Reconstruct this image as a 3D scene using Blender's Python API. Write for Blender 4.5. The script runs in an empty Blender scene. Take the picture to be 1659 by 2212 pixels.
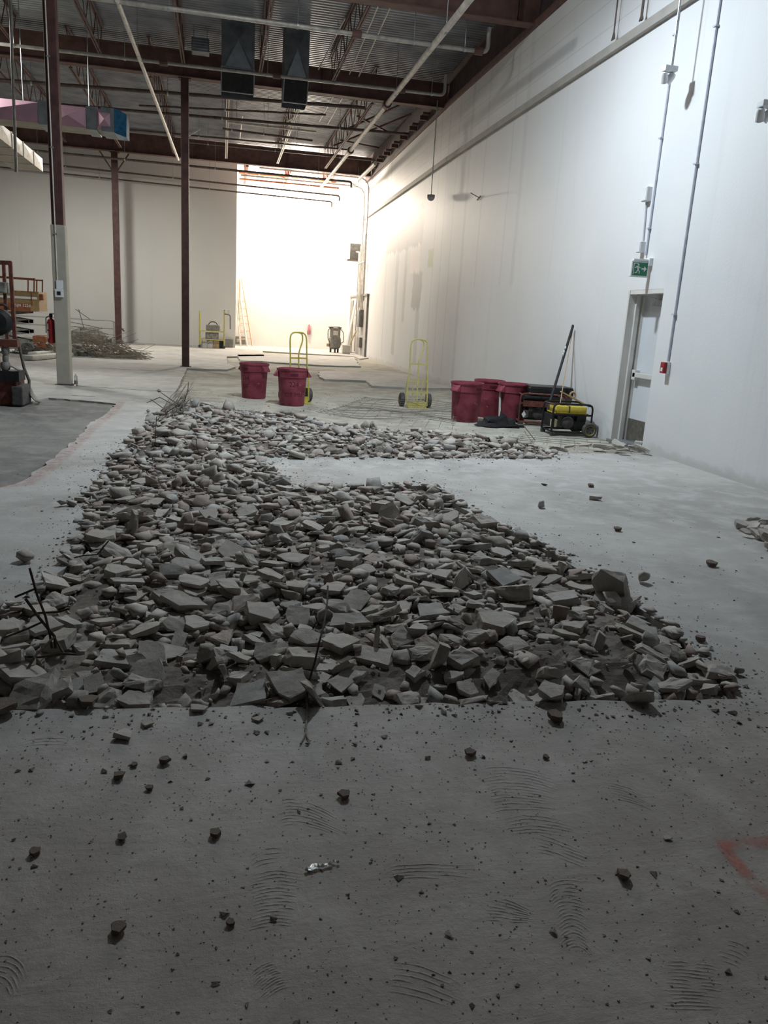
import bpy, bmesh, math, random
import numpy as np
from mathutils import Vector, Matrix, Quaternion, noise
from mathutils.geometry import tessellate_polygon
sc = bpy.context.scene
COL = sc.collection
rnd = random.Random(11)
PI = math.pi
# ------------------------------------------------------------------ camera
FPX = 1665.862; YAW, PITCH, ROLL = -0.215408, -0.243027, 0.0604624; H = 1.6
def _axes():
    M = Matrix.Rotation(YAW, 3, 'Z') @ Matrix.Rotation(PITCH, 3, 'X')
    r, f, u = M @ Vector((1, 0, 0)), M @ Vector((0, 1, 0)), M @ Vector((0, 0, 1))
    c, s = math.cos(ROLL), math.sin(ROLL)
    return c*r + s*u, f, c*u - s*r
AR, AF, AU = _axes()
C0 = Vector((0, 0, H))
cam = bpy.data.cameras.new('camera'); camo = bpy.data.objects.new('camera', cam); COL.objects.link(camo)
camo.matrix_world = Matrix(((AR.x, AU.x, -AF.x, 0), (AR.y, AU.y, -AF.y, 0), (AR.z, AU.z, -AF.z, H), (0, 0, 0, 1)))
cam.sensor_fit = 'HORIZONTAL'; cam.sensor_width = 36; cam.lens = FPX/1659*36
cam.clip_start = .05; cam.clip_end = 200
sc.camera = camo
# measured directions: where a sighted point lies on the floor, on the right wall or on a plane of depth
def ray(x, y): return AF + AR*((x-829.5)/FPX) - AU*((y-1106)/FPX)
def fl(x, y, z=0.): d = ray(x, y); return C0 + d*((z-H)/d.z)
def wx(x, y, X=6.04): d = ray(x, y); return C0 + d*(X/d.x)
def wy(x, y, Y): d = ray(x, y); return C0 + d*(Y/d.y)
# ------------------------------------------------------------------ materials
def nd(nt, t, **k):
    n = nt.nodes.new(t)
    for a, b in k.items(): setattr(n, a, b)
    return n
def mat(name, col, rough=.7, metal=0., var=.12, scale=8., bump=.0, bscale=40., col2=None, spec=.4, coord='Object', alpha=None, emit=None, trans=0.):
    m = bpy.data.materials.new(name); m.use_nodes = True; nt = m.node_tree; L = nt.links
    b = nt.nodes['Principled BSDF']
    b.inputs['Roughness'].default_value = rough; b.inputs['Metallic'].default_value = metal
    b.inputs['Specular IOR Level'].default_value = spec
    tc = nd(nt, 'ShaderNodeTexCoord'); n = nd(nt, 'ShaderNodeTexNoise'); n.inputs['Scale'].default_value = scale; n.inputs['Detail'].default_value = 6
    L.new(tc.outputs[coord], n.inputs['Vector'])
    r = nd(nt, 'ShaderNodeMix', data_type='RGBA')
    c1 = tuple(max(0, c*(1-var)) for c in col[:3])+(1,)
    c2 = (tuple(col2)+(1,)) if col2 else tuple(min(1, c*(1+var)) for c in col[:3])+(1,)
    r.inputs[6].default_value = c1; r.inputs[7].default_value = c2
    mr = nd(nt, 'ShaderNodeMapRange'); mr.inputs[1].default_value = .3; mr.inputs[2].default_value = .7
    L.new(n.outputs['Fac'], mr.inputs[0]); L.new(mr.outputs[0], r.inputs[0]); L.new(r.outputs[2], b.inputs['Base Color'])
    if bump:
        n2 = nd(nt, 'ShaderNodeTexNoise'); n2.inputs['Scale'].default_value = bscale; n2.inputs['Detail'].default_value = 8
        L.new(tc.outputs[coord], n2.inputs['Vector'])
        bp = nd(nt, 'ShaderNodeBump'); bp.inputs['Strength'].default_value = bump; bp.inputs['Distance'].default_value = .02
        L.new(n2.outputs['Fac'], bp.inputs['Height']); L.new(bp.outputs[0], b.inputs['Normal'])
    if emit: b.inputs['Emission Color'].default_value = tuple(emit[:3])+(1,); b.inputs['Emission Strength'].default_value = emit[3]
    if trans: b.inputs['Transmission Weight'].default_value = trans
    return m
def mathn(nt, op, a, b=None, c=None):
    n = nd(nt, 'ShaderNodeMath', operation=op)
    for i, v in enumerate((a, b, c)):
        if v is None: continue
        if isinstance(v, (int, float)): n.inputs[i].default_value = v
        else: nt.links.new(v, n.inputs[i])
    return n.outputs[0]
def mixc(nt, fac, a, b):
    n = nd(nt, 'ShaderNodeMix', data_type='RGBA')
    for i, v in ((0, fac), (6, a), (7, b)):
        if isinstance(v, (int, float)): n.inputs[i].default_value = v
        elif isinstance(v, tuple): n.inputs[i].default_value = v if len(v) == 4 else v+(1,)
        else: nt.links.new(v, n.inputs[i])
    return n.outputs[2]
def noisen(nt, vec, scale, detail=5, rough=.5, dist=0.):
    n = nd(nt, 'ShaderNodeTexNoise'); n.inputs['Scale'].default_value = scale; n.inputs['Detail'].default_value = detail
    n.inputs['Roughness'].default_value = rough; n.inputs['Distortion'].default_value = dist
    nt.links.new(vec, n.inputs['Vector']); return n.outputs['Fac']
def ramp(nt, v, a, b, lo=0., hi=1.):
    n = nd(nt, 'ShaderNodeMapRange', interpolation_type='SMOOTHSTEP'); nt.links.new(v, n.inputs[0])
    for i, q in ((1, a), (2, b), (3, lo), (4, hi)): n.inputs[i].default_value = q
    return n.outputs[0]
def scalev(nt, vec, s):
    n = nd(nt, 'ShaderNodeMapping'); n.inputs['Scale'].default_value = s; nt.links.new(vec, n.inputs['Vector']); return n.outputs[0]

def concrete(name, base, dark, light, speck=.5, rough=.75, bump=.5, front=False):
    m = bpy.data.materials.new(name); m.use_nodes = True; nt = m.node_tree; b = nt.nodes['Principled BSDF']
    g = nd(nt, 'ShaderNodeNewGeometry').outputs['Position']
    big = noisen(nt, g, .55, 6, .6, .6); mid = noisen(nt, g, 3.2, 8, .65, .3); fine = noisen(nt, g, 38, 6, .7); tiny = noisen(nt, g, 210, 3, .7)
    streak = noisen(nt, scalev(nt, g, (.9, 4.5, 1)), 1.6, 7, .65, .4)
    c = mixc(nt, ramp(nt, big, .36, .66), dark, base)
    c = mixc(nt, mathn(nt, 'MULTIPLY', ramp(nt, mid, .42, .72), .65), c, light)
    c = mixc(nt, mathn(nt, 'MULTIPLY', ramp(nt, streak, .52, .75), .4), c, dark)
    c = mixc(nt, mathn(nt, 'MULTIPLY', ramp(nt, fine, .6, .78), .45), c, dark)
    # little pits and grit
    v = nd(nt, 'ShaderNodeTexVoronoi'); v.inputs['Scale'].default_value = 55; nt.links.new(g, v.inputs['Vector'])
    sp = mathn(nt, 'MULTIPLY', ramp(nt, v.outputs['Distance'], .16, .07), ramp(nt, noisen(nt, g, 9, 3), .52, .62))
    c = mixc(nt, mathn(nt, 'MULTIPLY', sp, speck), c, (.07, .062, .055))
    if front:   # brownish concrete nearest the viewer, darkened further to paint the lamp's falloff
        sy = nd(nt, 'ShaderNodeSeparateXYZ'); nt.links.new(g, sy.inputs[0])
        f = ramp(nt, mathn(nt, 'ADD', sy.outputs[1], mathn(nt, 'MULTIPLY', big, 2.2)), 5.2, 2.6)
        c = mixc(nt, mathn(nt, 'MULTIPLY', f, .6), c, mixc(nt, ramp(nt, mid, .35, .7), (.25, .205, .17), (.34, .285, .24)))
    nt.links.new(c, b.inputs['Base Color'])
    b.inputs['Roughness'].default_value = rough; b.inputs['Specular IOR Level'].default_value = .35
    h = mathn(nt, 'ADD', mathn(nt, 'MULTIPLY', mid, 1.4), mathn(nt, 'ADD', mathn(nt, 'MULTIPLY', fine, .45), mathn(nt, 'MULTIPLY', tiny, .12)))
    h = mathn(nt, 'SUBTRACT', h, mathn(nt, 'MULTIPLY', sp, .3))
    h = mathn(nt, 'ADD', h, mathn(nt, 'MULTIPLY', streak, .8))
    bp = nd(nt, 'ShaderNodeBump'); bp.inputs['Strength'].default_value = bump; bp.inputs['Distance'].default_value = .012
    nt.links.new(h, bp.inputs['Height']); nt.links.new(bp.outputs[0], b.inputs['Normal'])
    return m
M = {}
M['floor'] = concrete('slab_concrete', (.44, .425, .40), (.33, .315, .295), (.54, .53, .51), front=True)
M['dust'] = concrete('dusty_base', (.42, .40, .34), (.27, .25, .21), (.53, .51, .45), .3, .9, .8)
M['rough'] = concrete('ground_patch', (.25, .24, .22), (.17, .16, .15), (.33, .32, .30), .5, .9, 1.)
M['gravel'] = concrete('crushed_gravel', (.24, .205, .175), (.12, .10, .085), (.36, .325, .29), .3, .95, 1.)
def stone_mat():
    m = bpy.data.materials.new('broken_concrete'); m.use_nodes = True; nt = m.node_tree; b = nt.nodes['Principled BSDF']
    geo = nd(nt, 'ShaderNodeNewGeometry'); g = geo.outputs['Position']; r = geo.outputs['Random Per Island']
    n1 = noisen(nt, g, 14, 8, .65); n2 = noisen(nt, g, 90, 6, .7)
    r2 = mathn(nt, 'FRACT', mathn(nt, 'MULTIPLY', r, 17.3))
    c = mixc(nt, r, (.31, .275, .24), (.51, .475, .43))
    c = mixc(nt, mathn(nt, 'MULTIPLY', ramp(nt, r2, .72, .8), .7), c, (.33, .245, .21))
    c = mixc(nt, mathn(nt, 'MULTIPLY', ramp(nt, r2, .26, .2), .6), c, (.30, .30, .29))
    c = mixc(nt, mathn(nt, 'MULTIPLY', ramp(nt, n1, .42, .7), .5), c, (.57, .535, .485))
    c = mixc(nt, mathn(nt, 'MULTIPLY', ramp(nt, n2, .55, .72), .4), c, (.20, .18, .16))
    nt.links.new(c, b.inputs['Base Color']); b.inputs['Roughness'].default_value = .9; b.inputs['Specular IOR Level'].default_value = .2
    bp = nd(nt, 'ShaderNodeBump'); bp.inputs['Strength'].default_value = .7; bp.inputs['Distance'].default_value = .006
    nt.links.new(mathn(nt, 'ADD', mathn(nt, 'MULTIPLY', n1, 1.2), mathn(nt, 'MULTIPLY', n2, .6)), bp.inputs['Height'])
    nt.links.new(bp.outputs[0], b.inputs['Normal'])
    return m
M['stone'] = stone_mat()
def wall_mat(name, base, stripes=True):
    m = bpy.data.materials.new(name); m.use_nodes = True; nt = m.node_tree; b = nt.nodes['Principled BSDF']
    g = nd(nt, 'ShaderNodeNewGeometry').outputs['Position']
    sx = nd(nt, 'ShaderNodeSeparateXYZ'); nt.links.new(g, sx.inputs[0]); X, Y, Z = sx.outputs
    dk = tuple(c*.86 for c in base)
    big = noisen(nt, g, .5, 5); c = mixc(nt, ramp(nt, big, .35, .7), base, tuple(c_*.95 for c_ in base))
    vs = noisen(nt, scalev(nt, g, (1.6, 1.6, .05)), 1.5, 6, .75)
    c = mixc(nt, mathn(nt, 'MULTIPLY', ramp(nt, vs, .54, .72), .45), c, dk)
    if stripes:
        wob = mathn(nt, 'MULTIPLY', mathn(nt, 'SUBTRACT', noisen(nt, g, 2.2, 6, .6), .5), .65)
        def box(y0, y1, z0, z1, s=.04, w=1.):
            yy = mathn(nt, 'ADD', Y, mathn(nt, 'MULTIPLY', wob, w)); zz = mathn(nt, 'ADD', Z, mathn(nt, 'MULTIPLY', wob, w))
            a = mathn(nt, 'MULTIPLY', ramp(nt, yy, y0-s, y0+s), ramp(nt, yy, y1+s, y1-s))
            d = mathn(nt, 'MULTIPLY', ramp(nt, zz, z0-s, z0+s), ramp(nt, zz, z1+s, z1-s))
            return mathn(nt, 'MULTIPLY', a, d)
        gy = tuple(c_*.60 for c_ in base)
        # worn and patched paint of the far half: grey scraped field, bare strips, grey and green filler
        c = mixc(nt, mathn(nt, 'MULTIPLY', box(24.6, 30.5, 4.0, 5.15), .85), c, gy)
        c = mixc(nt, mathn(nt, 'MULTIPLY', box(24.3, 25.6, 2.0, 3.15), .85), c, gy)
        c = mixc(nt, mathn(nt, 'MULTIPLY', box(24.35, 24.85, .3, 2.4, .04, .3), .5), c, gy)
        c = mixc(nt, mathn(nt, 'MULTIPLY', box(28.0, 28.5, .4, 4.3, .04, .4), .55), c, gy)
        c = mixc(nt, mathn(nt, 'MULTIPLY', box(26.6, 27.0, 1.6, 4.3, .04, .4), .55), c, gy)
        c = mixc(nt, mathn(nt, 'MULTIPLY', box(24.8, 26.2, 3.2, 3.95, .03, .8), .9), c, (.86, .80, .76))
        c = mixc(nt, mathn(nt, 'MULTIPLY', box(25.3, 26.1, 4.75, 5.1, .03, .6), .9), c, (.86, .80, .74))
        c = mixc(nt, mathn(nt, 'MULTIPLY', box(23.05, 23.65, 3.22, 3.72, .03, .3), .9), c, (.45, .50, .31))
        for y0, w, k in ((22.1, .1, .35), (21.2, .06, .4), (20.0, .22, .3), (18.8, .07, .35), (17.0, .06, .3), (16.2, .2, .2), (30.3, .2, .3), (23.0, .08, .4), (14.3, .05, .12)):
            c = mixc(nt, mathn(nt, 'MULTIPLY', box(y0, y0+w, .2 if y0 > 19 else 2.5, 7.4, .05, .25), k), c, gy)
        # block courses above the ledge
        for z in (6.35, 6.75, 7.12):
            c = mixc(nt, mathn(nt, 'MULTIPLY', box(-5, 42, z, z+.018, .008, 0), .45), c, gy)
        c = mixc(nt, mathn(nt, 'MULTIPLY', ramp(nt, mathn(nt, 'ADD', Z, mathn(nt, 'MULTIPLY', noisen(nt, g, 4, 6), .35)), .30, .2), .3), c, (.42, .39, .34))
    nt.links.new(c, b.inputs['Base Color']); b.inputs['Roughness'].default_value = .55; b.inputs['Specular IOR Level'].default_value = .35
    bp = nd(nt, 'ShaderNodeBump'); bp.inputs['Strength'].default_value = .12; bp.inputs['Distance'].default_value = .01
    nt.links.new(noisen(nt, g, 30, 6), bp.inputs['Height']); nt.links.new(bp.outputs[0], b.inputs['Normal'])
    return m
M['wall'] = wall_mat('painted_wall', (.74, .745, .75))
M['wall2'] = wall_mat('painted_wall_plain', (.70, .69, .66), False)
S = mat
M['maroon'] = S('maroon_primer', (.078, .034, .032), .6, 0, .3, 6, .15)
M['brown'] = S('red_oxide_steel', (.13, .07, .06), .7, 0, .3, 5, .15)
M['deck'] = S('galvanised_deck', (.24, .25, .275), .45, .4, .3, 2, .1)
M['pipe'] = S('grey_steel_pipe', (.42, .40, .37), .5, .3, .25, 9)
M['darkpipe'] = S('dark_steel_pipe', (.13, .10, .09), .6, .2, .3, 9)
M['palepipe'] = S('pale_and_lit_steel', (.62, .58, .53), .6, .0, .2, 7)
M['galv'] = S('galvanised_sheet', (.42, .45, .47), .42, .7, .25, 5, .05)
M['dgalv'] = S('dull_galvanised_sheet', (.20, .22, .235), .42, .6, .25, 5, .05)
M['pink'] = S('pinklit_duct_sheet', (.38, .22, .28), .45, .3, .12, 3)  # galvanised sheet, the pinkish light on its front put into the colour
M['olive'] = S('duct_underside', (.30, .28, .23), .6, .2, .15, 4)
M['blue'] = S('blue_film', (.03, .13, .25), .25, .3, .4, 9)
M['black'] = S('black_plastic', (.02, .02, .021), .6, 0, .3, 10, spec=.2)
M['rubber'] = S('dusty_rubber', (.07, .068, .065), .85, 0, .4, 14)
M['beige'] = S('beige_sleeve', (.40, .37, .31), .6, 0, .1, 4, .1)
M['greybeige'] = S('grey_beige_paint', (.66, .64, .60), .55, 0, .06, 4)
M['red'] = S('red_can_plastic', (.22, .022, .05), .55, 0, .3, 5, .1, 20, (.31, .065, .09))
M['redd'] = S('stencil_dark_red', (.09, .012, .02), .6, 0, .2, 20)
M['scuff'] = S('scuffed_red', (.40, .17, .18), .7, 0, .2, 20)
M['yellow'] = S('yellow_frame_paint', (.46, .40, .07), .5, 0, .2, 12)
M['paleyellow'] = S('pale_yellow_paint', (.52, .46, .17), .55, 0, .15, 12)
M['tank'] = S('yellow_tank', (.62, .49, .06), .4, 0, .2, 10, .05, 30)
M['cream'] = S('cream_plastic', (.62, .56, .33), .6, 0, .2, 12)
M['rust'] = S('rusty_red_steel', (.13, .04, .028), .75, 0, .45, 12, .3, 40)
M['orange'] = S('orange_paint', (.25, .08, .03), .6, 0, .2, 10)
M['lifttan'] = S('tan_platform', (.30, .20, .09), .6, 0, .2, 10)
M['white'] = S('white_plastic', (.72, .73, .74), .45, 0, .04, 5)
M['doorp'] = S('white_door_paint', (.66, .68, .71), .45, 0, .04, 3)
M['kick'] = S('scuffed_kick_plate', (.22, .20, .17), .45, .6, .3, 12)
M['green'] = S('exit_green', (.02, .20, .10), .5, 0, .1, 6)
M['alarm'] = S('alarm_red', (.30, .015, .02), .45, 0, .1, 8)
M['extred'] = S('extinguisher_red', (.26, .02, .02), .35, 0, .15, 8)
M['wood'] = S('raw_wood', (.42, .30, .17), .7, 0, .25, 8, .1)
M['orangewood'] = S('orange_fibreglass', (.72, .46, .33), .6, 0, .15, 6)
M['wire'] = S('mesh_wire', (.20, .185, .15), .7, .3, .3, 20)
M['rebar'] = S('rusty_rebar', (.075, .055, .045), .8, .2, .4, 25, .3, 80)
M['tiewire'] = S('dusty_wire', (.21, .18, .14), .8, .2, .3, 20)
M['grey'] = S('dusty_grey_metal', (.23, .22, .20), .65, .2, .25, 7, .1)
M['tarp'] = S('grey_green_debris', (.20, .20, .175), .85, 0, .6, 9, .8, 14)
M['dustwhite'] = S('dusty_white', (.55, .53, .48), .8, 0, .15, 6, .2, 15)
M['panelgrey'] = S('grey_panel', (.40, .39, .38), .55, 0, .06, 3)
M['ledge'] = S('ledge_paint', (.36, .34, .31), .7, 0, .12, 3, .1)
M['clear'] = S('clear_bottle', (.75, .78, .78), .1, 0, .02, 3, trans=.85)
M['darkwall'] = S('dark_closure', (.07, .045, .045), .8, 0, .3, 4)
M['chrome'] = S('crumpled_foil', (.7, .7, .7), .2, 1., .1, 30, .8, 60)
M['branch'] = S('dry_branch', (.13, .11, .09), .9, 0, .3, 20)
M['cpaint'] = S('painted_conduit', (.50, .53, .60), .5, 0, .08, 9)
M['stonebrown'] = S('brown_stone', (.17, .115, .09), .9, 0, .35, 30, .6, 60, (.30, .25, .21))
M['lens'] = S('lamp_lens', (.35, .36, .38), .2, 0, .1, 8)
def paint_mat(k):
    m = bpy.data.materials.new('pink_marking_paint'); m.use_nodes = True; nt = m.node_tree; b = nt.nodes['Principled BSDF']
    g = nd(nt, 'ShaderNodeNewGeometry').outputs['Position']; uv = nd(nt, 'ShaderNodeTexCoord').outputs['UV']
    s = nd(nt, 'ShaderNodeSeparateXYZ'); nt.links.new(uv, s.inputs[0])
    e = mathn(nt, 'MULTIPLY', mathn(nt, 'SUBTRACT', 1., s.outputs[1]), s.outputs[1]); e = mathn(nt, 'MULTIPLY', e, 4.)
    a = mathn(nt, 'MULTIPLY', ramp(nt, e, .0, 1.), ramp(nt, noisen(nt, g, 14, 6, .7), .3, .72))
    b.inputs['Base Color'].default_value = (.62, .22, .17, 1); b.inputs['Roughness'].default_value = .9
    nt.links.new(mathn(nt, 'MULTIPLY', a, k), b.inputs['Alpha'])
    return m
M['paint'] = paint_mat(.3); M['paint2'] = paint_mat(.75)
# ------------------------------------------------------------------ mesh builder
def obj(name, me, parent=None):
    o = bpy.data.objects.new(name, me); COL.objects.link(o)
    if parent: o.parent = parent
    return o
def frame(d):
    d = d.normalized(); a = Vector((0, 0, 1)) if abs(d.z) < .9 else Vector((1, 0, 0))
    u = a.cross(d).normalized(); return u, d.cross(u)
class MB:
    def __init__(s): s.v = []; s.f = []; s.uv = None
    def add(s, vs, fs):
        k = len(s.v); s.v += [tuple(v) for v in vs]; s.f += [tuple(i+k for i in f) for f in fs]; return s
    def box(s, c, d, rot=None):
        c = Vector(c); R = rot or Matrix.Identity(3); vs = []
        for sx in (-.5, .5):
            for sy in (-.5, .5):
                for sz in (-.5, .5): vs.append(c + R @ Vector((sx*d[0], sy*d[1], sz*d[2])))
        return s.add(vs, [(0, 1, 3, 2), (4, 6, 7, 5), (0, 4, 5, 1), (2, 3, 7, 6), (0, 2, 6, 4), (1, 5, 7, 3)])
    def bb(s, a, b):
        a, b = Vector(a), Vector(b); return s.box((a+b)/2, b-a)
    def bar(s, a, b, w, h, up=(0, 0, 1)):
        a, b = Vector(a), Vector(b); d = (b-a).normalized(); up = Vector(up); r = d.cross(up)
        if r.length < 1e-4: r = d.cross(Vector((1, 0, 0)))
        r.normalize(); u = r.cross(d); R = Matrix((r, d, u)).transposed()
        return s.box((a+b)/2, (w, (b-a).length, h), R)
    def tube(s, pts, r, n=8, cap=True, r2=None):
        pts = [Vector(p) for p in pts]; m = len(pts); vs = []; fs = []
        u = None
        for i, p in enumerate(pts):
            d = (pts[min(i+1, m-1)] - pts[max(i-1, 0)])
            if d.length < 1e-9: d = Vector((0, 0, 1))
            d.normalize()
            if u is None: u, w = frame(d)
            else:
                u = (u - d*u.dot(d)); u.normalize(); w = d.cross(u)
            rr = r if r2 is None else r + (r2-r)*i/(m-1)
            if 0 < i < m-1:
                c = (pts[i+1]-p).normalized().dot((p-pts[i-1]).normalized()); rr = rr/max(.6, math.sqrt(max(.05, (1+c)/2)))
            for k in range(n):
                a = 2*PI*k/n; vs.append(p + (u*math.cos(a) + w*math.sin(a))*rr)
        for i in range(m-1):
            for k in range(n):
                fs.append((i*n+k, i*n+(k+1) % n, (i+1)*n+(k+1) % n, (i+1)*n+k))
        if cap: fs.append(tuple(range(n))[::-1]); fs.append(tuple((m-1)*n+k for k in range(n)))
        return s.add(vs, fs)
    def lathe(s, prof, c=(0, 0, 0), n=24, R=None, sy=1.):
        c = Vector(c); R = R or Matrix.Identity(3); vs = []; fs = []
        for r, z in prof:
            for k in range(n):
                a = 2*PI*k/n; vs.append(c + R @ Vector((r*math.cos(a), r*math.sin(a)*sy, z)))
        for i in range(len(prof)-1):
            for k in range(n): fs.append((i*n+k, i*n+(k+1) % n, (i+1)*n+(k+1) % n, (i+1)*n+k))
        if prof[0][0] > 1e-5: fs.append(tuple(range(n))[::-1])
        if prof[-1][0] > 1e-5: fs.append(tuple((len(prof)-1)*n+k for k in range(n)))
        return s.add(vs, fs)
    def prism(s, polys, h0, h1, axis='z'):
        """polys: outer ring and holes as 2D points, extruded from h0 to h1"""
        def P(p, h): return (p[0], p[1], h) if axis == 'z' else (h, p[0], p[1]) if axis == 'x' else (p[0], h, p[1])
        flat = [p for q in polys for p in q]; n = len(flat)
        tri = tessellate_polygon([[Vector((p[0], p[1], 0)) for p in q] for q in polys])
        vs = [P(p, h0) for p in flat] + [P(p, h1) for p in flat]
        fs = [tuple(t) for t in tri] + [tuple(i+n for i in t) for t in tri]
        k = 0
        for q in polys:
            for i in range(len(q)):
                a, b = k+i, k+(i+1) % len(q); fs.append((a, b, b+n, a+n))
            k += len(q)
        return s.add(vs, fs)
    def mesh(s, name, m, smooth=False, bevel=0, fix=True):
        me = bpy.data.meshes.new(name); me.from_pydata(s.v, [], s.f); me.materials.append(m)
        if fix or bevel:
            bm = bmesh.new(); bm.from_mesh(me)
            bmesh.ops.recalc_face_normals(bm, faces=bm.faces)
            if bevel:
                ed = [e for e in bm.edges if len(e.link_faces) == 2 and e.calc_face_angle(0) > .7]
                bmesh.ops.bevel(bm, geom=ed, offset=bevel, segments=2, affect='EDGES', profile=.6)
            bm.to_mesh(me); bm.free()
        if smooth:
            me.polygons.foreach_set('use_smooth', [True]*len(me.polygons))
            try: me.set_sharp_from_angle(angle=.7)
            except Exception: pass
        return me
    def build(s, name, m, parent=None, smooth=False, bevel=0, label=None, fix=True):
        o = obj(name, s.mesh(name, m, smooth, bevel, fix), parent)
        if label: o['label'] = label
        return o
def tag(o, label, cat, group=None, kind=None):
    o['label'] = label; o['category'] = cat
    if group: o['group'] = group
    if kind: o['kind'] = kind
    return o
def thing(name, loc, label, cat, group=None, rz=0., rot=None):
    o = bpy.data.objects.new(name, None); COL.objects.link(o); o.empty_display_size = .1
    o.location = loc; o.rotation_euler = rot or (0, 0, rz)
    return tag(o, label, cat, group)
def struct_(o): o['kind'] = 'structure'; return o
def copy_tree(o, parent=None):
    c = o.copy(); COL.objects.link(c)
    if parent: c.parent = parent
    for ch in list(o.children): copy_tree(ch, c)
    return c
def arc(c, r, a0, a1, n, f): return [f(c, r, a0+(a1-a0)*i/n) for i in range(n+1)]
def round_path(pts, r, n=4):
    pts = [Vector(p) for p in pts]; out = [pts[0]]
    for i in range(1, len(pts)-1):
        a, p, b = pts[i-1], pts[i], pts[i+1]
        da, db = (a-p), (b-p); rr = min(r, da.length*.45, db.length*.45)
        A, B = p+da.normalized()*rr, p+db.normalized()*rr
        for k in range(n+1):
            t = k/n; out.append(A*(1-t)**2 + p*2*t*(1-t) + B*t*t)
    return out+[pts[-1]]
def text_part(name, body, size, m, parent, matx, depth=.001, wrap=None, label=None):
    cu = bpy.data.curves.new(name, 'FONT'); cu.body = body; cu.size = size; cu.extrude = depth; cu.align_x = 'CENTER'; cu.align_y = 'CENTER'
    t = bpy.data.objects.new(name+'_tmp', cu); COL.objects.link(t)
    me = bpy.data.meshes.new_from_object(t.evaluated_get(bpy.context.evaluated_depsgraph_get())); bpy.data.objects.remove(t); me.name = name
    if wrap:
        bm = bmesh.new(); bm.from_mesh(me); bmesh.ops.subdivide_edges(bm, edges=[e for e in bm.edges if e.calc_length() > .03], cuts=2); bm.to_mesh(me); bm.free()
        for v in me.vertices: v.co = wrap(v.co)
    else: me.transform(matx)
    me.materials.clear(); me.materials.append(m)
    o = obj(name, me, parent)
    if label: o['label'] = label
    return o
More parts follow.
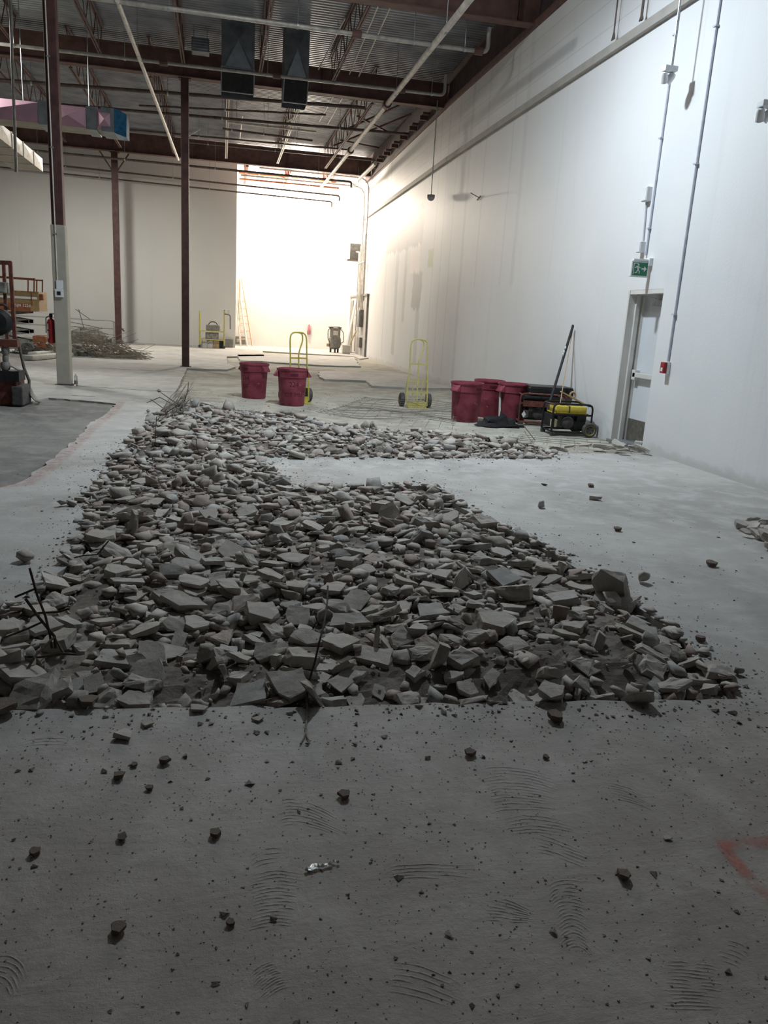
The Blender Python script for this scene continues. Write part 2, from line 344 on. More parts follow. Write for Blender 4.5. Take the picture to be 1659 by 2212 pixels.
STONES = [16,898,16,-38,-33,-1,17,12,-80,1793,58,18,-47,-1,1,8,-25,880,0,-8,-49,0,21,17,312,707,46,-1,-2,13,1,10,61,1121,26,0,-2,-28,2,17,227,633,13,4,9,-47,21,11,63,1363,54,-27,6,-41,2,6,101,2055,63,0,-3,48,0,10,-111,1204,-19,45,-21,0,15,12,-36,1489,39,48,13,0,11,14,-162,1191,-22,4,-4,-50,19,17,401,2081,77,-3,-1,-32,1,10,
334,1460,-32,-29,-15,20,12,9,20,688,4,8,4,48,0,14,89,1980,66,7,50,2,15,21,212,719,16,22,-44,4,3,6,269,1017,45,4,0,-31,22,18,-60,1382,44,-3,-4,-49,5,13,429,1932,78,5,4,42,6,14,273,1354,-20,-2,0,30,0,7,392,1328,-36,0,2,33,11,15,-162,1024,-17,-47,16,-3,19,16,43,2001,48,1,-1,11,12,14,123,1459,-33,-38,-33,2,2,8,
52,1792,6,1,-2,48,23,13,-129,1126,-29,19,-46,2,9,11,-202,1708,-7,7,49,1,19,20,31,1759,16,8,3,32,17,10,-131,627,31,-6,48,5,0,18,-60,1815,60,-6,-50,1,6,10,461,878,-20,-1,0,21,7,26,61,766,-32,1,0,10,11,20,31,1946,46,-1,1,-7,25,11,714,2123,-5,2,-49,-9,8,11,20,1182,9,2,50,0,2,14,388,1056,36,-19,9,-44,8,13,
-103,805,28,-23,-40,19,6,14,176,2054,95,41,29,0,8,9,-154,1626,20,0,-1,49,20,15,260,2102,87,-3,1,-47,7,12,109,1322,30,2,2,43,2,15,372,2120,65,2,-5,39,1,9,316,1108,26,37,34,-1,11,18,476,1096,18,21,-46,0,24,15,-13,1094,1,-29,41,-2,24,8,591,2191,-34,-33,0,-1,15,8,445,2224,10,-8,-25,27,16,13,409,799,16,-2,5,39,1,9,
319,1958,108,45,-22,-1,15,8,282,2232,79,21,-45,-2,15,13,-136,2216,79,-50,-4,-5,12,19,426,998,-2,13,19,44,19,11,337,593,-19,-30,40,4,21,17,-29,1608,19,50,-1,0,24,19,228,2420,1,-25,43,1,8,19,-65,1366,48,10,-26,-41,19,8,-100,2570,92,-1,0,-36,0,11,149,1433,13,-29,-5,-35,3,8,-21,1402,51,-50,6,2,18,6,-31,673,-2,-28,-42,3,21,9,
265,986,36,-1,0,-8,0,6,338,2172,57,-50,1,1,1,6,-179,1490,-19,-3,0,42,23,11,331,1438,-16,-3,-9,-39,5,22,39,2256,107,3,-6,-46,7,8,-50,1832,58,-3,2,-50,0,14,97,1316,28,-43,25,2,11,16,-105,1162,-23,5,-4,-26,7,13,860,1967,-32,0,-50,-1,24,8,92,1046,56,9,11,35,19,16,3,2441,102,38,33,0,17,12,-62,2050,37,0,1,45,11,10,
244,1010,47,5,2,24,6,18,-158,1058,-17,5,-2,-13,13,25,183,2149,89,6,1,-13,2,11,94,1301,35,9,48,9,5,15,23,2216,88,0,-6,30,7,7,-67,2234,97,-7,6,-45,19,11,-53,2172,71,-49,11,0,0,11,207,2315,112,-2,8,-46,25,8,-165,2362,-4,6,49,0,24,12,616,1895,37,-48,-15,0,16,26,-53,749,-12,1,5,50,22,19,331,2319,-34,2,1,-34,24,15,
83,2211,105,-39,-31,-2,7,13,-77,1738,57,3,0,7,20,26,248,2413,-32,-50,-1,0,1,20,-176,1892,23,-9,48,-3,24,14,413,1041,15,-24,17,-7,6,11,143,1405,16,1,-7,-38,19,14,112,1786,-35,-2,-2,-46,5,11,148,678,6,2,-2,-22,23,26,-145,2191,63,3,-11,-14,5,12,200,916,25,0,-4,27,0,9,49,910,9,4,2,46,12,14,-108,1465,27,-22,-45,2,6,6,
273,1422,-15,0,-1,-16,23,15,476,2056,81,-2,-4,-46,10,26,-3,1500,37,-2,-2,-7,21,8,183,1949,90,4,-2,25,14,12,69,1374,46,-31,39,0,21,14,58,2254,107,7,0,46,5,11,227,1882,75,-49,9,0,11,10,-181,2320,-23,-1,-5,5,3,15,-68,1761,49,-24,-44,-1,11,18,-178,2222,-9,14,-6,-20,1,12,-26,1964,43,-19,-46,1,1,9,-109,1868,66,-4,2,18,18,22,
767,1885,32,11,3,-35,16,8,-91,691,7,1,3,28,24,26,444,2002,95,-22,-30,17,16,8,620,2168,-28,-4,2,4,0,14,450,954,-18,22,-44,-1,20,17,-50,1799,62,3,4,41,13,22,-127,1461,31,-46,19,4,20,9,109,1910,61,-45,22,0,18,11,-217,621,-13,-44,23,2,20,23,587,2165,-9,47,14,-7,12,13,424,1203,-31,3,4,31,24,14,-25,2189,97,-38,30,-5,25,17,
-122,2492,56,4,-10,-27,5,23,276,1813,6,38,30,-9,5,12,128,1437,-11,-22,28,-31,20,14,254,1414,-2,-2,-2,-20,20,16,576,1937,72,11,0,-29,4,10,204,2095,102,-5,-5,11,8,14,-85,993,13,-3,50,-2,19,11,302,905,35,-5,2,37,10,16,-189,2036,-28,-3,-9,17,4,13,441,808,13,-20,17,-19,6,8,170,1057,60,44,-24,0,0,18,386,2247,-16,-36,4,-11,13,10,
427,1846,28,7,8,13,3,13,144,2315,128,2,-4,-49,22,21,272,2039,105,-1,-2,-11,10,22,308,2156,77,6,-50,1,16,16,554,1928,48,-7,2,49,12,10,-56,1065,-10,1,0,4,23,13,-182,2003,13,-7,-18,46,4,11,205,1227,16,6,-30,-38,17,7,-84,2140,60,-7,-49,0,21,8,-72,1234,-6,9,-6,-9,15,12,90,747,-29,-1,-1,-48,4,9,-126,721,10,-39,-31,1,9,20,
744,1926,69,7,10,-17,17,14,301,2231,81,22,17,10,14,10,-80,928,9,-3,-6,-42,5,8,436,621,20,3,6,-29,19,14,-124,1494,15,-1,0,-25,21,14,-128,1534,18,19,46,0,13,13,242,1309,-18,1,1,44,11,26,16,1222,6,-5,-9,44,18,7,345,1453,-28,-3,-3,-14,15,13,403,1938,92,-27,-22,21,20,7,423,946,-11,27,13,35,13,8,324,1134,16,0,-50,2,9,9,
149,2117,75,-1,1,-7,21,11,-123,904,22,6,-50,-1,0,8,-39,1834,54,7,18,27,1,7,405,1429,-38,0,4,44,9,7,483,885,5,40,-28,0,20,14,191,1172,23,49,-9,0,24,8,34,1922,65,1,5,41,19,26,109,1409,18,50,-1,-3,24,7,-66,1508,28,40,-30,2,25,7,348,1174,4,-15,4,45,25,7,-96,1920,61,-4,-3,-5,6,10,59,710,-21,0,-2,-50,12,12,
228,1853,60,2,7,-44,5,13,-15,2671,-3,-30,15,11,15,20,-197,1896,-23,-1,50,0,0,9,364,1031,31,2,-6,-50,24,26,391,854,1,2,1,45,5,16,726,1988,89,2,2,27,3,12,254,969,39,2,-3,48,7,16,527,2010,80,50,-2,0,15,14,370,2259,-5,3,6,49,8,16,82,2230,104,4,0,-13,24,16,46,2355,112,5,-9,-26,4,7,-205,1490,-36,0,-4,49,7,9,
-196,1657,-9,7,-30,40,3,9,158,1142,38,46,20,0,7,12,45,871,22,16,47,5,16,26,-48,972,12,-16,47,1,5,14,-191,887,-37,3,-6,-44,6,10,133,2176,92,-20,46,1,1,14,98,2294,132,-49,-10,-1,7,18,83,1893,50,-2,-2,0,0,9,51,1094,21,1,-1,4,24,20,-109,968,21,1,4,-2,3,20,-92,2446,60,1,-7,-49,7,9,-34,831,-7,-39,-32,0,12,21,
504,1898,40,3,3,28,1,11,-79,1509,37,22,45,-1,20,16,-154,2058,44,-47,14,-7,12,13,-51,2083,55,-49,8,1,8,10,-105,638,16,18,9,15,5,17,-50,1604,22,49,9,0,17,7,796,1841,-12,-20,19,-37,23,11,454,1015,-28,4,-4,-44,22,8,28,982,17,-36,-35,0,12,6,-17,2293,102,-1,-6,-45,5,23,82,2301,120,29,-41,0,21,6,506,1935,67,2,1,34,8,16,
648,2167,-31,0,6,13,3,15,134,2355,130,-14,-18,-41,19,7,100,1789,-16,5,49,3,25,9,156,1429,-14,37,33,-4,7,12,-132,1517,13,-2,50,-1,1,13,3,1955,47,0,6,46,13,10,58,1893,46,2,50,-1,21,7,362,2108,79,6,2,-1,23,18,141,906,21,12,-5,-48,16,11,415,2181,47,26,-19,-31,22,13,689,1856,-2,-7,34,-29,15,11,271,883,19,-41,28,0,6,9,
-260,787,-27,-4,0,0,14,16,-179,1159,-31,40,30,2,3,11,406,601,-8,7,-4,37,24,14,-10,1912,51,10,-15,-31,15,15,129,2149,99,-50,3,0,2,26,-23,1821,53,4,2,-39,3,15,52,1567,14,7,-1,32,25,12,197,2447,-35,-44,24,0,25,10,416,1855,43,-41,27,5,6,11,-60,2570,105,-5,-4,-50,18,13,479,767,-24,4,6,37,24,19,100,746,-16,-48,9,9,5,8,
-165,2184,27,33,-24,-24,22,16,417,1968,89,-1,0,-26,4,22,-52,1924,51,-32,-39,2,12,14,92,643,-5,0,-1,39,9,16,810,2066,-36,-3,11,13,3,6,709,1920,41,-26,-43,-2,1,9,406,1054,12,2,-13,-41,13,9,691,1964,69,0,-2,46,16,18,-48,1776,114,-7,-46,-17,17,21,476,2129,51,-4,-2,-22,4,12,466,1899,53,-40,-30,1,6,6,-151,2124,54,11,-2,-47,14,18,
-19,1805,59,5,8,-39,24,19,-59,2005,46,-19,27,-36,13,9,401,2198,43,50,2,-3,2,10,-15,971,38,10,-35,13,20,14,402,1408,-32,-5,5,-28,7,10,-88,643,0,4,4,37,18,11,146,2200,109,2,0,-22,20,21,-192,2199,-24,3,-10,-49,0,10,-217,716,26,-44,-22,-1,10,23,477,1825,-26,13,-3,-1,15,13,407,1205,-24,11,0,8,15,6,-77,2224,131,-34,12,-26,22,22,
319,1457,-34,1,5,34,6,15,-69,1654,36,1,-2,-31,17,20,730,2123,-23,7,-36,33,16,13,112,935,25,-44,22,-1,6,7,386,1024,16,24,19,10,13,11,55,1378,66,41,28,4,10,23,-87,1704,29,1,-28,-41,15,8,-70,995,7,2,-1,-47,14,11,233,713,36,-20,-24,29,9,13,166,624,-11,11,-2,6,4,7,439,1901,69,4,3,43,22,22,-135,2562,24,11,-3,-42,18,20,
32,1607,18,6,-11,47,10,17,-52,1172,-14,-7,6,48,16,14,152,1818,29,-6,6,-29,25,22,-16,2269,95,11,49,2,23,6,505,2057,106,-13,-27,28,16,21,178,1822,13,-25,43,7,9,16,-64,1829,60,1,1,19,2,7,59,2192,100,0,-6,-40,13,11,325,2260,45,2,-49,5,0,10,724,2007,103,-46,-19,-1,6,14,348,2191,63,0,0,-5,20,17,31,2229,96,3,-2,29,20,6,
13,2027,44,4,-4,-39,22,10,479,1819,-8,3,-7,47,10,14,78,1766,-4,-25,-22,37,17,12,322,967,22,-35,36,2,19,7,251,1985,110,-13,48,1,14,8,794,2095,-38,20,46,2,11,11,868,1965,-11,-41,-27,5,8,13,151,1197,18,6,-6,-12,15,19,-43,1307,23,6,-6,3,5,6,253,1367,-13,-14,-48,-1,24,6,632,2147,22,47,7,-2,7,19,304,1977,115,6,-2,11,17,7,
-63,964,10,2,-1,-45,1,13,-55,1281,18,-6,-1,-36,1,15,16,1501,38,-1,-2,-42,12,18,-93,1680,32,-6,6,-25,8,6,466,751,-4,22,-7,-30,22,12,318,1264,-25,39,-31,0,18,9,-100,1970,53,32,-6,-19,22,12,632,2038,106,22,2,0,19,12,51,1881,46,1,-2,-50,2,6,-184,2402,-16,-33,33,-4,14,11,79,2588,-26,15,30,-36,22,8,74,1717,-26,4,-6,42,7,15,
-63,1880,82,28,-15,15,10,10,235,733,62,1,-46,18,4,20,76,2151,78,2,-2,-19,20,11,355,700,52,2,4,47,6,17,474,2223,-33,-4,-50,5,21,11,346,584,-20,34,3,1,15,18,493,2169,35,16,31,18,22,11,15,979,18,-1,-4,50,0,11,96,2044,68,2,-32,37,13,11,-6,850,-13,-2,-3,-50,6,17,361,1369,-7,14,-31,-35,22,13,123,1812,-3,7,-5,46,10,14,
-146,979,12,-25,42,4,4,15,454,2078,73,-1,-1,-37,9,15,208,1008,63,4,10,-47,7,14,-201,689,23,4,-2,-31,22,26,521,2188,15,-27,24,-31,17,11,114,633,-4,2,2,-46,12,23,-146,896,15,-46,19,-4,12,15,288,1213,-13,-2,1,-17,11,10,-148,1172,-21,44,24,-3,24,11,457,677,-6,9,4,37,10,16,198,2225,100,2,0,37,12,15,442,852,-17,-4,5,-27,18,14,
57,2060,66,-30,-20,17,20,13,-189,1759,22,36,30,17,16,13,-89,777,-5,0,2,33,25,14,-37,608,-18,41,-26,5,12,10,464,1047,-32,-1,-1,-49,16,13,404,2124,72,-42,-25,7,9,14,556,2082,82,-31,39,-1,4,15,296,1320,-24,-1,-50,0,2,9,61,916,24,4,4,43,23,23,623,2081,100,3,-6,-11,5,23,-186,1612,9,46,-4,16,21,13,53,1406,57,5,-5,-46,2,15,
-7,1232,0,-2,-5,48,25,6,311,745,39,50,-7,1,12,15,-41,2127,54,-5,-50,-2,25,7,34,905,6,3,-5,-21,5,22,220,2403,-18,-14,19,5,3,12,-78,1494,30,-14,26,41,16,6,463,1977,80,-28,41,1,21,9,95,1260,16,6,5,-11,16,8,21,860,11,50,-1,-5,4,26,-190,1873,-1,-2,-9,-7,8,10,6,1715,0,-1,7,-41,18,8,-158,1252,-8,2,-4,22,15,25,
-62,1442,48,8,49,-2,8,6,131,918,16,0,-2,-43,10,10,386,1358,17,45,-21,0,17,26,251,1322,-21,0,5,-48,5,8,-142,2079,60,-2,2,-48,0,14,353,1178,-1,43,-26,1,21,8,527,1929,52,3,-3,-48,19,12,0,1361,44,4,4,-48,18,12,413,871,-2,-4,7,48,14,13,-90,1803,61,1,-4,-48,6,12,-111,947,17,19,-46,0,11,14,374,1056,13,6,-4,48,1,8,
534,2162,40,-48,13,5,6,9,-196,2239,-7,13,6,47,9,22,422,1151,-12,-6,0,-44,20,11,16,2573,20,-6,-48,9,4,14,58,2040,74,-27,-42,1,8,16,97,2422,112,-12,48,-4,13,12,191,673,42,-14,48,-1,2,19,95,2620,-12,-19,3,39,3,19,365,1986,109,5,7,26,2,11,388,825,7,50,-3,0,15,6,-103,1438,39,0,-3,1,20,15,322,1852,66,-37,33,4,13,10,
265,794,24,46,20,0,0,16,330,1929,105,1,-50,-1,25,14,-25,1446,108,-35,-23,-24,0,24,398,756,41,46,19,-2,16,12,91,1235,19,2,6,41,19,12,809,1833,12,3,-1,3,6,15,-14,1340,61,8,43,-25,14,11,311,1318,-15,12,11,-36,17,10,13,1973,45,5,-2,19,14,9,-136,1190,-22,-48,-12,-2,0,11,398,1928,89,1,2,-11,9,20,457,1849,34,2,-6,-48,20,17,
-319,700,-22,-23,-26,-25,20,7,-193,846,-26,48,9,-7,9,10,196,1279,0,7,-50,0,25,14,-158,2594,-30,-19,46,-6,5,7,-64,758,-13,-50,-5,0,9,11,71,2179,78,3,-4,28,4,10,91,1387,42,33,0,1,15,11,175,825,5,24,44,1,2,15,240,1046,46,4,3,43,12,6,-117,739,14,-50,-2,2,8,11,650,1972,65,2,5,-50,25,16,-27,1679,52,6,-12,-21,19,26,
17,645,8,-50,7,0,20,18,571,1859,8,-50,0,1,2,21,-97,1627,12,3,-2,-3,15,6,224,1265,-3,-1,2,31,25,26,149,1272,10,8,9,24,11,12,650,1919,45,20,15,35,15,26,287,1861,72,0,0,-9,7,14,-72,1822,84,-50,2,-6,7,17,116,654,22,-15,12,44,0,15,-187,731,29,-28,-9,14,12,17,458,1876,68,24,-44,-3,17,16,-187,2109,37,-35,-34,11,8,18,
673,2140,-20,-4,-10,-49,6,22,477,2165,48,-6,0,-6,20,12,123,857,-4,3,2,33,22,13,-100,1028,1,-3,6,28,8,7,190,1299,-6,4,3,9,24,9,478,937,-7,-6,49,0,11,19,-138,1118,-35,5,0,-9,11,7,739,1868,30,-6,-27,41,6,16,-76,951,14,-1,2,-14,25,19,41,1732,-12,7,2,44,10,12,-54,705,-8,3,0,50,4,26,357,676,56,-46,-20,0,4,9,
7,719,-20,41,-28,0,4,11,-98,770,-6,-50,4,1,21,6,-123,2437,46,0,-4,14,16,6,-27,1991,46,-44,23,1,22,11,-234,689,16,12,48,0,22,9,36,2181,82,-2,-7,6,1,10,-91,961,36,-19,25,-37,0,10,61,2151,86,15,-13,-45,16,17,163,704,16,-9,15,-28,14,15,92,1597,-2,-37,-13,30,23,13,429,1183,29,-31,-39,-1,17,26,-262,717,15,-3,-2,35,5,14,
105,2368,119,-4,0,-19,7,11,113,1073,59,-45,-17,3,5,12,31,1125,10,4,1,9,22,13,-167,1507,3,-10,0,-48,0,9,-38,1365,52,-2,35,-36,12,9,664,2004,87,4,0,-9,1,12,-68,2030,43,-50,5,1,4,7,12,2341,136,-7,1,-49,23,7,228,2245,98,5,-1,-37,11,17,-327,691,-5,-4,-48,14,23,16,203,1413,-10,-6,2,43,18,7,749,1840,-27,-50,3,1,3,8,
-93,1758,79,15,-6,-36,3,21,-22,1712,10,2,1,-27,23,10,-128,2538,47,-6,-8,31,12,19,723,1911,41,-41,-29,-1,12,15,329,882,12,-36,-35,1,13,8,-118,1964,53,50,-7,0,1,7,-73,1708,61,11,42,-24,6,16,383,1045,16,13,4,-17,13,11,-284,715,1,2,-2,-40,4,15,141,2168,103,5,-5,47,6,16,3,2009,44,21,45,-1,18,10,213,987,42,-2,-4,50,18,13,
90,736,-11,0,-6,49,10,22,724,1834,-36,-2,2,-34,0,8,534,2101,74,3,-4,12,5,21,369,2042,96,7,-3,-15,10,7,-30,861,9,4,4,35,19,26,32,1413,72,20,-44,-9,19,13,420,587,-21,-44,-23,-2,15,17,557,2178,-2,-33,16,25,3,11,-177,2210,12,-3,-16,26,2,16,-10,754,-27,4,-6,-4,5,10,-168,1928,25,4,49,1,11,7,419,2034,92,2,1,-47,14,9,
625,1844,-24,32,-2,20,19,6,69,2141,66,8,-2,2,6,8,383,1284,-29,7,2,22,6,10,373,938,8,-48,-15,-2,17,6,-43,802,-18,2,2,49,23,17,-9,683,37,44,17,1,8,16,315,2223,67,2,0,49,12,18,-121,1908,67,2,-3,-43,22,20,869,2007,-29,7,17,26,16,13,-62,686,32,8,4,-33,5,26,691,2135,-2,21,-14,43,14,12,278,828,18,7,50,-2,10,12,
235,1168,14,1,0,-9,24,9,99,810,-25,0,0,-44,4,18,-180,2285,-26,2,-7,-13,9,10,-180,981,6,-48,3,7,6,21,332,1007,21,-5,2,-39,7,10,499,2169,36,-4,31,14,0,6,270,1342,-19,39,-31,-2,5,11,-41,2534,89,2,0,-36,16,16,122,1409,20,49,-2,-7,11,11,-194,1688,-18,7,0,-40,18,15,75,2306,134,-22,22,-36,13,16,391,967,-2,0,3,49,2,10,
163,2101,96,-4,-49,1,3,15,448,910,-18,50,0,-2,20,14,292,2239,83,9,6,24,7,14,-75,1434,49,49,-9,2,6,16,-86,2029,54,4,-7,-36,13,12,-172,2048,11,-15,47,-3,15,13,461,617,-14,-48,-14,5,23,20,22,679,-12,45,-21,0,18,6,158,2447,-8,48,-8,0,5,15,429,918,-7,0,0,-49,8,18,80,2537,-8,14,5,-5,23,17,352,1004,14,7,9,-4,16,9,
408,2046,99,6,29,25,13,13,627,2191,-29,0,2,-20,24,19,-22,2422,78,0,0,45,10,17,-10,1357,59,9,-1,-14,24,19,158,2213,103,-1,2,-43,0,12,39,806,-22,-44,-24,0,25,15,-22,908,12,34,6,-8,22,18,31,2470,94,-2,2,49,1,26,376,1132,13,0,1,41,12,19,-238,637,-23,-11,25,42,22,11,-19,1008,16,-2,-3,19,7,22,195,1089,47,6,0,-41,14,6,
-88,2475,63,1,-1,31,12,12,207,2159,89,5,0,35,14,11,104,2350,119,0,3,48,24,16,48,2138,66,4,4,4,3,9,-145,2522,30,-45,20,-1,19,10,425,893,11,2,-5,10,21,25,118,1474,-7,11,-6,-6,21,17,206,651,64,28,-9,-41,17,16,436,889,3,9,46,-11,16,11,-46,1233,0,3,-3,-48,6,20,-113,1551,11,1,1,26,24,16,329,2061,109,-15,15,-43,16,12,
187,2424,-29,-9,-5,-49,5,10,43,708,-16,43,-26,1,2,10,-133,2717,-21,-17,16,28,17,6,314,1926,103,13,7,-39,4,7,-110,1177,2,-18,46,-6,4,20,65,1026,28,-2,0,43,11,15,-149,2688,-25,-37,32,-2,18,10,192,1415,0,-6,-4,49,18,15,-35,2306,117,16,2,-34,18,17,154,2076,98,-13,24,41,13,20,341,980,15,9,-49,-2,14,8,758,2016,119,-30,3,0,3,12,
357,2017,111,-12,-48,2,2,9,-142,1142,-23,-49,8,-1,2,17,-107,1109,-13,4,6,-32,24,17,109,1259,22,0,4,-50,2,12,233,916,26,1,0,29,9,17,-16,1414,48,2,1,20,23,6,42,923,18,-6,-5,24,13,9,167,803,2,5,-7,-41,7,17,362,2031,103,44,-23,0,4,11,-86,1819,68,17,-4,-37,13,9,321,1909,110,22,19,4,13,16,308,2040,105,49,9,0,9,10,
502,1865,23,-11,-48,-6,15,12,25,1794,32,-1,2,-43,20,12,-102,820,1,3,3,38,23,8,381,1901,99,-35,35,2,7,26,401,1014,4,-1,3,-44,25,23,69,2104,58,1,4,46,6,13,464,1817,-33,2,0,22,21,17,569,2179,-22,30,-39,2,5,12,210,1268,-2,16,11,20,5,8,336,1035,24,-6,-50,0,10,10,-135,1594,8,-3,2,31,25,7,531,1830,-5,-1,-25,-35,16,11,
347,630,45,-35,35,4,18,19,-210,1772,-27,-29,-4,-33,8,6,620,2040,89,6,-4,-23,6,10,98,782,-12,24,15,26,10,11,-49,1533,24,0,3,-17,14,8,245,1316,10,-6,0,-37,10,15,-170,728,12,11,2,30,15,12,-220,672,21,5,0,46,13,13,3,1925,66,-1,-49,9,10,16,242,1398,4,15,-48,0,3,14,-60,1952,51,0,-50,2,12,19,214,2274,105,2,2,44,24,17,
55,1607,-3,-4,3,-30,19,19,310,2205,63,2,-2,40,4,19,-92,1419,40,0,0,26,16,13,-210,1552,-18,-33,36,7,17,7,19,725,-15,0,26,-24,17,7,260,879,22,-44,24,-1,3,12,12,2086,61,2,28,14,18,9,395,1398,-35,3,0,13,4,7,-3,783,-25,-1,4,15,14,11,123,963,40,-23,44,0,6,11,-81,2285,102,-17,17,7,17,10,145,1214,14,44,-23,-1,3,6,
-65,1140,-20,2,-2,3,24,19,106,911,18,3,-3,-50,13,13,807,1993,86,-9,-49,0,25,16,69,987,42,-18,-7,-33,25,7,2,1020,17,-5,29,41,21,9,56,1512,25,2,-8,-18,5,9,11,1420,60,0,2,15,1,23,-195,1331,-20,-13,-5,48,25,11,307,2247,91,6,0,43,10,11,411,1201,11,-20,-7,12,14,14,70,1169,45,-18,-4,11,17,14,-14,1078,11,3,-5,-49,22,26,
235,1352,8,-7,-47,-16,2,9,309,1430,-18,0,-4,-37,24,13,403,1044,53,-40,23,-7,6,20,-24,1669,8,17,13,39,5,7,546,1841,-14,5,2,26,3,17,46,2029,56,32,-1,-4,23,7,-119,811,10,7,-50,-2,5,11,87,1716,5,7,-3,26,23,20,-183,1655,32,44,-23,-2,8,16,-79,1757,89,27,40,-6,15,21,-24,809,-2,44,20,-8,5,17,102,1242,9,-5,1,26,18,9,
384,775,31,-2,3,-47,25,15,-13,1973,44,-23,-44,1,25,9,311,606,-13,10,2,-18,11,11,524,2214,-23,-2,0,-4,19,20,-58,1584,22,11,-49,0,7,15,133,689,36,7,-1,-37,3,9,138,871,0,4,-1,-23,24,13,125,1173,34,14,-2,-27,7,10,-204,1682,18,33,36,-5,7,14,-6,2191,78,0,-3,-50,6,16,-129,1309,25,-10,49,2,14,21,444,2028,84,-3,7,17,18,6,
56,1974,66,19,-17,-41,16,16,362,1390,-14,2,-3,39,7,16,750,2104,6,43,24,-2,7,26,107,1090,39,-3,0,44,25,17,666,2158,-30,-3,12,44,1,15,254,2168,95,45,-22,-1,3,23,-71,2666,21,-19,-3,-18,1,15,300,893,18,-5,6,49,16,16,390,1876,63,1,1,48,23,6,218,1451,-7,13,9,-44,24,18,12,1009,33,6,-8,49,4,26,256,1044,49,-1,-5,-31,5,21,
2,1685,5,0,2,18,8,6,570,1825,-36,-35,-35,0,21,7,-71,2469,83,-11,0,-39,11,19,424,2169,47,43,25,-1,10,10,54,975,26,0,-8,-32,7,6,-7,1848,46,4,-3,-50,3,6,159,1841,47,-28,41,4,2,15,-34,2463,77,6,-2,-22,22,15,-20,960,9,8,0,42,5,8,124,2387,123,8,-1,-31,2,17,322,1969,130,-4,-10,40,19,17,300,784,25,2,4,30,22,10,
-58,817,-4,1,-17,-41,14,9,273,2224,96,-3,48,-10,1,9,61,1186,31,-9,10,41,9,22,-18,2612,17,42,24,-13,5,7,487,2002,94,-7,-6,47,7,15,-206,1752,-30,7,-6,-38,24,12,12,1810,38,0,0,49,1,15,13,2138,57,0,1,-49,12,8,-271,701,18,2,-2,-4,8,9,-115,1535,18,-2,-30,37,13,9,-45,610,-33,-42,27,1,21,9,348,1971,112,49,8,-1,5,18,
201,1941,93,0,-4,31,0,17,-43,2212,91,-3,-19,42,19,8,377,818,16,2,2,3,22,16,-68,613,-18,-1,1,-50,17,16,-73,1381,43,8,9,26,22,9,294,1130,27,2,3,-19,3,15,196,2345,137,-3,-2,-28,17,26,254,2464,-6,21,-2,44,8,11,316,1838,57,-7,-17,40,14,21,-166,2098,30,-31,38,-6,22,19,468,2231,-20,15,27,-7,0,9,-92,1881,71,-3,11,-35,14,13,
-101,1545,31,-7,-1,-50,10,17,-200,1425,-31,7,1,-47,14,9,555,2046,90,-22,45,-2,19,11,-24,773,-10,4,5,30,19,23,434,2228,-24,-3,4,14,12,12,-178,1590,-6,19,-24,-36,21,12,16,1031,30,-46,19,-1,8,11,67,2439,93,-4,-2,7,0,7,521,1973,99,15,-33,13,17,11,171,2329,131,0,0,-33,16,26,-99,2490,94,-33,-36,7,0,16,341,937,9,2,2,15,16,12,
19,1322,42,1,4,46,13,14,-135,1568,9,0,0,-48,7,12,118,1800,-10,-6,3,-9,9,14,-90,1334,34,2,-2,9,20,13,-54,1698,44,19,-46,-1,17,17,318,2029,133,-49,-11,0,23,26,-130,2033,59,7,26,42,15,13,234,2386,-31,3,2,50,21,11,-82,2577,95,7,-4,4,15,9,403,2060,105,17,31,-28,20,17,-147,1846,77,-13,48,0,24,15,-144,1475,17,-2,4,28,3,13,
439,1992,87,2,7,19,24,6,-160,1444,9,4,-4,20,15,13,-113,1891,82,-34,35,-6,3,11,83,2192,86,-3,-1,26,18,10,541,1989,86,-44,24,1,24,26,-66,1244,5,2,2,38,13,17,64,616,-26,-48,11,2,9,8,223,1178,18,26,-43,2,10,13,60,1277,26,-50,-4,0,25,12,-106,1298,13,2,-3,1,4,26,456,1829,19,10,-15,41,1,14,-138,1713,50,0,-1,0,7,26,
132,2321,131,-7,8,30,3,10,83,2470,68,26,25,14,15,16,247,1909,95,-33,38,2,0,13,263,1927,118,-46,19,0,3,26,208,875,14,-28,-41,-1,9,12,188,1085,71,33,37,6,8,12,184,797,-1,-4,-13,47,25,8,-315,748,2,48,9,0,5,26,-293,736,-15,-5,-2,13,11,6,38,1083,22,24,-17,-21,19,6,-55,2497,79,-1,2,-48,7,21,274,814,17,0,-3,45,7,12,
201,1423,-14,-13,-6,-37,1,9,-8,1897,73,8,-49,6,14,18,197,2395,35,39,2,-26,4,12,149,2109,74,3,6,-49,5,7,-8,2014,41,3,-4,-50,22,8,60,1003,36,2,4,33,19,14,-190,1444,-17,-8,7,19,3,9,690,1941,54,5,6,26,1,12,-165,2427,-7,-9,-8,46,25,26,472,971,-1,-2,50,-4,18,26,850,1937,7,28,38,-11,18,14,-217,802,-13,47,-17,-5,25,6,
230,1289,-11,-4,5,48,14,9,-248,1281,28,-20,0,12,11,10,-57,2288,88,50,-2,2,15,12,356,735,45,-1,-2,29,15,13,260,2132,90,0,5,28,17,8,265,718,27,1,-1,-21,11,9,461,1913,75,4,3,-46,17,12,71,1775,-6,-20,-32,-22,24,10,75,2114,82,37,-7,-12,8,8,420,2135,51,-3,-2,-49,10,11,74,1209,23,-8,49,-1,19,14,103,1506,-18,-2,-6,-49,19,18,
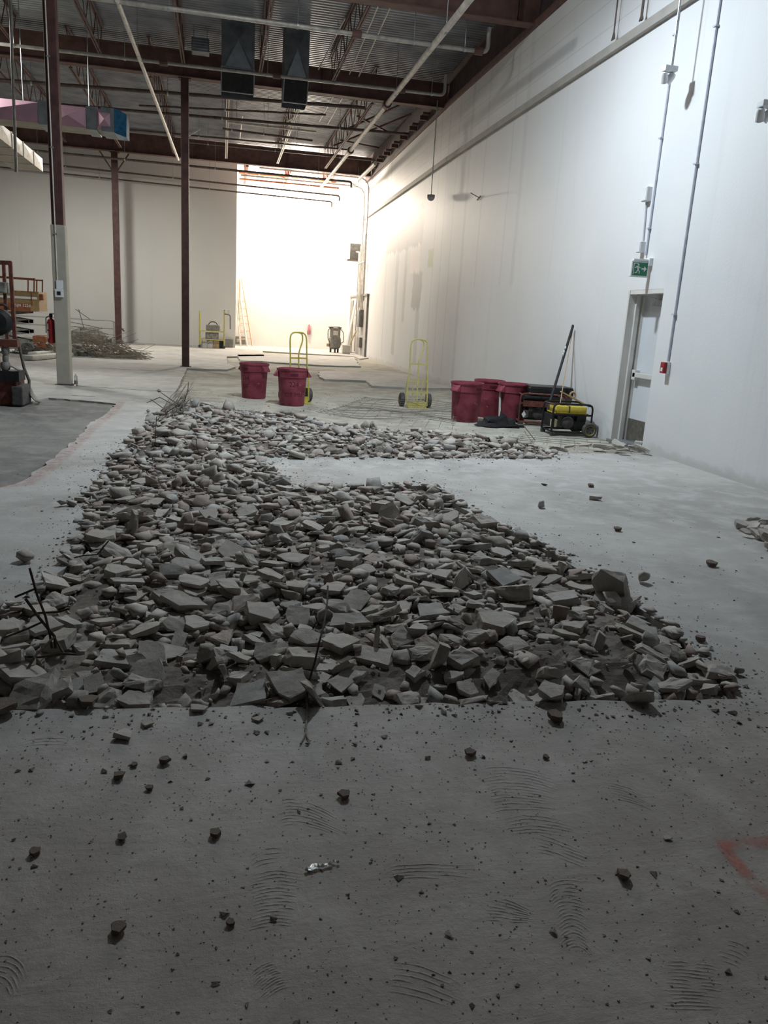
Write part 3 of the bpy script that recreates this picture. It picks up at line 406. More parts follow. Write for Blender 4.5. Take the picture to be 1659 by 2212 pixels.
-142,2334,41,-31,38,-7,18,7,-176,1983,12,-1,-2,20,1,18,70,971,33,24,20,19,20,6,220,2201,93,-23,44,0,6,9,35,738,-19,-7,3,-24,12,18,293,2072,121,-24,28,33,22,14,87,2248,113,-3,2,48,12,8,65,1336,33,1,0,23,11,11,297,831,25,-1,-2,-49,20,19,536,2024,88,2,4,41,13,19,337,2259,44,47,-7,-11,11,16,-115,1405,40,-3,5,44,14,15,
413,1937,87,-2,11,37,4,8,171,1859,58,-46,19,0,24,12,-127,2010,59,-1,-50,0,2,9,-130,636,6,36,30,16,6,10,250,812,9,0,-1,-50,12,6,101,2146,76,4,5,-47,11,14,291,872,53,-18,25,-38,16,26,218,1047,52,0,0,8,12,13,196,1444,-26,-7,31,35,13,10,582,1914,54,-47,-17,0,8,22,289,586,-39,8,2,-48,18,7,202,777,10,43,25,1,4,20,
584,2095,90,2,2,44,17,8,-160,974,-14,-29,41,-3,22,11,307,1347,-12,5,1,43,17,14,209,987,70,-19,6,45,4,8,-12,2506,89,-9,8,-35,7,9,-121,1339,29,-50,-4,-1,25,15,-166,887,-7,-6,-1,49,1,17,-174,2305,-2,15,-27,-15,16,10,-36,1617,42,36,-34,2,23,17,-53,732,-10,16,11,8,22,12,2,2462,124,49,-1,9,17,18,47,2184,83,31,-14,-14,15,11,
468,921,-29,50,4,0,23,13,257,1976,108,-2,-2,-8,7,10,-68,1056,1,1,-10,39,4,17,260,1150,22,23,44,-3,18,11,423,2244,29,-31,-2,-33,8,26,245,2062,100,1,9,12,9,13,237,854,18,-40,-29,5,12,13,654,2130,23,-10,0,-10,14,17,24,933,9,2,6,44,19,6,503,2100,69,3,0,-22,16,12,-17,1539,24,44,-22,2,9,11,-33,2657,-28,-7,8,-3,11,11,
332,1995,112,4,2,0,22,14,624,1855,-14,7,1,-39,22,12,168,957,56,-46,-20,-1,2,26,10,1773,26,2,2,28,1,14,135,1257,9,35,-5,-19,22,8,-43,1397,53,-44,-23,-2,23,6,-54,1931,93,17,28,32,17,9,744,2006,114,-25,12,-11,17,8,5,696,-14,-4,0,-46,0,13,763,1915,51,3,5,40,19,8,-181,2639,-29,-50,0,3,3,12,41,1949,50,24,0,-21,16,6,
-69,1032,-1,-1,0,29,12,15,250,1849,58,-39,-30,-2,18,8,0,1053,21,-37,33,-2,7,20,-194,1975,-23,5,-4,-40,12,19,201,1886,85,-10,5,-31,24,9,-190,1382,-19,-5,1,27,0,7,229,2133,93,21,-44,9,10,10,-20,1151,-6,-3,0,2,22,14,-93,732,3,50,6,-1,23,19,-115,617,0,27,17,26,17,12,-184,705,29,-13,48,-7,19,12,-44,1034,6,3,0,2,22,19,
201,1138,34,27,42,-2,21,14,183,924,30,2,3,-46,25,20,852,2024,-28,-5,-12,35,15,6,-123,2067,77,-10,4,-19,7,19,392,2023,101,45,22,-2,18,11,340,1854,73,39,4,20,19,9,-137,775,10,30,-40,0,21,11,-7,680,-5,49,9,-1,20,7,793,1876,17,-37,-33,-1,24,20,-112,1502,27,2,50,-1,22,15,-323,652,-23,-2,-2,34,5,26,514,1878,81,46,-14,12,8,19,
113,2415,104,-3,0,-27,16,14,-84,1080,-19,0,2,-38,18,19,849,1921,-10,-5,4,-46,14,20,30,1278,24,0,3,-37,0,13,-144,1815,74,-4,2,-31,10,16,227,836,18,-8,22,41,2,9,41,642,-6,-47,-15,0,21,15,-87,1045,9,-1,-2,-18,20,26,38,2117,60,6,6,-17,6,8,236,787,16,2,-2,-11,24,25,175,1183,17,-4,1,5,25,11,-44,2449,81,14,-35,17,3,9,
128,983,49,13,-1,29,18,9,177,2114,81,4,-3,-23,6,14,-167,652,40,-5,4,-19,0,26,163,2457,-32,10,-49,-2,21,12,46,1175,8,6,-4,-33,22,10,569,1892,21,4,-50,-2,7,6,197,1325,0,0,10,47,24,8,72,2328,131,50,2,-4,12,14,187,1190,17,-3,15,37,16,9,-80,1169,-18,-44,22,0,5,19,689,1994,99,-46,19,0,13,21,286,2340,-27,42,-26,-1,1,9,
344,2145,65,-1,-2,50,22,11,-22,1424,60,0,-2,-24,20,17,-58,1986,43,4,4,38,6,14,42,2019,49,2,-3,26,5,13,44,853,21,1,-44,9,13,12,60,2471,88,-1,2,35,7,13,365,2181,54,-2,4,24,14,15,-19,1851,50,-6,0,43,11,11,691,1851,-22,24,16,25,21,6,161,1373,22,15,-48,-2,23,15,-5,2625,-14,0,9,28,1,26,403,1380,-22,-43,26,-3,10,15,
-175,2176,-5,-13,-11,41,25,8,595,2180,-38,0,3,42,4,12,65,2316,117,0,-4,-28,15,9,128,1250,50,-31,-25,27,18,19,47,1542,38,-9,9,-40,17,11,-148,1395,21,0,-2,20,12,11,84,1663,-29,35,-16,32,20,6,593,2015,89,-27,27,-13,10,6,238,1996,112,-3,-4,20,0,17,602,2026,85,4,-2,24,15,12,75,1498,16,22,22,-6,13,10,555,2028,83,-34,37,1,0,10,
445,999,-18,24,-2,-25,22,11,-7,1124,-4,3,4,8,1,8,-317,730,-9,-39,31,-5,17,10,-206,641,-4,-20,-11,44,21,15,136,2150,141,0,4,50,1,25,205,2082,84,4,-4,-4,15,7,42,1297,40,1,-1,45,2,22,-30,1853,50,3,3,21,24,10,225,1815,13,-33,36,6,25,26,591,2157,19,21,13,28,16,9,-65,1903,69,50,-6,0,23,26,-155,2498,-8,28,-13,-35,2,6,
-69,1682,23,-48,-12,0,0,7,534,1879,36,4,0,29,2,24,-203,1781,-20,-14,-12,4,0,8,701,2124,-7,-38,-4,-31,4,8,221,855,27,19,46,1,8,15,-61,657,25,0,-11,47,9,26,106,2117,71,-1,2,-28,0,11,118,1247,20,39,-32,-1,3,14,318,1327,-31,-2,1,6,21,11,-39,1741,36,-26,43,3,22,14,-39,1649,8,4,7,-2,9,6,-20,1014,65,-13,48,-3,17,9,
68,1431,47,1,-1,-35,23,17,345,2274,-3,24,-43,3,23,12,83,2137,71,-3,0,37,14,10,287,999,32,4,2,24,24,11,407,1107,6,1,8,3,1,8,849,1951,-8,17,-46,2,24,11,16,741,-29,-1,-3,-41,24,10,643,1868,7,-43,-25,-2,22,17,133,1794,-25,-36,-34,-4,10,10,68,1877,54,20,-46,-1,3,15,26,2239,95,1,-5,16,4,11,367,678,65,-46,-19,9,23,9,
84,1587,-30,45,-21,-1,13,7,435,2064,78,-3,2,8,21,18,81,2063,55,2,3,-42,18,21,-37,1295,49,-12,48,-4,16,25,481,1898,62,3,-5,35,3,19,152,1907,69,-43,25,-1,1,11,-203,1881,-11,-4,-6,-33,14,16,243,672,46,24,43,-5,11,20,-51,1087,-10,1,4,40,6,18,731,1895,30,6,1,-38,24,7,-71,1218,-2,-46,14,6,23,8,-161,1153,-18,30,39,7,23,15,
43,948,20,-48,-12,-1,14,10,-51,1414,50,2,1,-27,14,13,46,791,9,-1,4,-31,17,24,220,710,16,2,-1,-46,11,17,-133,2055,52,0,0,41,11,12,219,1380,2,-10,-49,-2,23,11,23,2657,-27,-30,8,39,18,6,-118,1059,-15,0,-3,-39,12,15,589,2079,87,0,-2,-10,12,17,376,1236,-16,18,-47,0,11,13,123,1122,39,5,7,24,19,10,422,1219,-28,0,7,38,3,12,
280,2219,79,6,4,10,13,11,-130,619,-29,-1,0,0,25,15,571,2046,92,3,4,28,19,19,24,2299,115,6,-4,-43,19,14,259,2089,101,24,-13,-20,0,9,-41,1976,54,1,2,23,16,26,508,2106,63,-2,4,-5,14,6,47,2163,78,0,-4,31,7,19,171,1009,52,-20,46,0,21,12,154,702,44,-33,9,37,12,16,470,1975,80,-18,30,-31,12,8,-9,1766,33,6,-20,46,16,6,
-42,2420,109,-24,-24,30,8,13,-18,1554,23,-3,1,-9,21,26,-61,1460,41,0,2,50,24,18,401,1194,-14,-4,-50,2,4,7,-8,1571,72,-22,-30,-19,17,17,26,2173,73,1,-2,45,12,10,220,2141,93,-50,-6,-1,22,15,0,981,18,6,5,35,13,8,340,1810,-22,4,1,-16,7,18,-21,1734,32,6,7,35,24,22,-3,1794,64,-31,2,-37,2,12,12,2238,95,5,-4,-46,22,9,
-97,2048,103,39,31,-3,17,24,-156,2514,4,-49,3,3,3,12,-157,1105,-29,-41,-29,-1,7,10,-214,791,-8,-4,2,40,10,9,311,872,17,25,43,-1,8,6,321,1392,-13,18,27,24,22,11,435,946,-3,-7,19,20,17,11,338,1381,-8,2,1,-50,8,13,24,1083,19,2,2,-40,4,16,159,2438,-15,39,-30,3,9,9,25,2315,111,2,1,44,22,7,-98,2188,76,-14,-48,0,2,7,
370,1251,-20,7,1,-40,1,8,-9,1251,15,4,3,-39,25,21,-200,1644,-32,-7,-3,31,18,10,-167,2455,-30,-9,-4,47,18,11,177,1122,41,6,50,-2,5,13,58,1453,51,-4,-4,-44,12,14,432,769,22,-13,-3,-32,1,7,-115,1517,22,49,-9,2,2,12,-43,2281,101,2,4,2,12,16,34,1173,0,-2,0,42,11,9,658,1843,-9,-20,-6,37,3,12,268,2081,91,-1,1,47,9,14,
-170,1136,-32,4,50,0,10,15,635,1925,41,-50,0,-1,0,8,-182,651,9,4,2,38,2,20,-112,1573,27,2,-2,4,17,18,653,2163,26,-40,29,-1,8,13,338,1314,-29,2,-1,29,20,7,-309,649,-15,19,-11,-44,2,11,297,1460,8,15,10,-33,17,21,-245,684,41,7,28,-41,2,21,639,2051,109,-49,8,-3,3,19,576,2029,81,6,6,-8,9,7,17,755,-23,-22,0,-17,6,7,
64,2349,116,14,-2,17,5,8,137,1927,78,-48,-15,-2,23,21,-62,2011,50,1,28,41,15,11,3,1670,7,-14,-48,-1,7,13,-67,1634,13,1,1,4,21,10,-171,632,-7,39,-27,4,16,7,183,1141,33,0,2,22,24,19,-92,1149,-25,-1,-6,-39,5,17,288,1176,25,11,30,31,22,21,-170,1088,-28,48,-13,-3,22,12,-156,2604,-18,-3,-6,-14,12,17,262,1802,-23,6,1,-5,16,18,
69,2127,64,0,3,50,6,14,13,933,21,-33,-3,1,20,10,-79,1326,31,-50,-6,-1,7,8,-187,1725,1,-4,-3,37,6,15,240,1844,73,43,25,7,23,16,-6,1711,3,2,-1,15,4,11,186,2302,118,-6,4,29,18,12,136,2220,105,-11,22,-39,21,9,636,1910,39,3,-20,-41,14,13,-39,1251,6,1,5,-50,25,14,120,2315,126,0,-2,10,0,13,104,673,-5,1,1,46,15,16,
-130,807,21,-23,-44,0,13,15,201,1105,50,-1,1,50,25,26,206,1215,18,-2,-6,47,19,14,125,1062,43,0,-3,-1,4,18,240,1166,48,-44,-23,7,10,21,64,1771,-4,-28,-4,41,21,14,372,1461,-30,-2,-6,-36,12,11,118,1292,37,8,11,47,7,19,286,1926,116,6,15,5,12,11,-195,2153,-1,42,24,-13,1,15,379,871,2,1,5,26,16,15,-161,2523,-22,6,-4,-43,12,17,
392,895,-3,-2,0,-41,20,13,162,723,6,30,17,-34,20,10,-17,1925,58,39,-29,-6,9,10,408,900,1,1,15,-17,1,13,-82,2491,67,-23,44,-1,9,9,-129,1799,68,5,3,23,6,12,98,832,-11,-24,-11,24,2,7,471,647,-5,3,-13,-45,23,19,355,716,53,-20,-7,45,25,7,-98,2315,73,-1,-4,33,1,9,470,2239,-30,-17,-4,23,14,8,-85,1188,-18,-2,0,-48,18,16,
-105,2369,69,42,-28,1,11,26,-37,2338,157,9,-44,17,18,26,157,1952,77,-4,-4,-50,5,10,-81,1627,26,8,-2,-6,23,15,-158,849,12,0,-48,-2,0,6,273,965,29,13,-2,9,15,9,-4,1626,7,0,6,31,3,14,114,2478,12,37,-31,5,20,14,243,1452,-33,-2,-1,13,7,12,-37,1949,50,-2,-1,-50,2,11,434,935,-27,4,1,46,10,9,679,1847,3,-30,37,-13,4,12,
4,1489,43,8,49,-3,6,9,354,1296,-34,4,0,-26,11,6,231,977,39,4,0,-9,23,7,107,893,5,6,0,30,6,14,-49,2148,58,4,4,42,24,6,-190,1951,-19,6,0,-49,0,12,431,654,41,-20,-45,3,12,24,-70,772,1,-30,20,22,20,12,140,989,47,-41,28,0,18,11,533,1906,42,2,4,46,19,15,74,1823,23,6,-5,41,12,16,-177,1692,33,-17,-15,32,8,10,
-42,2256,106,3,1,-38,8,21,-91,1832,90,43,-24,11,8,10,94,1010,44,-40,30,0,11,20,41,2038,45,-1,-8,-37,5,9,-155,754,9,-2,-2,-43,10,12,110,2101,71,-15,48,2,13,7,-167,2558,-36,-4,-5,15,0,8,461,843,-28,-4,1,-33,4,17,320,918,9,-4,2,-42,4,20,-69,2185,72,-43,26,0,9,11,353,1891,83,-33,-37,-1,2,6,384,1179,4,50,0,0,25,13,
407,1847,37,9,10,-45,4,15,683,1865,10,-11,32,-22,17,7,331,1832,21,-44,-19,-4,9,19,379,1003,9,2,17,29,2,8,355,1355,-22,-22,-45,-1,1,12,26,902,44,-11,41,-4,3,9,404,1298,-26,48,-15,-1,14,17,668,1839,-34,1,-3,42,11,16,291,1266,-22,20,-46,2,7,7,-65,795,23,3,6,30,12,15,-104,2543,93,-16,-7,-13,23,9,-141,1892,72,-35,36,-2,7,11,
613,2156,-5,-13,-47,11,16,10,-56,925,24,12,2,-9,22,26,20,1955,46,-3,0,-8,0,11,-54,874,15,-49,10,2,17,10,208,967,41,2,1,6,11,26,689,2033,111,0,-2,-50,17,9,200,1148,27,-9,-2,13,12,6,118,758,-17,-50,2,-1,4,13,547,1810,-1,17,-44,16,12,14,66,2575,-35,-32,-38,-2,2,6,-16,1489,53,-31,36,17,1,9,227,1897,83,0,0,37,1,15,
190,2083,90,6,-2,-26,19,12,30,1495,36,-6,1,7,11,9,283,1793,21,41,28,0,4,24,-133,1444,17,3,-1,-50,11,12,-116,982,21,-30,1,-15,6,10,171,903,20,-47,-17,-2,15,11,482,669,-33,11,-7,-44,19,6,281,1339,-25,-2,-1,30,5,8,404,958,-9,-8,4,4,15,7,-47,909,5,-43,-27,0,11,11,-74,1073,7,11,8,11,19,16,-142,1742,64,25,-14,-2,19,11,
-45,962,22,7,8,-24,11,11,308,2249,68,2,2,-19,23,13,-162,1677,44,18,46,-3,25,19,416,2147,55,1,2,50,12,22,204,1135,64,-35,-34,10,0,16,109,1468,-27,0,6,0,2,6,-100,1182,-24,-42,-27,0,18,9,105,2166,84,9,-1,27,15,15,-31,1840,64,1,-7,44,8,10,23,1141,7,-33,11,-17,9,6,149,2020,79,2,2,-48,21,11,-80,820,-3,5,6,-7,3,7,
-159,2623,-35,-6,2,48,24,9,83,1322,48,-5,4,50,1,26,-177,2382,6,-50,1,-3,7,20,-159,2030,37,-6,-6,8,5,12,95,1221,16,-4,8,49,2,9,436,1834,-2,12,0,2,6,19,204,1806,-18,-40,29,3,10,10,19,1632,-4,1,6,50,6,12,86,1151,37,7,-6,3,23,17,572,2170,6,5,2,-42,17,10,251,1229,-6,1,-8,-46,12,8,-207,1672,-23,46,19,-1,15,13,
-41,735,5,12,-4,32,12,15,56,1781,-14,13,-48,-4,25,7,187,1905,81,-1,-2,25,25,23,363,2137,59,-2,3,-35,18,19,421,1052,3,41,-28,-3,7,11,72,1865,42,4,-1,43,15,8,435,588,-22,8,5,-43,3,11,-71,1479,46,-2,-6,6,0,22,-141,1671,38,10,-13,-39,4,7,-66,1295,15,4,-3,26,10,9,42,2232,100,2,-2,33,12,13,-133,2349,64,-10,-1,27,24,16,
-192,2061,18,-45,22,2,25,21,-60,2548,86,0,-4,37,0,7,-123,1812,67,-5,-50,-1,5,6,-194,1840,30,6,10,39,1,16,353,1908,95,11,4,-37,16,14,-184,2010,-9,-8,1,49,12,18,219,1157,43,-26,-9,27,10,11,111,846,-5,-43,-26,-1,16,11,429,1139,-23,39,-30,-4,11,7,460,2008,94,-15,-48,0,7,15,328,1054,31,-37,-34,1,10,17,273,856,13,-50,-2,-1,9,9,
-90,617,-3,-24,43,4,19,21,249,1190,6,6,1,35,5,12,156,902,22,-48,14,-1,0,13,-157,2646,-35,5,-6,-46,6,12,-225,804,-30,-2,-3,-37,25,7,651,1990,81,9,2,9,19,12,644,1946,66,-27,20,-1,22,12,-147,2456,9,-46,17,-9,12,14,362,773,46,-23,17,-37,13,16,197,617,-9,0,0,0,10,8,-22,1910,62,4,4,-30,7,12,328,712,56,-27,42,-2,19,13,
201,850,48,27,42,2,25,17,550,1862,7,2,2,-49,19,8,-172,2559,-17,-1,50,-1,11,16,79,1694,-31,-34,9,30,20,9,267,1158,43,-6,3,-2,8,20,383,1080,19,-6,6,-16,7,13,-182,2269,-19,2,-1,-49,0,14,355,1097,30,15,-48,0,7,20,569,2159,36,-34,36,1,21,15,-142,2233,66,2,-13,7,5,15,284,849,26,7,15,44,23,11,-135,1247,-1,4,-9,-43,10,15,
-52,780,-4,2,0,31,20,22,-197,1574,-30,2,-1,-5,1,11,-12,899,-1,-29,-41,-2,1,7,427,1079,-2,3,3,42,9,26,288,729,60,1,0,-24,8,26,-12,726,-15,3,-50,1,7,12,334,2299,-29,-7,4,-7,9,10,316,1279,-32,-4,-5,2,4,7,-55,2134,59,-2,0,-49,15,20,-137,2113,72,-24,44,0,20,12,351,1339,-31,2,0,49,10,9,552,2112,97,-32,-8,37,3,16,
-16,1527,35,-2,14,-18,21,14,160,933,29,-50,-1,1,14,6,144,1958,89,-48,13,-2,17,9,295,1897,98,2,50,2,7,13,552,2172,18,-32,-34,-16,10,9,-114,2274,79,48,-15,1,24,8,227,953,32,3,-2,49,4,14,9,1790,32,9,4,-32,16,9,69,887,-2,11,4,-7,6,6,-191,2254,-36,11,2,-29,9,7,-78,1682,39,40,28,10,6,11,348,2293,-14,-10,1,49,20,15,
-164,1758,44,1,-4,15,1,6,93,1190,20,-42,27,-1,4,16,426,1251,-16,-5,48,-4,20,15,596,1857,-2,-9,49,5,8,7,459,732,14,6,-49,-2,3,18,321,593,-15,-9,34,-28,3,10,101,1553,-27,-34,-36,1,20,10,604,2167,-26,-6,2,-13,1,8,16,1276,40,10,-11,-19,16,16,48,1696,-26,0,5,0,11,8,-174,1906,20,49,6,10,21,12,416,1899,74,-48,-13,1,18,14,
8,968,32,11,-7,9,20,14,369,2320,-18,11,-12,-17,0,11,369,1202,-10,3,6,41,6,9,742,1833,2,-4,48,-1,16,19,-149,1459,47,27,-4,-42,9,20,10,798,-28,20,-19,-24,15,9,183,848,7,-36,-35,-1,1,14,96,1535,-23,0,3,46,14,21,-150,2102,50,-6,-9,16,25,11,-83,1607,15,1,4,-20,14,11,11,861,48,-1,2,-37,16,24,-47,1754,42,7,4,9,19,13,
1,2091,52,5,-3,-43,19,16,40,1251,14,-1,0,3,21,15,544,2186,-14,-3,5,-5,16,18,409,1240,-27,0,4,37,1,18,256,865,21,0,3,2,14,21,280,951,42,-17,47,0,24,17,-79,2566,109,-21,-44,-7,23,15,8,1466,58,6,4,27,7,21,90,2171,91,4,4,-36,14,23,297,1219,-18,-1,2,32,11,7,356,812,16,0,1,6,23,13,152,1308,13,3,-2,-43,13,11,
30,994,22,39,31,1,1,10,-119,2399,71,20,45,0,5,23,-102,916,18,-6,-2,24,25,13,769,2023,109,9,2,41,20,9,298,598,4,-29,40,2,3,22,-26,1258,10,26,-13,-31,22,9,116,2092,77,-47,-16,-1,17,7,2,1540,24,0,-3,-50,16,11,-88,689,43,4,2,-36,16,8,148,1789,-29,35,1,-13,22,14,132,1279,21,-49,9,2,19,12,475,2212,-29,-2,-6,-49,11,9,
497,2143,57,-39,31,-1,16,8,70,1734,-28,2,1,49,12,15,-279,749,10,-3,6,-2,13,17,240,893,17,4,0,41,10,16,234,937,32,3,2,-30,1,13,221,614,-11,0,8,-47,7,14,203,1160,29,1,-1,-49,14,18,-2,907,2,-1,7,-49,7,8,276,1331,-27,7,0,37,5,6,417,2095,68,38,-32,0,25,6,-174,1873,33,-9,3,40,24,13,-147,1572,43,0,5,-7,9,18,
153,1177,24,26,43,-3,1,11,45,1638,-5,9,-49,0,2,19,323,1938,109,-16,-9,24,21,12,95,2197,95,-42,28,1,18,9,-39,1923,68,9,8,6,6,20,-158,1207,-15,1,50,1,8,10,396,948,-11,3,1,49,24,15,458,594,-6,48,12,0,14,18,-2,1282,24,30,-9,11,13,6,274,917,22,0,2,-27,9,17,-200,2112,14,-11,-46,4,7,21,-85,1458,36,31,11,-2,22,9,
-291,765,-33,3,-8,-32,6,10,315,2144,72,14,8,5,11,9,-175,965,-22,-17,31,35,22,15,213,1365,15,4,-1,-25,5,26,212,888,14,4,-1,-26,24,9,119,2025,85,-29,13,-14,3,12,328,1123,27,-31,6,-7,12,14,268,1879,80,-50,-7,-1,24,6,-11,1388,49,1,-3,-20,10,14,318,2058,96,-1,-2,-44,12,10,-10,2409,82,0,2,41,23,8,317,1192,10,46,-20,0,3,21,
-71,2701,-25,1,3,-16,1,26,227,1049,71,-2,2,-9,21,11,-11,987,12,-2,-4,-47,5,11,-52,1016,28,7,6,-41,1,25,-13,839,-3,15,11,-45,24,10,817,1893,16,19,-26,-33,0,7,504,2126,64,0,-2,-44,12,22,59,1321,35,-43,26,1,10,10,-127,1666,30,1,1,-19,9,21,-157,2378,-3,-6,-2,48,4,10,30,2597,-18,-7,12,-28,22,14,22,1238,28,-16,-18,0,4,12,
-151,1984,54,30,-33,-20,3,6,239,761,26,20,-46,3,2,13,127,1783,5,-29,-35,18,17,13,-160,1883,58,0,-2,20,19,11,52,886,2,-39,31,1,18,18,287,821,27,-47,13,9,12,8,144,1145,48,-45,-11,18,23,9,121,2104,76,-33,37,0,16,11,-188,1408,-11,15,-4,-46,0,9,109,2013,67,3,-2,-8,24,16,392,1036,15,-11,-44,-17,9,8,727,1996,132,-47,17,3,18,20,
444,2044,86,-4,0,-24,7,16,-7,959,17,-1,8,-44,7,12,38,1111,14,-3,-1,14,21,20,-103,1331,36,-23,-44,0,19,11,-186,1289,-24,0,-3,-30,7,12,-82,2186,79,-41,-28,0,22,11,-106,1833,68,1,-30,40,12,7,350,2169,61,2,-1,-49,3,12,63,1291,24,-43,25,0,6,6,-175,762,18,2,0,38,12,15,-208,1650,-36,-6,-2,8,4,6,220,730,48,10,45,-15,4,15,
256,2301,91,-4,9,11,14,11,29,2372,117,50,4,-3,16,14,286,1994,109,2,2,27,24,11,456,985,-31,2,4,-46,14,9,-70,796,0,50,-5,-2,3,17,-14,1873,55,-1,2,48,1,21,182,1256,2,-1,-1,-19,15,16,-79,2069,46,2,-4,-26,15,12,164,1384,52,42,-23,4,24,14,73,1578,-23,-1,2,-26,24,15,6,1264,18,2,3,-10,14,12,297,1246,-15,36,-34,0,11,21,
24,889,7,-22,27,-28,9,11,-72,754,16,-8,-1,43,7,22,300,710,75,29,-6,34,24,13,38,1185,13,-2,50,-1,13,11,-63,1490,27,-2,1,50,11,7,22,1578,15,-1,4,18,8,10,174,1232,19,3,-2,-50,3,25,0,817,3,-39,-30,-9,0,17,81,1561,-21,9,9,-10,21,9,257,2324,63,-30,-37,14,13,12,371,1180,40,11,0,-48,8,24,293,1821,5,-43,-22,-1,12,11,
175,2385,100,34,7,21,22,9,327,2155,63,-2,3,2,25,11,-172,2566,-40,-50,-3,-1,9,6,54,1830,45,43,-25,-2,15,26,125,2176,118,9,-12,-33,6,16,434,978,-7,1,4,2,8,17,-71,1466,78,-1,-5,43,24,13,41,1001,34,-2,7,-23,18,17,-54,1621,20,-24,-7,14,12,12,790,1923,62,22,9,4,22,12,164,847,7,-6,-2,40,14,17,462,1097,-27,6,-4,-13,20,11,
-5,2389,105,4,4,11,1,24,-94,852,12,-1,2,-42,9,23,366,2195,50,50,2,-2,22,6,149,844,-1,0,0,47,14,12,184,2268,112,0,-4,31,7,9,340,1896,113,6,-6,16,20,26,282,877,25,3,9,28,14,15,311,903,69,-15,-44,7,23,17,-175,1073,-30,4,13,5,9,11,315,1334,-27,6,-13,-48,11,8,384,2176,84,-32,18,2,22,20,379,1409,-11,-42,-27,3,2,16,
251,2059,119,6,-48,-1,10,14,725,1977,77,-49,9,0,11,9,-116,2512,86,1,7,43,7,23,314,1229,8,-29,-41,5,6,23,319,609,7,13,7,13,24,11,45,608,-13,15,47,-4,11,20,374,721,62,39,31,-3,23,23,-60,1261,28,-39,30,2,6,18,387,1833,2,9,-6,41,24,9,29,2348,115,0,1,49,20,15,208,810,7,-2,-1,28,21,24,347,607,12,-5,3,-41,3,12,
15,1644,15,9,-49,6,23,18,-81,1364,35,-2,2,-38,0,7,109,2225,106,8,0,35,15,13,253,1163,15,47,-16,-1,5,7,140,1154,29,10,-9,-48,16,8,-162,1395,12,5,-1,-33,14,11,157,1964,87,-49,7,-2,13,11,13,2284,118,6,48,3,0,11,164,1787,6,43,-25,0,0,14,155,1077,50,31,39,1,1,8,418,2226,-6,-15,23,32,16,9,-97,1653,23,-29,-41,-1,24,9,
-150,2404,17,-24,43,-5,23,17,362,1881,93,-14,46,7,9,15,-98,990,8,50,5,0,1,10,452,1985,97,-47,-16,2,8,12,220,1189,28,24,43,-5,1,15,-216,1714,-20,-17,-43,7,1,6,193,1357,1,-6,-7,47,18,7,14,2383,99,0,1,25,16,10,-2,2661,-30,-14,48,0,16,16,-159,1646,34,9,-9,44,0,15,61,1137,17,-8,7,49,16,8,410,1944,102,-2,13,39,1,16,
-178,2293,-5,48,-9,3,18,11,768,1930,68,19,4,16,19,11,485,806,15,49,10,4,14,26,-166,1973,38,26,-42,-10,5,11,22,1096,6,-2,3,48,23,8,55,1307,51,-39,19,-12,9,15,24,2401,97,1,-2,-9,23,20,425,1819,-10,-2,7,16,15,18,461,661,17,-47,4,0,6,17,41,876,51,8,-7,-32,4,8,151,1341,13,14,4,38,5,6,296,2194,90,-26,43,3,11,24,
340,2216,59,2,2,45,16,12,652,2034,96,11,-1,-42,16,8,198,1454,-7,33,-2,-12,15,20,291,798,40,26,-42,-5,0,17,-126,790,14,-1,-2,49,8,7,68,1919,58,-18,-19,27,5,7,-4,2061,70,-29,-20,33,24,11,31,1032,53,-44,19,-11,13,20,-181,2075,-8,4,-1,2,4,10,100,1251,16,7,4,-11,13,7,361,659,58,5,-1,-22,14,11,-36,1576,16,2,5,37,22,12,
410,829,4,3,-2,-22,6,13,100,1375,43,-48,12,3,22,12,149,2349,118,2,-1,-24,24,14,513,2203,-16,-5,-7,44,0,12,116,1026,46,-1,-5,4,4,16,365,1343,20,40,-11,-2,14,20,247,806,8,2,-1,-7,23,6,-62,1330,36,24,44,1,18,15,-112,1811,70,-6,2,-47,0,11,-82,915,18,-46,-19,2,22,12,-192,625,14,23,-44,-2,5,26,-7,1610,13,2,1,45,20,16,
411,1261,-31,-19,-46,2,4,12,676,1934,48,10,-2,-31,19,10,-82,2248,83,2,8,31,3,7,-84,2152,60,2,-4,43,4,13,-110,2146,66,-7,2,-45,1,8,-103,2088,65,9,2,-16,11,26,89,1951,54,0,-2,-42,4,11,-4,1489,58,-36,33,-8,1,12,-173,1517,-3,-24,15,38,13,8,839,1898,-18,11,0,6,5,14,-21,2403,93,-1,10,-48,11,11,340,907,28,-14,-46,-10,1,11,
529,2067,76,-3,-2,-7,18,16,334,1808,4,4,-4,-39,10,8,284,1953,106,0,-4,26,0,8,17,1675,24,43,26,-4,6,14,134,860,-6,-2,3,44,11,6,-86,1716,33,-2,-1,-48,12,10,53,2128,64,0,0,-50,20,8,650,2149,-12,47,4,6,10,8,-33,1437,74,13,20,-42,2,12,-162,2501,4,-24,-19,35,17,12,703,1853,-21,2,0,-27,4,11,116,1247,50,-9,-49,-2,23,9,
363,2289,-33,-7,-49,3,10,11,194,2205,100,-44,-23,1,22,10,-210,1315,-29,-13,-18,15,4,7,106,2171,129,-2,9,-46,3,21,137,2377,117,22,45,0,3,7,188,2475,-11,49,3,-2,7,18,12,1755,14,4,2,44,23,8,-61,855,22,-24,-44,0,17,18,2,2108,50,-19,-46,-1,10,10,339,1135,14,-48,-12,1,21,11,226,826,26,2,48,-15,12,19,-322,712,11,9,47,9,12,18,
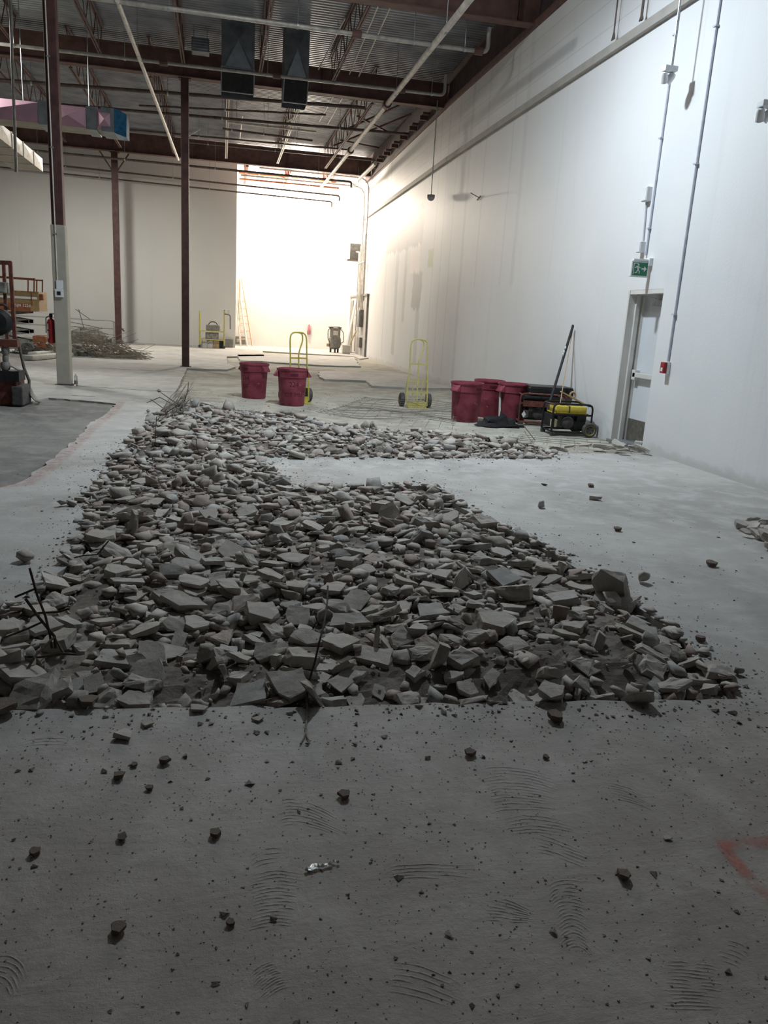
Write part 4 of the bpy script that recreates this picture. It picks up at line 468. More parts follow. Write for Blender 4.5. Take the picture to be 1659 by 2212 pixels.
421,605,0,3,6,-49,22,9,-148,721,40,-4,-4,32,17,19,-128,1384,31,8,49,0,9,17,603,1918,28,2,-2,41,12,10,218,1925,111,-40,-30,-2,17,15,-64,1720,29,9,27,34,22,7,104,2075,66,-43,25,-2,1,13,91,1443,14,-41,-28,8,14,10,-63,2159,67,1,-3,32,0,17,371,1961,101,2,2,41,24,18,-76,2450,84,1,33,36,20,14,-69,1099,-13,-10,49,-2,6,13,
-116,2007,53,41,-28,-2,21,7,-153,1042,-23,15,-28,-18,19,7,-139,1437,37,2,1,-41,18,26,-109,1229,-18,3,-2,46,4,9,409,2239,-19,-6,-4,-35,23,13,-33,978,38,4,12,-13,5,24,191,1229,7,50,5,0,19,7,-116,641,1,6,2,-44,13,18,-169,1902,67,-6,-8,38,8,10,313,2105,78,2,2,41,10,14,440,2210,92,36,-10,-29,25,26,-163,685,17,2,-7,35,1,16,
0,672,28,43,16,4,20,18,392,1234,-2,47,-7,15,3,13,116,1221,8,2,-3,48,4,7,215,1431,4,-48,15,3,23,20,-66,1089,-3,19,11,-29,2,9,51,1993,58,24,-2,19,6,8,559,1905,31,9,4,10,19,8,-17,2442,78,3,-1,-9,24,11,70,1701,-29,1,0,-2,20,11,3,741,2,37,-34,1,11,21,377,2009,104,1,2,2,1,13,653,1858,-18,7,0,28,24,7,
238,1930,94,1,1,35,24,8,539,2087,80,49,8,0,22,11,-129,2041,58,6,1,-19,13,8,-117,1433,34,22,-20,-39,13,9,75,1519,25,-2,3,22,8,22,113,2544,4,7,-6,49,19,26,-204,2343,41,4,-37,-27,8,11,133,1288,15,5,6,-48,15,7,392,2046,92,-6,1,35,5,12,-94,1597,15,0,-50,0,25,9,-48,1811,108,50,-1,-4,13,19,19,1061,17,0,-4,-22,15,18,
-327,623,-28,2,-27,-35,19,11,26,966,44,-20,18,-22,17,12,149,789,-12,9,1,27,6,8,182,2460,-25,-49,-5,6,21,18,16,2248,127,-25,-22,-5,14,11,26,1069,15,-23,44,-1,4,7,-216,690,33,27,0,-36,19,11,221,2052,97,3,-2,-19,22,11,245,2193,86,-3,2,-40,0,16,424,2046,95,49,-6,-8,18,10,341,1166,31,-47,15,7,15,23,-49,1541,27,29,-2,11,22,6,
1,2483,80,1,1,-26,21,12,98,1483,-4,-18,19,28,3,11,613,1854,-6,-11,-7,2,16,10,642,2179,-28,-7,-9,7,25,11,-193,2011,13,6,0,-46,12,26,58,2410,102,8,-5,-46,13,6,720,2167,-25,5,12,48,19,15,-47,1740,51,-9,-8,45,10,11,-36,2049,43,-50,6,0,21,15,-110,1956,59,-1,-1,-49,2,14,-205,1563,-35,-49,10,-2,11,10,-135,1400,29,-17,47,-1,2,8,
456,807,2,-10,35,-34,20,11,348,1367,-18,8,6,-44,5,9,278,898,24,-36,34,1,7,14,3,1236,22,-5,9,-43,19,14,169,2221,104,-16,-47,-3,15,11,246,2338,50,43,23,-13,25,14,67,1302,34,9,3,40,14,12,-171,1915,53,22,-31,-31,17,10,-156,2638,0,-36,30,2,12,14,543,1852,-6,-28,-5,-7,13,7,731,1998,89,1,0,7,21,9,25,2097,61,-38,-32,-1,20,17,
885,1935,-28,25,17,3,22,12,662,2062,107,-4,-10,-7,1,9,-80,1785,59,0,1,24,3,9,90,874,19,-3,2,40,6,26,162,1802,-15,15,4,12,22,16,-173,2336,-18,13,3,-48,5,11,205,2424,-27,-2,4,44,10,15,141,2132,97,4,-4,49,11,12,829,2081,-37,-3,-50,0,11,12,384,601,-1,-4,-50,-4,16,8,453,2227,-24,-6,3,-29,21,26,61,2175,91,-35,-13,33,20,11,
203,948,38,4,2,13,2,9,-74,1147,9,3,3,-49,25,17,-82,1110,1,0,5,41,4,14,348,1319,-26,5,2,-28,3,11,117,2251,115,9,7,-15,3,6,-176,1113,-11,28,-9,-16,23,15,112,737,-13,-40,30,-2,2,13,-152,1436,12,-2,1,38,23,8,-100,1896,60,0,-3,-50,23,13,770,2096,-26,-3,3,28,6,19,228,1140,36,3,7,26,11,24,360,1330,-2,33,31,7,9,16,
455,1084,2,-47,16,-4,16,26,239,718,59,40,-19,-7,5,21,24,2260,109,-6,3,-10,7,14,843,1869,-32,-10,-1,-6,9,11,-17,2033,57,3,-10,-37,6,21,-243,774,-7,43,-25,6,15,10,-31,2382,83,0,-2,-19,9,12,-169,2634,-34,-10,6,49,4,10,383,674,73,-23,-20,13,13,21,-181,2490,-19,3,-2,38,12,26,404,939,14,0,8,46,21,10,-95,756,12,9,-24,-42,15,16,
-130,993,3,-2,-3,6,21,18,360,1162,2,7,4,46,5,8,-183,1186,-24,30,-40,-1,8,7,319,2168,87,-7,-4,-39,18,26,-77,1936,59,9,22,28,0,7,-131,961,19,7,-7,-48,2,16,-6,1656,17,5,-2,19,24,23,790,2086,-32,-23,19,-15,14,8,-178,1352,-4,-28,41,-4,12,19,-57,1515,32,48,-14,0,22,9,40,2685,-13,-37,0,27,23,10,188,603,-13,15,-3,45,24,12,
-67,1186,-24,-1,-1,43,11,10,352,1276,-25,-34,36,-1,12,16,87,2361,119,-43,26,-2,21,15,-256,731,11,0,-3,-45,10,6,-94,1010,14,-48,11,1,7,11,269,1040,38,-4,1,33,18,8,-195,2133,-24,15,31,9,7,6,-70,2084,83,-28,11,-26,16,24,138,1302,14,0,0,29,5,14,37,838,-9,-33,-38,-2,19,14,-204,1986,-22,-18,-9,4,8,6,727,1849,20,-13,-2,35,12,19,
106,2696,-20,-38,-30,9,10,13,94,1809,36,39,31,-6,9,23,-143,1637,27,8,7,39,5,13,-172,2586,-32,-19,46,1,5,17,55,1237,10,0,4,-25,18,15,-143,1758,58,33,9,-4,22,7,-32,1107,-4,-2,1,24,8,8,-50,1454,74,-2,4,33,1,18,116,1995,73,3,8,-49,7,11,101,1932,61,5,-2,-11,6,18,-85,2274,91,-13,-48,0,3,17,-67,639,24,0,-49,8,16,22,
190,802,0,-8,11,44,16,7,33,1898,47,0,0,38,1,9,826,1867,-34,0,3,-44,14,8,172,2199,100,10,-3,-19,10,10,-33,1642,25,-49,8,7,20,15,375,1804,-24,-19,13,0,18,9,-48,990,52,16,4,38,8,17,193,1834,36,-40,-27,-9,23,6,-217,2122,15,13,1,47,5,10,-243,801,-29,-5,2,-4,14,13,-2,2311,109,-4,0,46,8,9,37,754,-28,0,-2,-20,15,16,
575,2067,82,13,-11,-38,22,6,-8,2023,46,-14,48,-1,2,9,-154,1318,16,0,-3,12,9,24,261,1459,8,1,-2,-23,4,20,315,1293,-16,4,-9,-43,19,16,75,1667,-30,5,5,13,13,13,505,2209,1,-4,-6,38,11,26,416,2207,25,-14,22,3,21,11,-20,1634,35,37,-30,-13,14,17,-176,1613,-4,-48,-15,-6,9,14,714,1972,73,-38,33,1,1,8,252,1824,7,4,6,-43,10,10,
-1,1758,26,-47,17,2,1,10,297,2085,94,41,-29,1,3,10,-149,2524,-6,3,-8,12,6,9,398,1228,-20,43,-26,0,25,8,61,2563,-38,-5,6,-7,18,12,330,819,18,-4,3,-18,22,8,785,1996,115,-2,2,41,17,17,438,1156,-31,-50,-5,4,12,10,317,2079,96,-1,-1,34,0,22,211,2179,94,5,1,-20,13,17,85,810,9,-31,-32,-22,16,12,144,1991,88,2,-5,36,2,11,
79,623,-14,4,-2,31,16,20,37,1484,46,2,4,17,19,11,494,2016,93,50,5,0,8,9,-202,1313,-24,-26,42,-2,2,14,611,2059,107,49,9,4,10,20,172,665,25,7,3,-35,17,11,171,1937,93,8,-7,-34,25,14,-100,1907,79,-12,-5,15,11,15,174,2431,1,13,-48,-7,12,10,635,1852,-16,6,-3,17,20,9,245,892,55,-5,0,33,1,14,167,1308,13,-3,33,-37,3,8,
-28,2314,103,11,-5,-43,16,18,229,1007,52,4,-6,-46,19,9,-187,1964,8,2,8,48,22,17,407,1423,-4,30,2,6,22,19,98,2566,-25,50,-1,0,23,26,106,814,3,0,1,8,9,20,40,2402,119,-8,-4,-46,6,8,488,822,-34,-37,-34,-1,14,7,653,2145,-24,-5,-7,-47,11,8,-87,2407,85,9,6,-34,17,17,-192,1670,-16,2,-5,-49,5,12,214,1941,127,2,-3,0,10,14,
347,1134,34,1,2,39,14,20,-2,1433,86,-16,-21,-1,8,15,356,1839,28,-4,10,-44,1,9,15,949,24,-3,2,-26,0,20,352,595,-18,-48,13,1,11,9,298,1874,79,-49,11,0,1,10,160,2138,85,0,3,-48,7,14,356,1146,4,-5,3,4,18,9,456,2146,53,-4,-6,-48,5,21,50,1839,82,41,-27,-2,24,22,-238,995,30,6,6,-15,17,12,251,2215,87,0,0,-48,16,14,
-153,1614,13,6,50,1,12,15,604,2106,105,4,0,39,24,23,-77,1131,-4,19,-13,-19,25,12,504,2180,15,43,23,-6,0,12,70,1624,-21,0,13,21,8,8,83,1777,-37,-2,-2,11,7,8,-185,2188,-18,-10,-3,8,4,11,-5,2650,-11,-21,-44,-10,13,16,213,1136,77,-11,31,-3,21,10,-43,2609,85,4,8,45,25,21,719,2137,-32,3,4,-7,3,17,-173,1006,-9,-30,36,-11,2,16,
349,921,0,3,2,-1,24,10,220,1344,30,-8,-47,-13,6,22,-57,790,-5,-2,37,32,9,8,425,937,15,48,4,0,9,14,479,678,-19,-4,9,45,18,16,-278,643,-13,-48,-7,-2,23,10,300,1150,17,48,11,-2,5,13,504,1913,51,6,4,14,13,15,593,2198,-37,2,0,-13,16,11,121,1417,38,33,-38,0,11,11,605,1873,3,7,-1,43,15,9,182,1930,80,4,-1,-11,24,10,
446,1022,-18,5,1,49,20,10,117,604,-33,3,2,-48,4,13,-123,2058,56,-9,1,-37,7,8,231,2264,96,1,4,49,21,7,291,1285,-24,2,1,46,10,23,-326,635,-33,-11,33,-1,20,7,516,2078,99,-21,45,-5,23,20,426,1884,70,33,35,13,7,6,437,698,38,-2,7,-15,21,26,-259,690,20,-31,-8,4,15,13,-76,830,7,-45,-22,1,3,18,335,1978,164,39,-26,-6,3,23,
317,2123,74,-2,1,8,9,14,336,1937,120,3,21,42,3,13,59,1625,29,-3,0,-28,2,18,491,2198,23,12,-19,16,17,9,688,2016,106,-46,-20,-1,19,14,-161,649,-5,-1,-8,49,25,7,-164,2542,-14,-34,-33,-13,3,12,408,579,-19,9,-11,-41,20,13,-166,1564,-2,3,-3,-44,24,22,-18,1940,57,-19,22,-22,6,10,-49,2110,55,2,2,-19,8,8,-117,1710,36,2,-6,48,7,7,
-10,912,11,7,28,-15,16,6,248,623,12,6,6,-41,14,14,657,2109,68,-15,0,-26,7,16,-49,2033,52,0,0,-34,20,19,639,1903,27,3,-2,36,20,11,-2,940,19,-1,-3,48,8,12,-138,1964,82,0,-2,-26,17,25,287,2354,-37,33,37,0,15,8,368,1919,92,-48,-11,1,21,12,215,2387,11,7,-48,8,7,19,-101,1083,-19,45,-22,2,25,7,411,980,-7,4,1,18,14,12,
668,1900,24,5,-4,-47,22,10,627,2018,89,-22,45,1,25,10,-22,1788,36,-2,-1,-22,10,6,403,1212,-21,-2,3,-6,9,11,-41,953,30,-4,6,-49,10,25,179,2444,-27,4,6,13,18,19,-243,701,14,-7,2,-44,1,10,38,855,2,29,-25,-16,6,7,749,1890,50,-27,-42,-2,4,22,174,2277,121,5,-50,1,6,11,208,2121,87,-2,-2,8,7,18,-46,2002,50,47,-15,0,10,12,
38,1693,-15,1,2,-17,12,7,152,2484,-30,-40,30,0,12,24,9,707,2,1,7,27,24,14,411,1817,-26,6,-3,28,9,14,189,946,42,-23,44,1,20,10,456,2205,1,0,16,46,3,8,558,1947,50,-50,0,2,0,7,3,769,-17,1,16,36,16,16,176,720,7,2,-2,-48,2,13,-67,730,-6,-1,0,-1,20,11,194,1341,10,0,16,42,1,14,234,1192,23,2,21,30,2,13,
483,2198,-10,41,-27,2,18,6,363,1900,116,0,-9,20,3,6,384,2105,81,0,18,44,3,11,-72,1276,12,-43,25,0,12,14,465,2180,42,22,-44,5,14,22,459,938,6,-29,-9,19,3,25,-17,1221,10,2,5,-46,4,23,48,2325,111,-5,-2,46,18,11,-77,947,48,45,-20,-1,10,12,468,2057,115,-5,1,-6,21,14,275,1971,121,-1,1,34,8,15,162,1334,17,2,1,38,12,26,
-38,1725,28,4,6,44,19,12,317,1255,-9,19,-46,-6,24,14,207,693,32,-46,19,0,11,21,269,1067,59,1,48,0,9,13,-108,1209,-20,7,4,-21,3,6,-2,1514,38,3,0,-50,14,20,-202,1440,-29,7,-2,-34,1,16,-171,2389,-22,-32,38,-4,5,10,80,2165,131,5,0,-23,20,22,626,1828,-26,1,-2,50,20,18,195,994,51,0,-1,40,9,19,162,1876,56,4,-2,-18,24,9,
126,1154,72,13,48,2,1,16,28,2196,84,1,-4,50,12,9,-101,2296,74,-4,5,31,18,10,389,742,85,28,-41,2,16,19,445,929,10,10,-43,15,18,16,-105,1879,87,-7,0,-50,7,9,306,1999,143,8,10,-28,17,21,-200,753,37,0,0,44,8,20,-16,1326,36,29,19,9,22,9,361,839,12,-25,-43,2,2,8,350,2157,70,-26,17,19,3,9,-52,935,8,16,-47,-2,11,10,
-154,995,-5,-10,9,22,17,9,-71,1898,101,-1,0,36,7,18,313,595,-27,12,1,-6,22,7,-66,2207,83,-3,-50,-2,25,15,155,1410,4,-6,-49,10,9,8,-182,2448,-2,3,44,-4,2,12,141,2130,72,1,-4,22,4,7,126,728,-13,-3,-8,46,25,9,131,2074,83,26,-7,26,9,9,-179,2539,-34,-2,4,50,2,11,91,839,-13,-50,1,0,16,8,168,1203,17,6,-50,2,4,17,
71,1102,29,35,-18,-23,22,10,204,2248,111,2,4,-12,8,11,-254,647,-20,11,-1,-11,6,9,-115,2022,59,5,6,19,13,13,68,955,32,-1,4,43,1,22,170,908,44,6,-6,-17,10,17,34,1261,52,23,44,2,4,16,358,1309,-11,35,-33,-11,24,12,329,1024,36,-3,-2,5,6,17,714,2027,112,-37,34,0,20,11,-103,1989,56,28,-41,0,25,16,-163,2203,19,-11,34,35,15,7,
-196,1356,-21,-2,-5,-14,7,21,691,2162,-22,2,8,24,10,13,34,1596,21,5,8,-13,25,19,314,1865,72,2,1,-50,23,13,-192,2091,-10,11,-5,43,24,12,8,1385,69,34,36,8,4,12,414,1344,-30,5,-5,-49,1,16,77,2281,117,1,0,-11,9,11,267,1081,59,-9,4,48,4,20,276,1396,-4,-32,-38,-1,3,11,-110,820,14,24,-11,-31,14,8,643,2201,-32,3,50,0,22,13,
-107,2438,65,-4,7,47,23,14,-111,2167,68,5,0,28,12,6,277,1908,100,8,0,-21,19,13,287,1329,-19,12,-4,-6,19,9,-219,785,-2,-4,-7,-23,12,9,265,1450,-24,-2,-4,-24,20,17,361,893,29,8,0,1,24,26,-250,621,-33,-14,-1,47,21,8,127,2248,114,-46,-19,-1,9,13,66,1688,-1,1,4,-47,25,19,288,934,42,49,-6,8,10,15,-193,835,-30,11,0,19,15,16,
-134,1626,10,2,1,-11,11,8,96,1411,33,49,-9,-4,25,11,246,1334,-12,2,-15,-44,10,9,223,719,44,7,-4,-49,3,12,37,2329,120,47,15,7,9,12,187,2415,-16,17,-46,7,21,7,-132,1478,32,5,8,32,24,17,-170,1853,43,28,40,6,24,14,464,804,48,9,-9,41,18,17,-137,2435,28,-8,-5,37,21,17,57,700,2,4,-10,9,19,14,254,1099,60,42,26,5,0,17,
29,1724,-5,3,4,41,1,8,-47,1814,57,-26,-43,0,20,7,411,947,-14,-4,50,-1,21,8,454,1926,68,-49,10,2,11,11,581,1940,45,-2,-3,-14,1,12,64,847,-16,4,2,-33,1,13,12,1689,0,27,-42,-1,18,9,273,2094,93,-11,47,-7,4,6,440,677,52,-7,16,-47,17,12,60,1957,50,-1,-1,23,9,11,447,658,38,11,4,-24,20,17,0,795,-6,49,-9,0,1,16,
131,1140,38,50,5,0,2,15,326,1148,32,24,43,-5,7,19,-81,1696,28,-5,3,-49,1,9,27,2065,77,-2,4,-11,8,22,-73,2381,88,-48,-14,4,23,17,-190,1210,-35,35,8,-6,22,9,221,809,24,-28,1,37,24,10,-206,1519,-33,7,-2,-19,13,10,71,1048,55,3,-16,-42,19,20,100,1233,29,17,0,47,14,7,-198,1931,42,5,-48,13,24,21,239,698,24,-5,-2,47,18,14,
-49,2725,-29,-13,-48,0,2,17,135,2461,-20,-6,2,-6,5,7,237,1365,-5,-1,1,-48,2,11,372,748,77,-35,0,-11,24,14,229,1109,36,-3,3,11,11,9,140,1439,-19,5,6,30,13,17,498,1997,83,7,-5,-44,6,13,46,2020,86,11,-4,48,14,19,365,1075,45,-45,-14,-11,7,13,-35,1085,-8,2,2,-50,5,8,11,1958,79,24,44,-3,23,19,690,1930,47,34,-13,-20,20,6,
-185,1570,-2,-14,-48,-3,3,16,474,2005,105,-24,-20,25,2,12,79,1597,-28,40,-30,-2,19,6,2,1124,11,-2,2,-48,23,19,225,2361,43,6,-48,8,15,22,-111,1483,26,-1,0,-47,0,18,489,727,-27,-29,19,-28,16,9,15,1619,16,5,-7,49,23,16,357,1459,-9,-35,-34,9,9,21,386,1262,-10,-13,2,11,2,14,98,662,-3,-3,-2,49,5,15,-238,778,7,-8,0,2,6,20,
181,1406,21,0,0,33,6,25,349,776,30,30,-40,2,21,9,-138,797,23,14,-6,-10,19,11,66,1147,54,44,-22,6,24,10,461,2030,81,-4,-1,-31,4,10,-144,625,-23,-39,-31,-2,21,13,-7,1409,57,-1,0,41,2,10,-48,2492,116,0,2,-26,15,26,190,2229,127,3,1,-16,4,20,-177,733,11,0,3,-47,21,9,219,2307,106,-16,-47,0,9,6,-173,2412,-20,0,15,39,11,11,
485,1871,56,24,44,2,1,26,-275,631,-35,5,-7,-20,5,10,665,1860,-13,11,-5,30,5,9,390,2124,62,-5,4,12,11,17,-100,743,18,45,-19,2,5,14,-117,1744,59,0,6,-39,5,26,-107,1773,65,8,0,33,11,12,-117,2339,63,2,-3,-30,24,15,737,2130,-9,43,14,-16,18,15,-161,701,9,2,2,16,24,11,142,1424,16,-44,22,6,23,14,-28,616,-26,-47,15,1,1,11,
172,598,-32,1,-4,30,0,13,80,850,12,4,9,47,17,14,295,953,25,27,-42,-2,5,12,-19,742,-16,31,0,9,19,7,39,1224,26,-4,-9,42,25,26,-84,2606,109,2,-4,48,0,13,178,987,58,1,3,45,13,21,779,1835,-19,-11,-2,-19,24,9,322,1890,88,7,4,46,15,17,616,1848,-23,2,9,-46,5,9,288,2048,127,35,-31,4,16,12,304,2053,100,-2,0,-50,0,10,
97,1460,22,3,-9,-46,16,25,143,2493,1,-4,-20,22,18,12,-76,1397,72,-27,-3,35,17,14,15,729,-13,-39,7,30,5,8,149,2294,121,0,-2,-48,23,12,187,1241,11,16,20,25,11,11,68,1751,-28,2,-3,-49,21,11,303,1922,105,5,-2,-40,13,14,330,1847,50,12,7,-27,16,10,-315,794,17,-2,10,-48,10,10,376,1875,93,7,31,-11,8,9,81,1298,50,-10,-17,-34,25,11,
-86,653,15,-13,-22,-43,19,11,112,1428,6,47,-14,-4,12,22,-132,1811,103,45,21,-4,11,26,-35,1522,54,-30,4,-40,3,18,416,2086,87,-22,-24,-16,3,12,-115,2533,114,41,26,-2,4,16,152,1441,-11,-17,-21,-36,13,11,215,1806,21,-43,-14,-21,24,14,-177,2348,-21,-5,5,48,22,14,422,717,41,2,2,50,12,10,475,704,-22,2,2,42,18,26,399,1827,45,33,-5,26,8,18,
266,1250,-20,-1,5,28,9,6,-59,945,7,0,0,35,9,7,-157,2574,-19,-13,48,-3,1,15,281,2250,88,15,10,-4,1,12,258,2372,-29,1,-16,-41,4,7,-188,1551,-22,-45,20,-3,15,15,451,714,35,7,0,43,16,26,289,1056,54,-9,30,39,22,26,-141,2478,51,-6,11,-44,24,14,455,1962,95,2,3,9,8,20,210,1906,95,-23,-21,26,3,11,-120,624,9,30,17,12,3,9,
73,755,-8,-35,-9,6,17,9,-40,1539,21,0,-1,38,10,11,-46,1124,-12,4,50,0,23,13,-52,2061,42,-49,10,0,9,12,177,773,6,-8,5,42,0,11,-113,1127,-26,-1,2,-46,0,14,203,2444,-14,-46,-16,3,23,14,161,2255,113,0,2,-48,9,15,-72,909,37,-12,-47,-10,6,13,135,759,-4,14,31,-22,20,12,92,1123,48,-3,2,50,8,24,392,1071,14,-44,-24,2,16,8,
-2,1834,50,-50,4,2,18,16,190,761,22,15,-17,-35,13,12,-80,2511,141,-21,-15,34,17,26,-104,2416,53,3,-2,-35,23,12,209,1888,92,-2,10,-4,23,13,214,917,29,4,-1,24,14,13,25,2509,89,-17,-47,2,6,14,-171,1669,16,-48,11,-5,16,8,454,583,-28,12,-48,-3,21,15,54,1260,30,3,-3,35,17,9,-82,869,27,33,-33,5,18,9,-63,2178,102,4,6,-49,20,15,
273,1179,10,28,-41,0,5,15,-106,998,23,9,-11,-31,25,14,286,2109,87,-4,-1,-30,0,19,270,1816,39,-5,4,49,8,19,432,1011,-10,-50,0,3,23,13,-184,1458,-10,4,-5,-30,16,21,203,727,34,-3,4,16,13,22,56,2026,60,19,-30,23,20,8,387,1098,20,-11,-48,-4,7,8,270,2319,51,19,-44,6,8,11,234,814,8,8,-4,25,5,8,-25,928,12,-1,-2,17,7,21,
39,2616,-26,-13,-48,-4,24,12,688,1837,-33,5,6,-46,14,8,-109,1189,1,-16,4,21,11,21,256,2142,78,-5,-10,-49,15,9,132,1804,26,5,6,48,24,24,168,1994,89,-45,21,-2,6,7,456,1940,113,-44,-11,-16,5,19,282,591,-21,2,-3,-49,0,13,-69,1416,76,-27,4,-2,17,14,204,1469,12,-2,-4,1,18,10,183,1794,-5,9,-49,4,4,20,386,739,39,-3,-4,1,10,7,
798,2062,-19,2,18,39,22,11,250,1330,-21,-2,2,15,21,9,-139,1076,-28,0,0,-35,25,9,198,1798,0,41,-21,-2,20,10,398,870,-11,-1,-2,1,4,8,376,593,-15,2,7,-44,20,13,-118,1758,54,0,0,-20,5,7,395,585,-31,5,6,-41,25,12,435,1024,-17,4,2,15,15,8,-149,2501,20,-30,-38,4,23,10,407,746,40,2,1,26,20,9,-120,1463,54,41,-26,-7,2,11,
247,911,31,-48,15,1,8,8,362,1156,32,0,-20,42,23,14,405,1279,-32,0,0,-3,15,18,561,1818,-18,18,-36,16,3,13,197,1188,69,5,24,-10,17,20,-81,1575,24,46,-19,1,1,24,55,1146,18,-9,1,29,11,16,-26,1541,33,13,-6,-26,14,10,-105,2152,84,46,-17,-7,5,17,852,1966,-17,-21,-43,9,13,9,420,847,3,5,1,33,5,26,398,1809,-39,-1,-3,42,11,7,
330,1974,127,21,40,18,20,10,-208,1343,-17,-29,-4,-38,3,14,79,2289,119,2,1,-49,3,7,328,1877,96,-3,-29,39,9,16,258,808,19,-12,48,-2,13,8,-208,1578,-37,30,11,18,15,9,-10,1139,-2,-24,44,-1,23,13,195,867,24,44,17,1,24,9,-82,1128,-6,-13,-17,43,10,13,3,2425,93,-31,4,-6,12,12,567,2004,75,11,-3,9,15,14,435,960,-2,-41,0,-11,1,11,
138,1118,52,-6,6,-38,25,26,233,1334,-1,-7,24,43,24,9,-19,2143,58,-2,-3,50,21,15,589,2138,56,-7,-13,-47,10,24,81,1930,56,4,0,-5,12,9,34,1862,53,1,0,43,19,14,468,665,-18,11,-49,-2,15,11,703,1834,-32,-48,-11,-1,1,12,291,697,40,-1,-1,12,21,8,58,730,-23,1,1,30,14,11,265,596,-20,-29,41,3,10,17,565,1957,67,-12,0,48,8,9,
47,1957,51,5,8,6,16,10,825,2115,-38,-1,-2,42,18,18,312,2131,74,7,-50,0,5,11,173,2447,-38,7,1,34,5,10,696,1840,16,-42,-26,-8,2,16,669,1869,0,1,-2,-47,15,12,134,2333,145,-5,-3,-32,3,23,-86,1449,41,-1,50,-1,2,11,200,780,29,-4,-4,35,5,12,104,1539,5,-2,2,-5,23,13,331,1279,-18,19,46,-2,19,14,-123,1886,83,-29,38,-6,18,12,
288,1989,129,4,3,36,23,10,85,1074,48,-27,42,-2,7,21,-123,836,14,-2,3,49,14,7,865,1898,-38,10,2,-19,2,6,-186,1636,4,-5,16,47,19,15,-266,670,-3,2,2,46,6,8,-34,1587,46,2,5,18,17,14,212,673,23,-3,2,45,1,13,236,2395,-31,-19,20,13,4,6,13,1108,4,5,0,10,6,10,125,741,-18,6,-4,-16,6,9,313,1169,28,-34,4,-17,13,23,
550,1914,46,2,-1,-36,17,13,-22,1523,28,-5,-2,44,5,9,40,1679,18,2,-7,-16,23,19,812,1860,-25,-28,-41,-1,5,16,76,1403,56,4,7,37,13,19,335,2270,26,20,-2,-13,0,9,393,1802,22,33,37,-6,16,24,236,587,-25,1,17,46,11,15,14,2602,4,-3,-36,-35,10,11,390,922,7,-36,-35,1,7,24,377,803,25,6,3,17,7,15,350,1176,45,17,-4,-44,16,15,
26,1583,43,2,6,46,16,11,129,2005,97,50,-4,-6,19,14,233,2302,129,-2,2,-50,8,25,223,2163,88,-6,7,3,11,13,619,1872,3,-33,37,4,11,11,256,1352,11,-29,-40,4,6,22,487,839,-34,18,47,0,2,7,-96,631,0,13,-27,-40,20,12,31,777,-33,1,1,-50,21,10,332,1179,6,3,-1,-50,23,15,25,2017,45,-2,2,-46,7,9,-163,1074,-35,-2,3,-25,5,11,
-53,1281,50,4,13,42,16,12,42,1201,11,8,49,2,12,13,99,1290,25,5,6,49,15,22,267,759,29,28,-15,-28,22,13,-198,1294,-31,-2,-4,10,16,8,-114,695,15,20,-13,-17,22,9,144,2465,-30,-2,7,35,6,9,7,2355,111,26,43,0,5,26,-181,2576,-28,9,-3,-30,18,10,439,1943,84,2,4,-4,8,9,48,2435,97,39,31,-1,4,16,-87,939,33,18,40,24,0,10,
249,823,13,-42,-27,-1,9,11,1,924,14,3,-4,-50,19,16,-6,1105,11,-9,-49,4,0,10,678,1825,6,11,47,-12,18,16,-94,1122,-12,6,1,42,12,17,458,1086,52,-5,-49,-6,3,21,417,813,13,1,-6,-49,22,17,356,2250,36,-35,31,1,11,13,306,976,46,14,-2,-4,17,11,426,2097,68,-4,1,-34,0,11,-171,1630,3,-3,0,30,9,9,-102,1215,-4,18,33,-33,22,10,
-169,2360,10,46,17,10,10,10,26,1476,47,-43,25,1,23,8,675,1850,15,-2,-15,-9,17,10,365,1801,-35,-2,31,37,22,11,339,2203,54,4,7,-46,18,6,242,2237,117,35,14,29,8,11,137,773,-3,-1,-5,50,12,25,325,1116,58,-2,29,35,1,19,-203,1922,-35,6,-12,-33,15,12,-181,2198,-13,8,7,-4,12,6,173,1095,50,5,2,-3,19,10,107,1487,-2,11,-35,-1,24,10,
360,1867,71,4,3,-45,9,13,-88,1208,-16,-1,1,42,1,14,319,1317,-27,25,22,28,5,6,179,2130,85,1,3,-20,14,14,-35,1547,30,6,31,26,6,6,-15,1892,49,32,38,0,11,9,330,603,9,9,12,-16,20,16,590,2118,99,-46,17,4,23,13,-226,795,-9,-28,-28,11,22,7,-145,1586,8,-1,1,36,1,14,130,1415,7,-9,19,41,8,7,247,1383,-2,-4,5,-45,7,15,
280,2327,3,-13,6,-2,10,12,-32,1790,46,1,0,-19,20,8,480,2017,83,5,-4,5,5,12,379,895,-1,0,7,-49,7,10,-100,2554,92,18,46,5,6,12,407,2105,71,44,22,-1,10,16,-111,766,3,-26,-43,0,5,13,149,1850,63,11,43,-13,24,8,76,669,38,33,37,-9,17,20,-35,1475,46,-29,-41,-4,24,7,-69,1800,87,3,-33,-27,8,12,81,1610,-35,1,-2,43,0,7,
305,1103,44,6,-9,-30,3,11,386,985,-3,2,2,49,24,12,-48,2018,50,2,-50,-1,14,16,203,1294,-4,1,5,-15,1,13,647,1881,35,-28,40,-11,2,11,-187,2173,-11,4,49,-2,8,11,413,2075,85,-14,11,-24,6,8,-102,1070,-11,-32,38,-6,16,8,217,755,13,14,48,-1,9,13,-52,995,8,24,-7,-5,15,12,-84,2340,82,-26,9,28,4,7,26,2441,172,6,-40,-22,8,26,
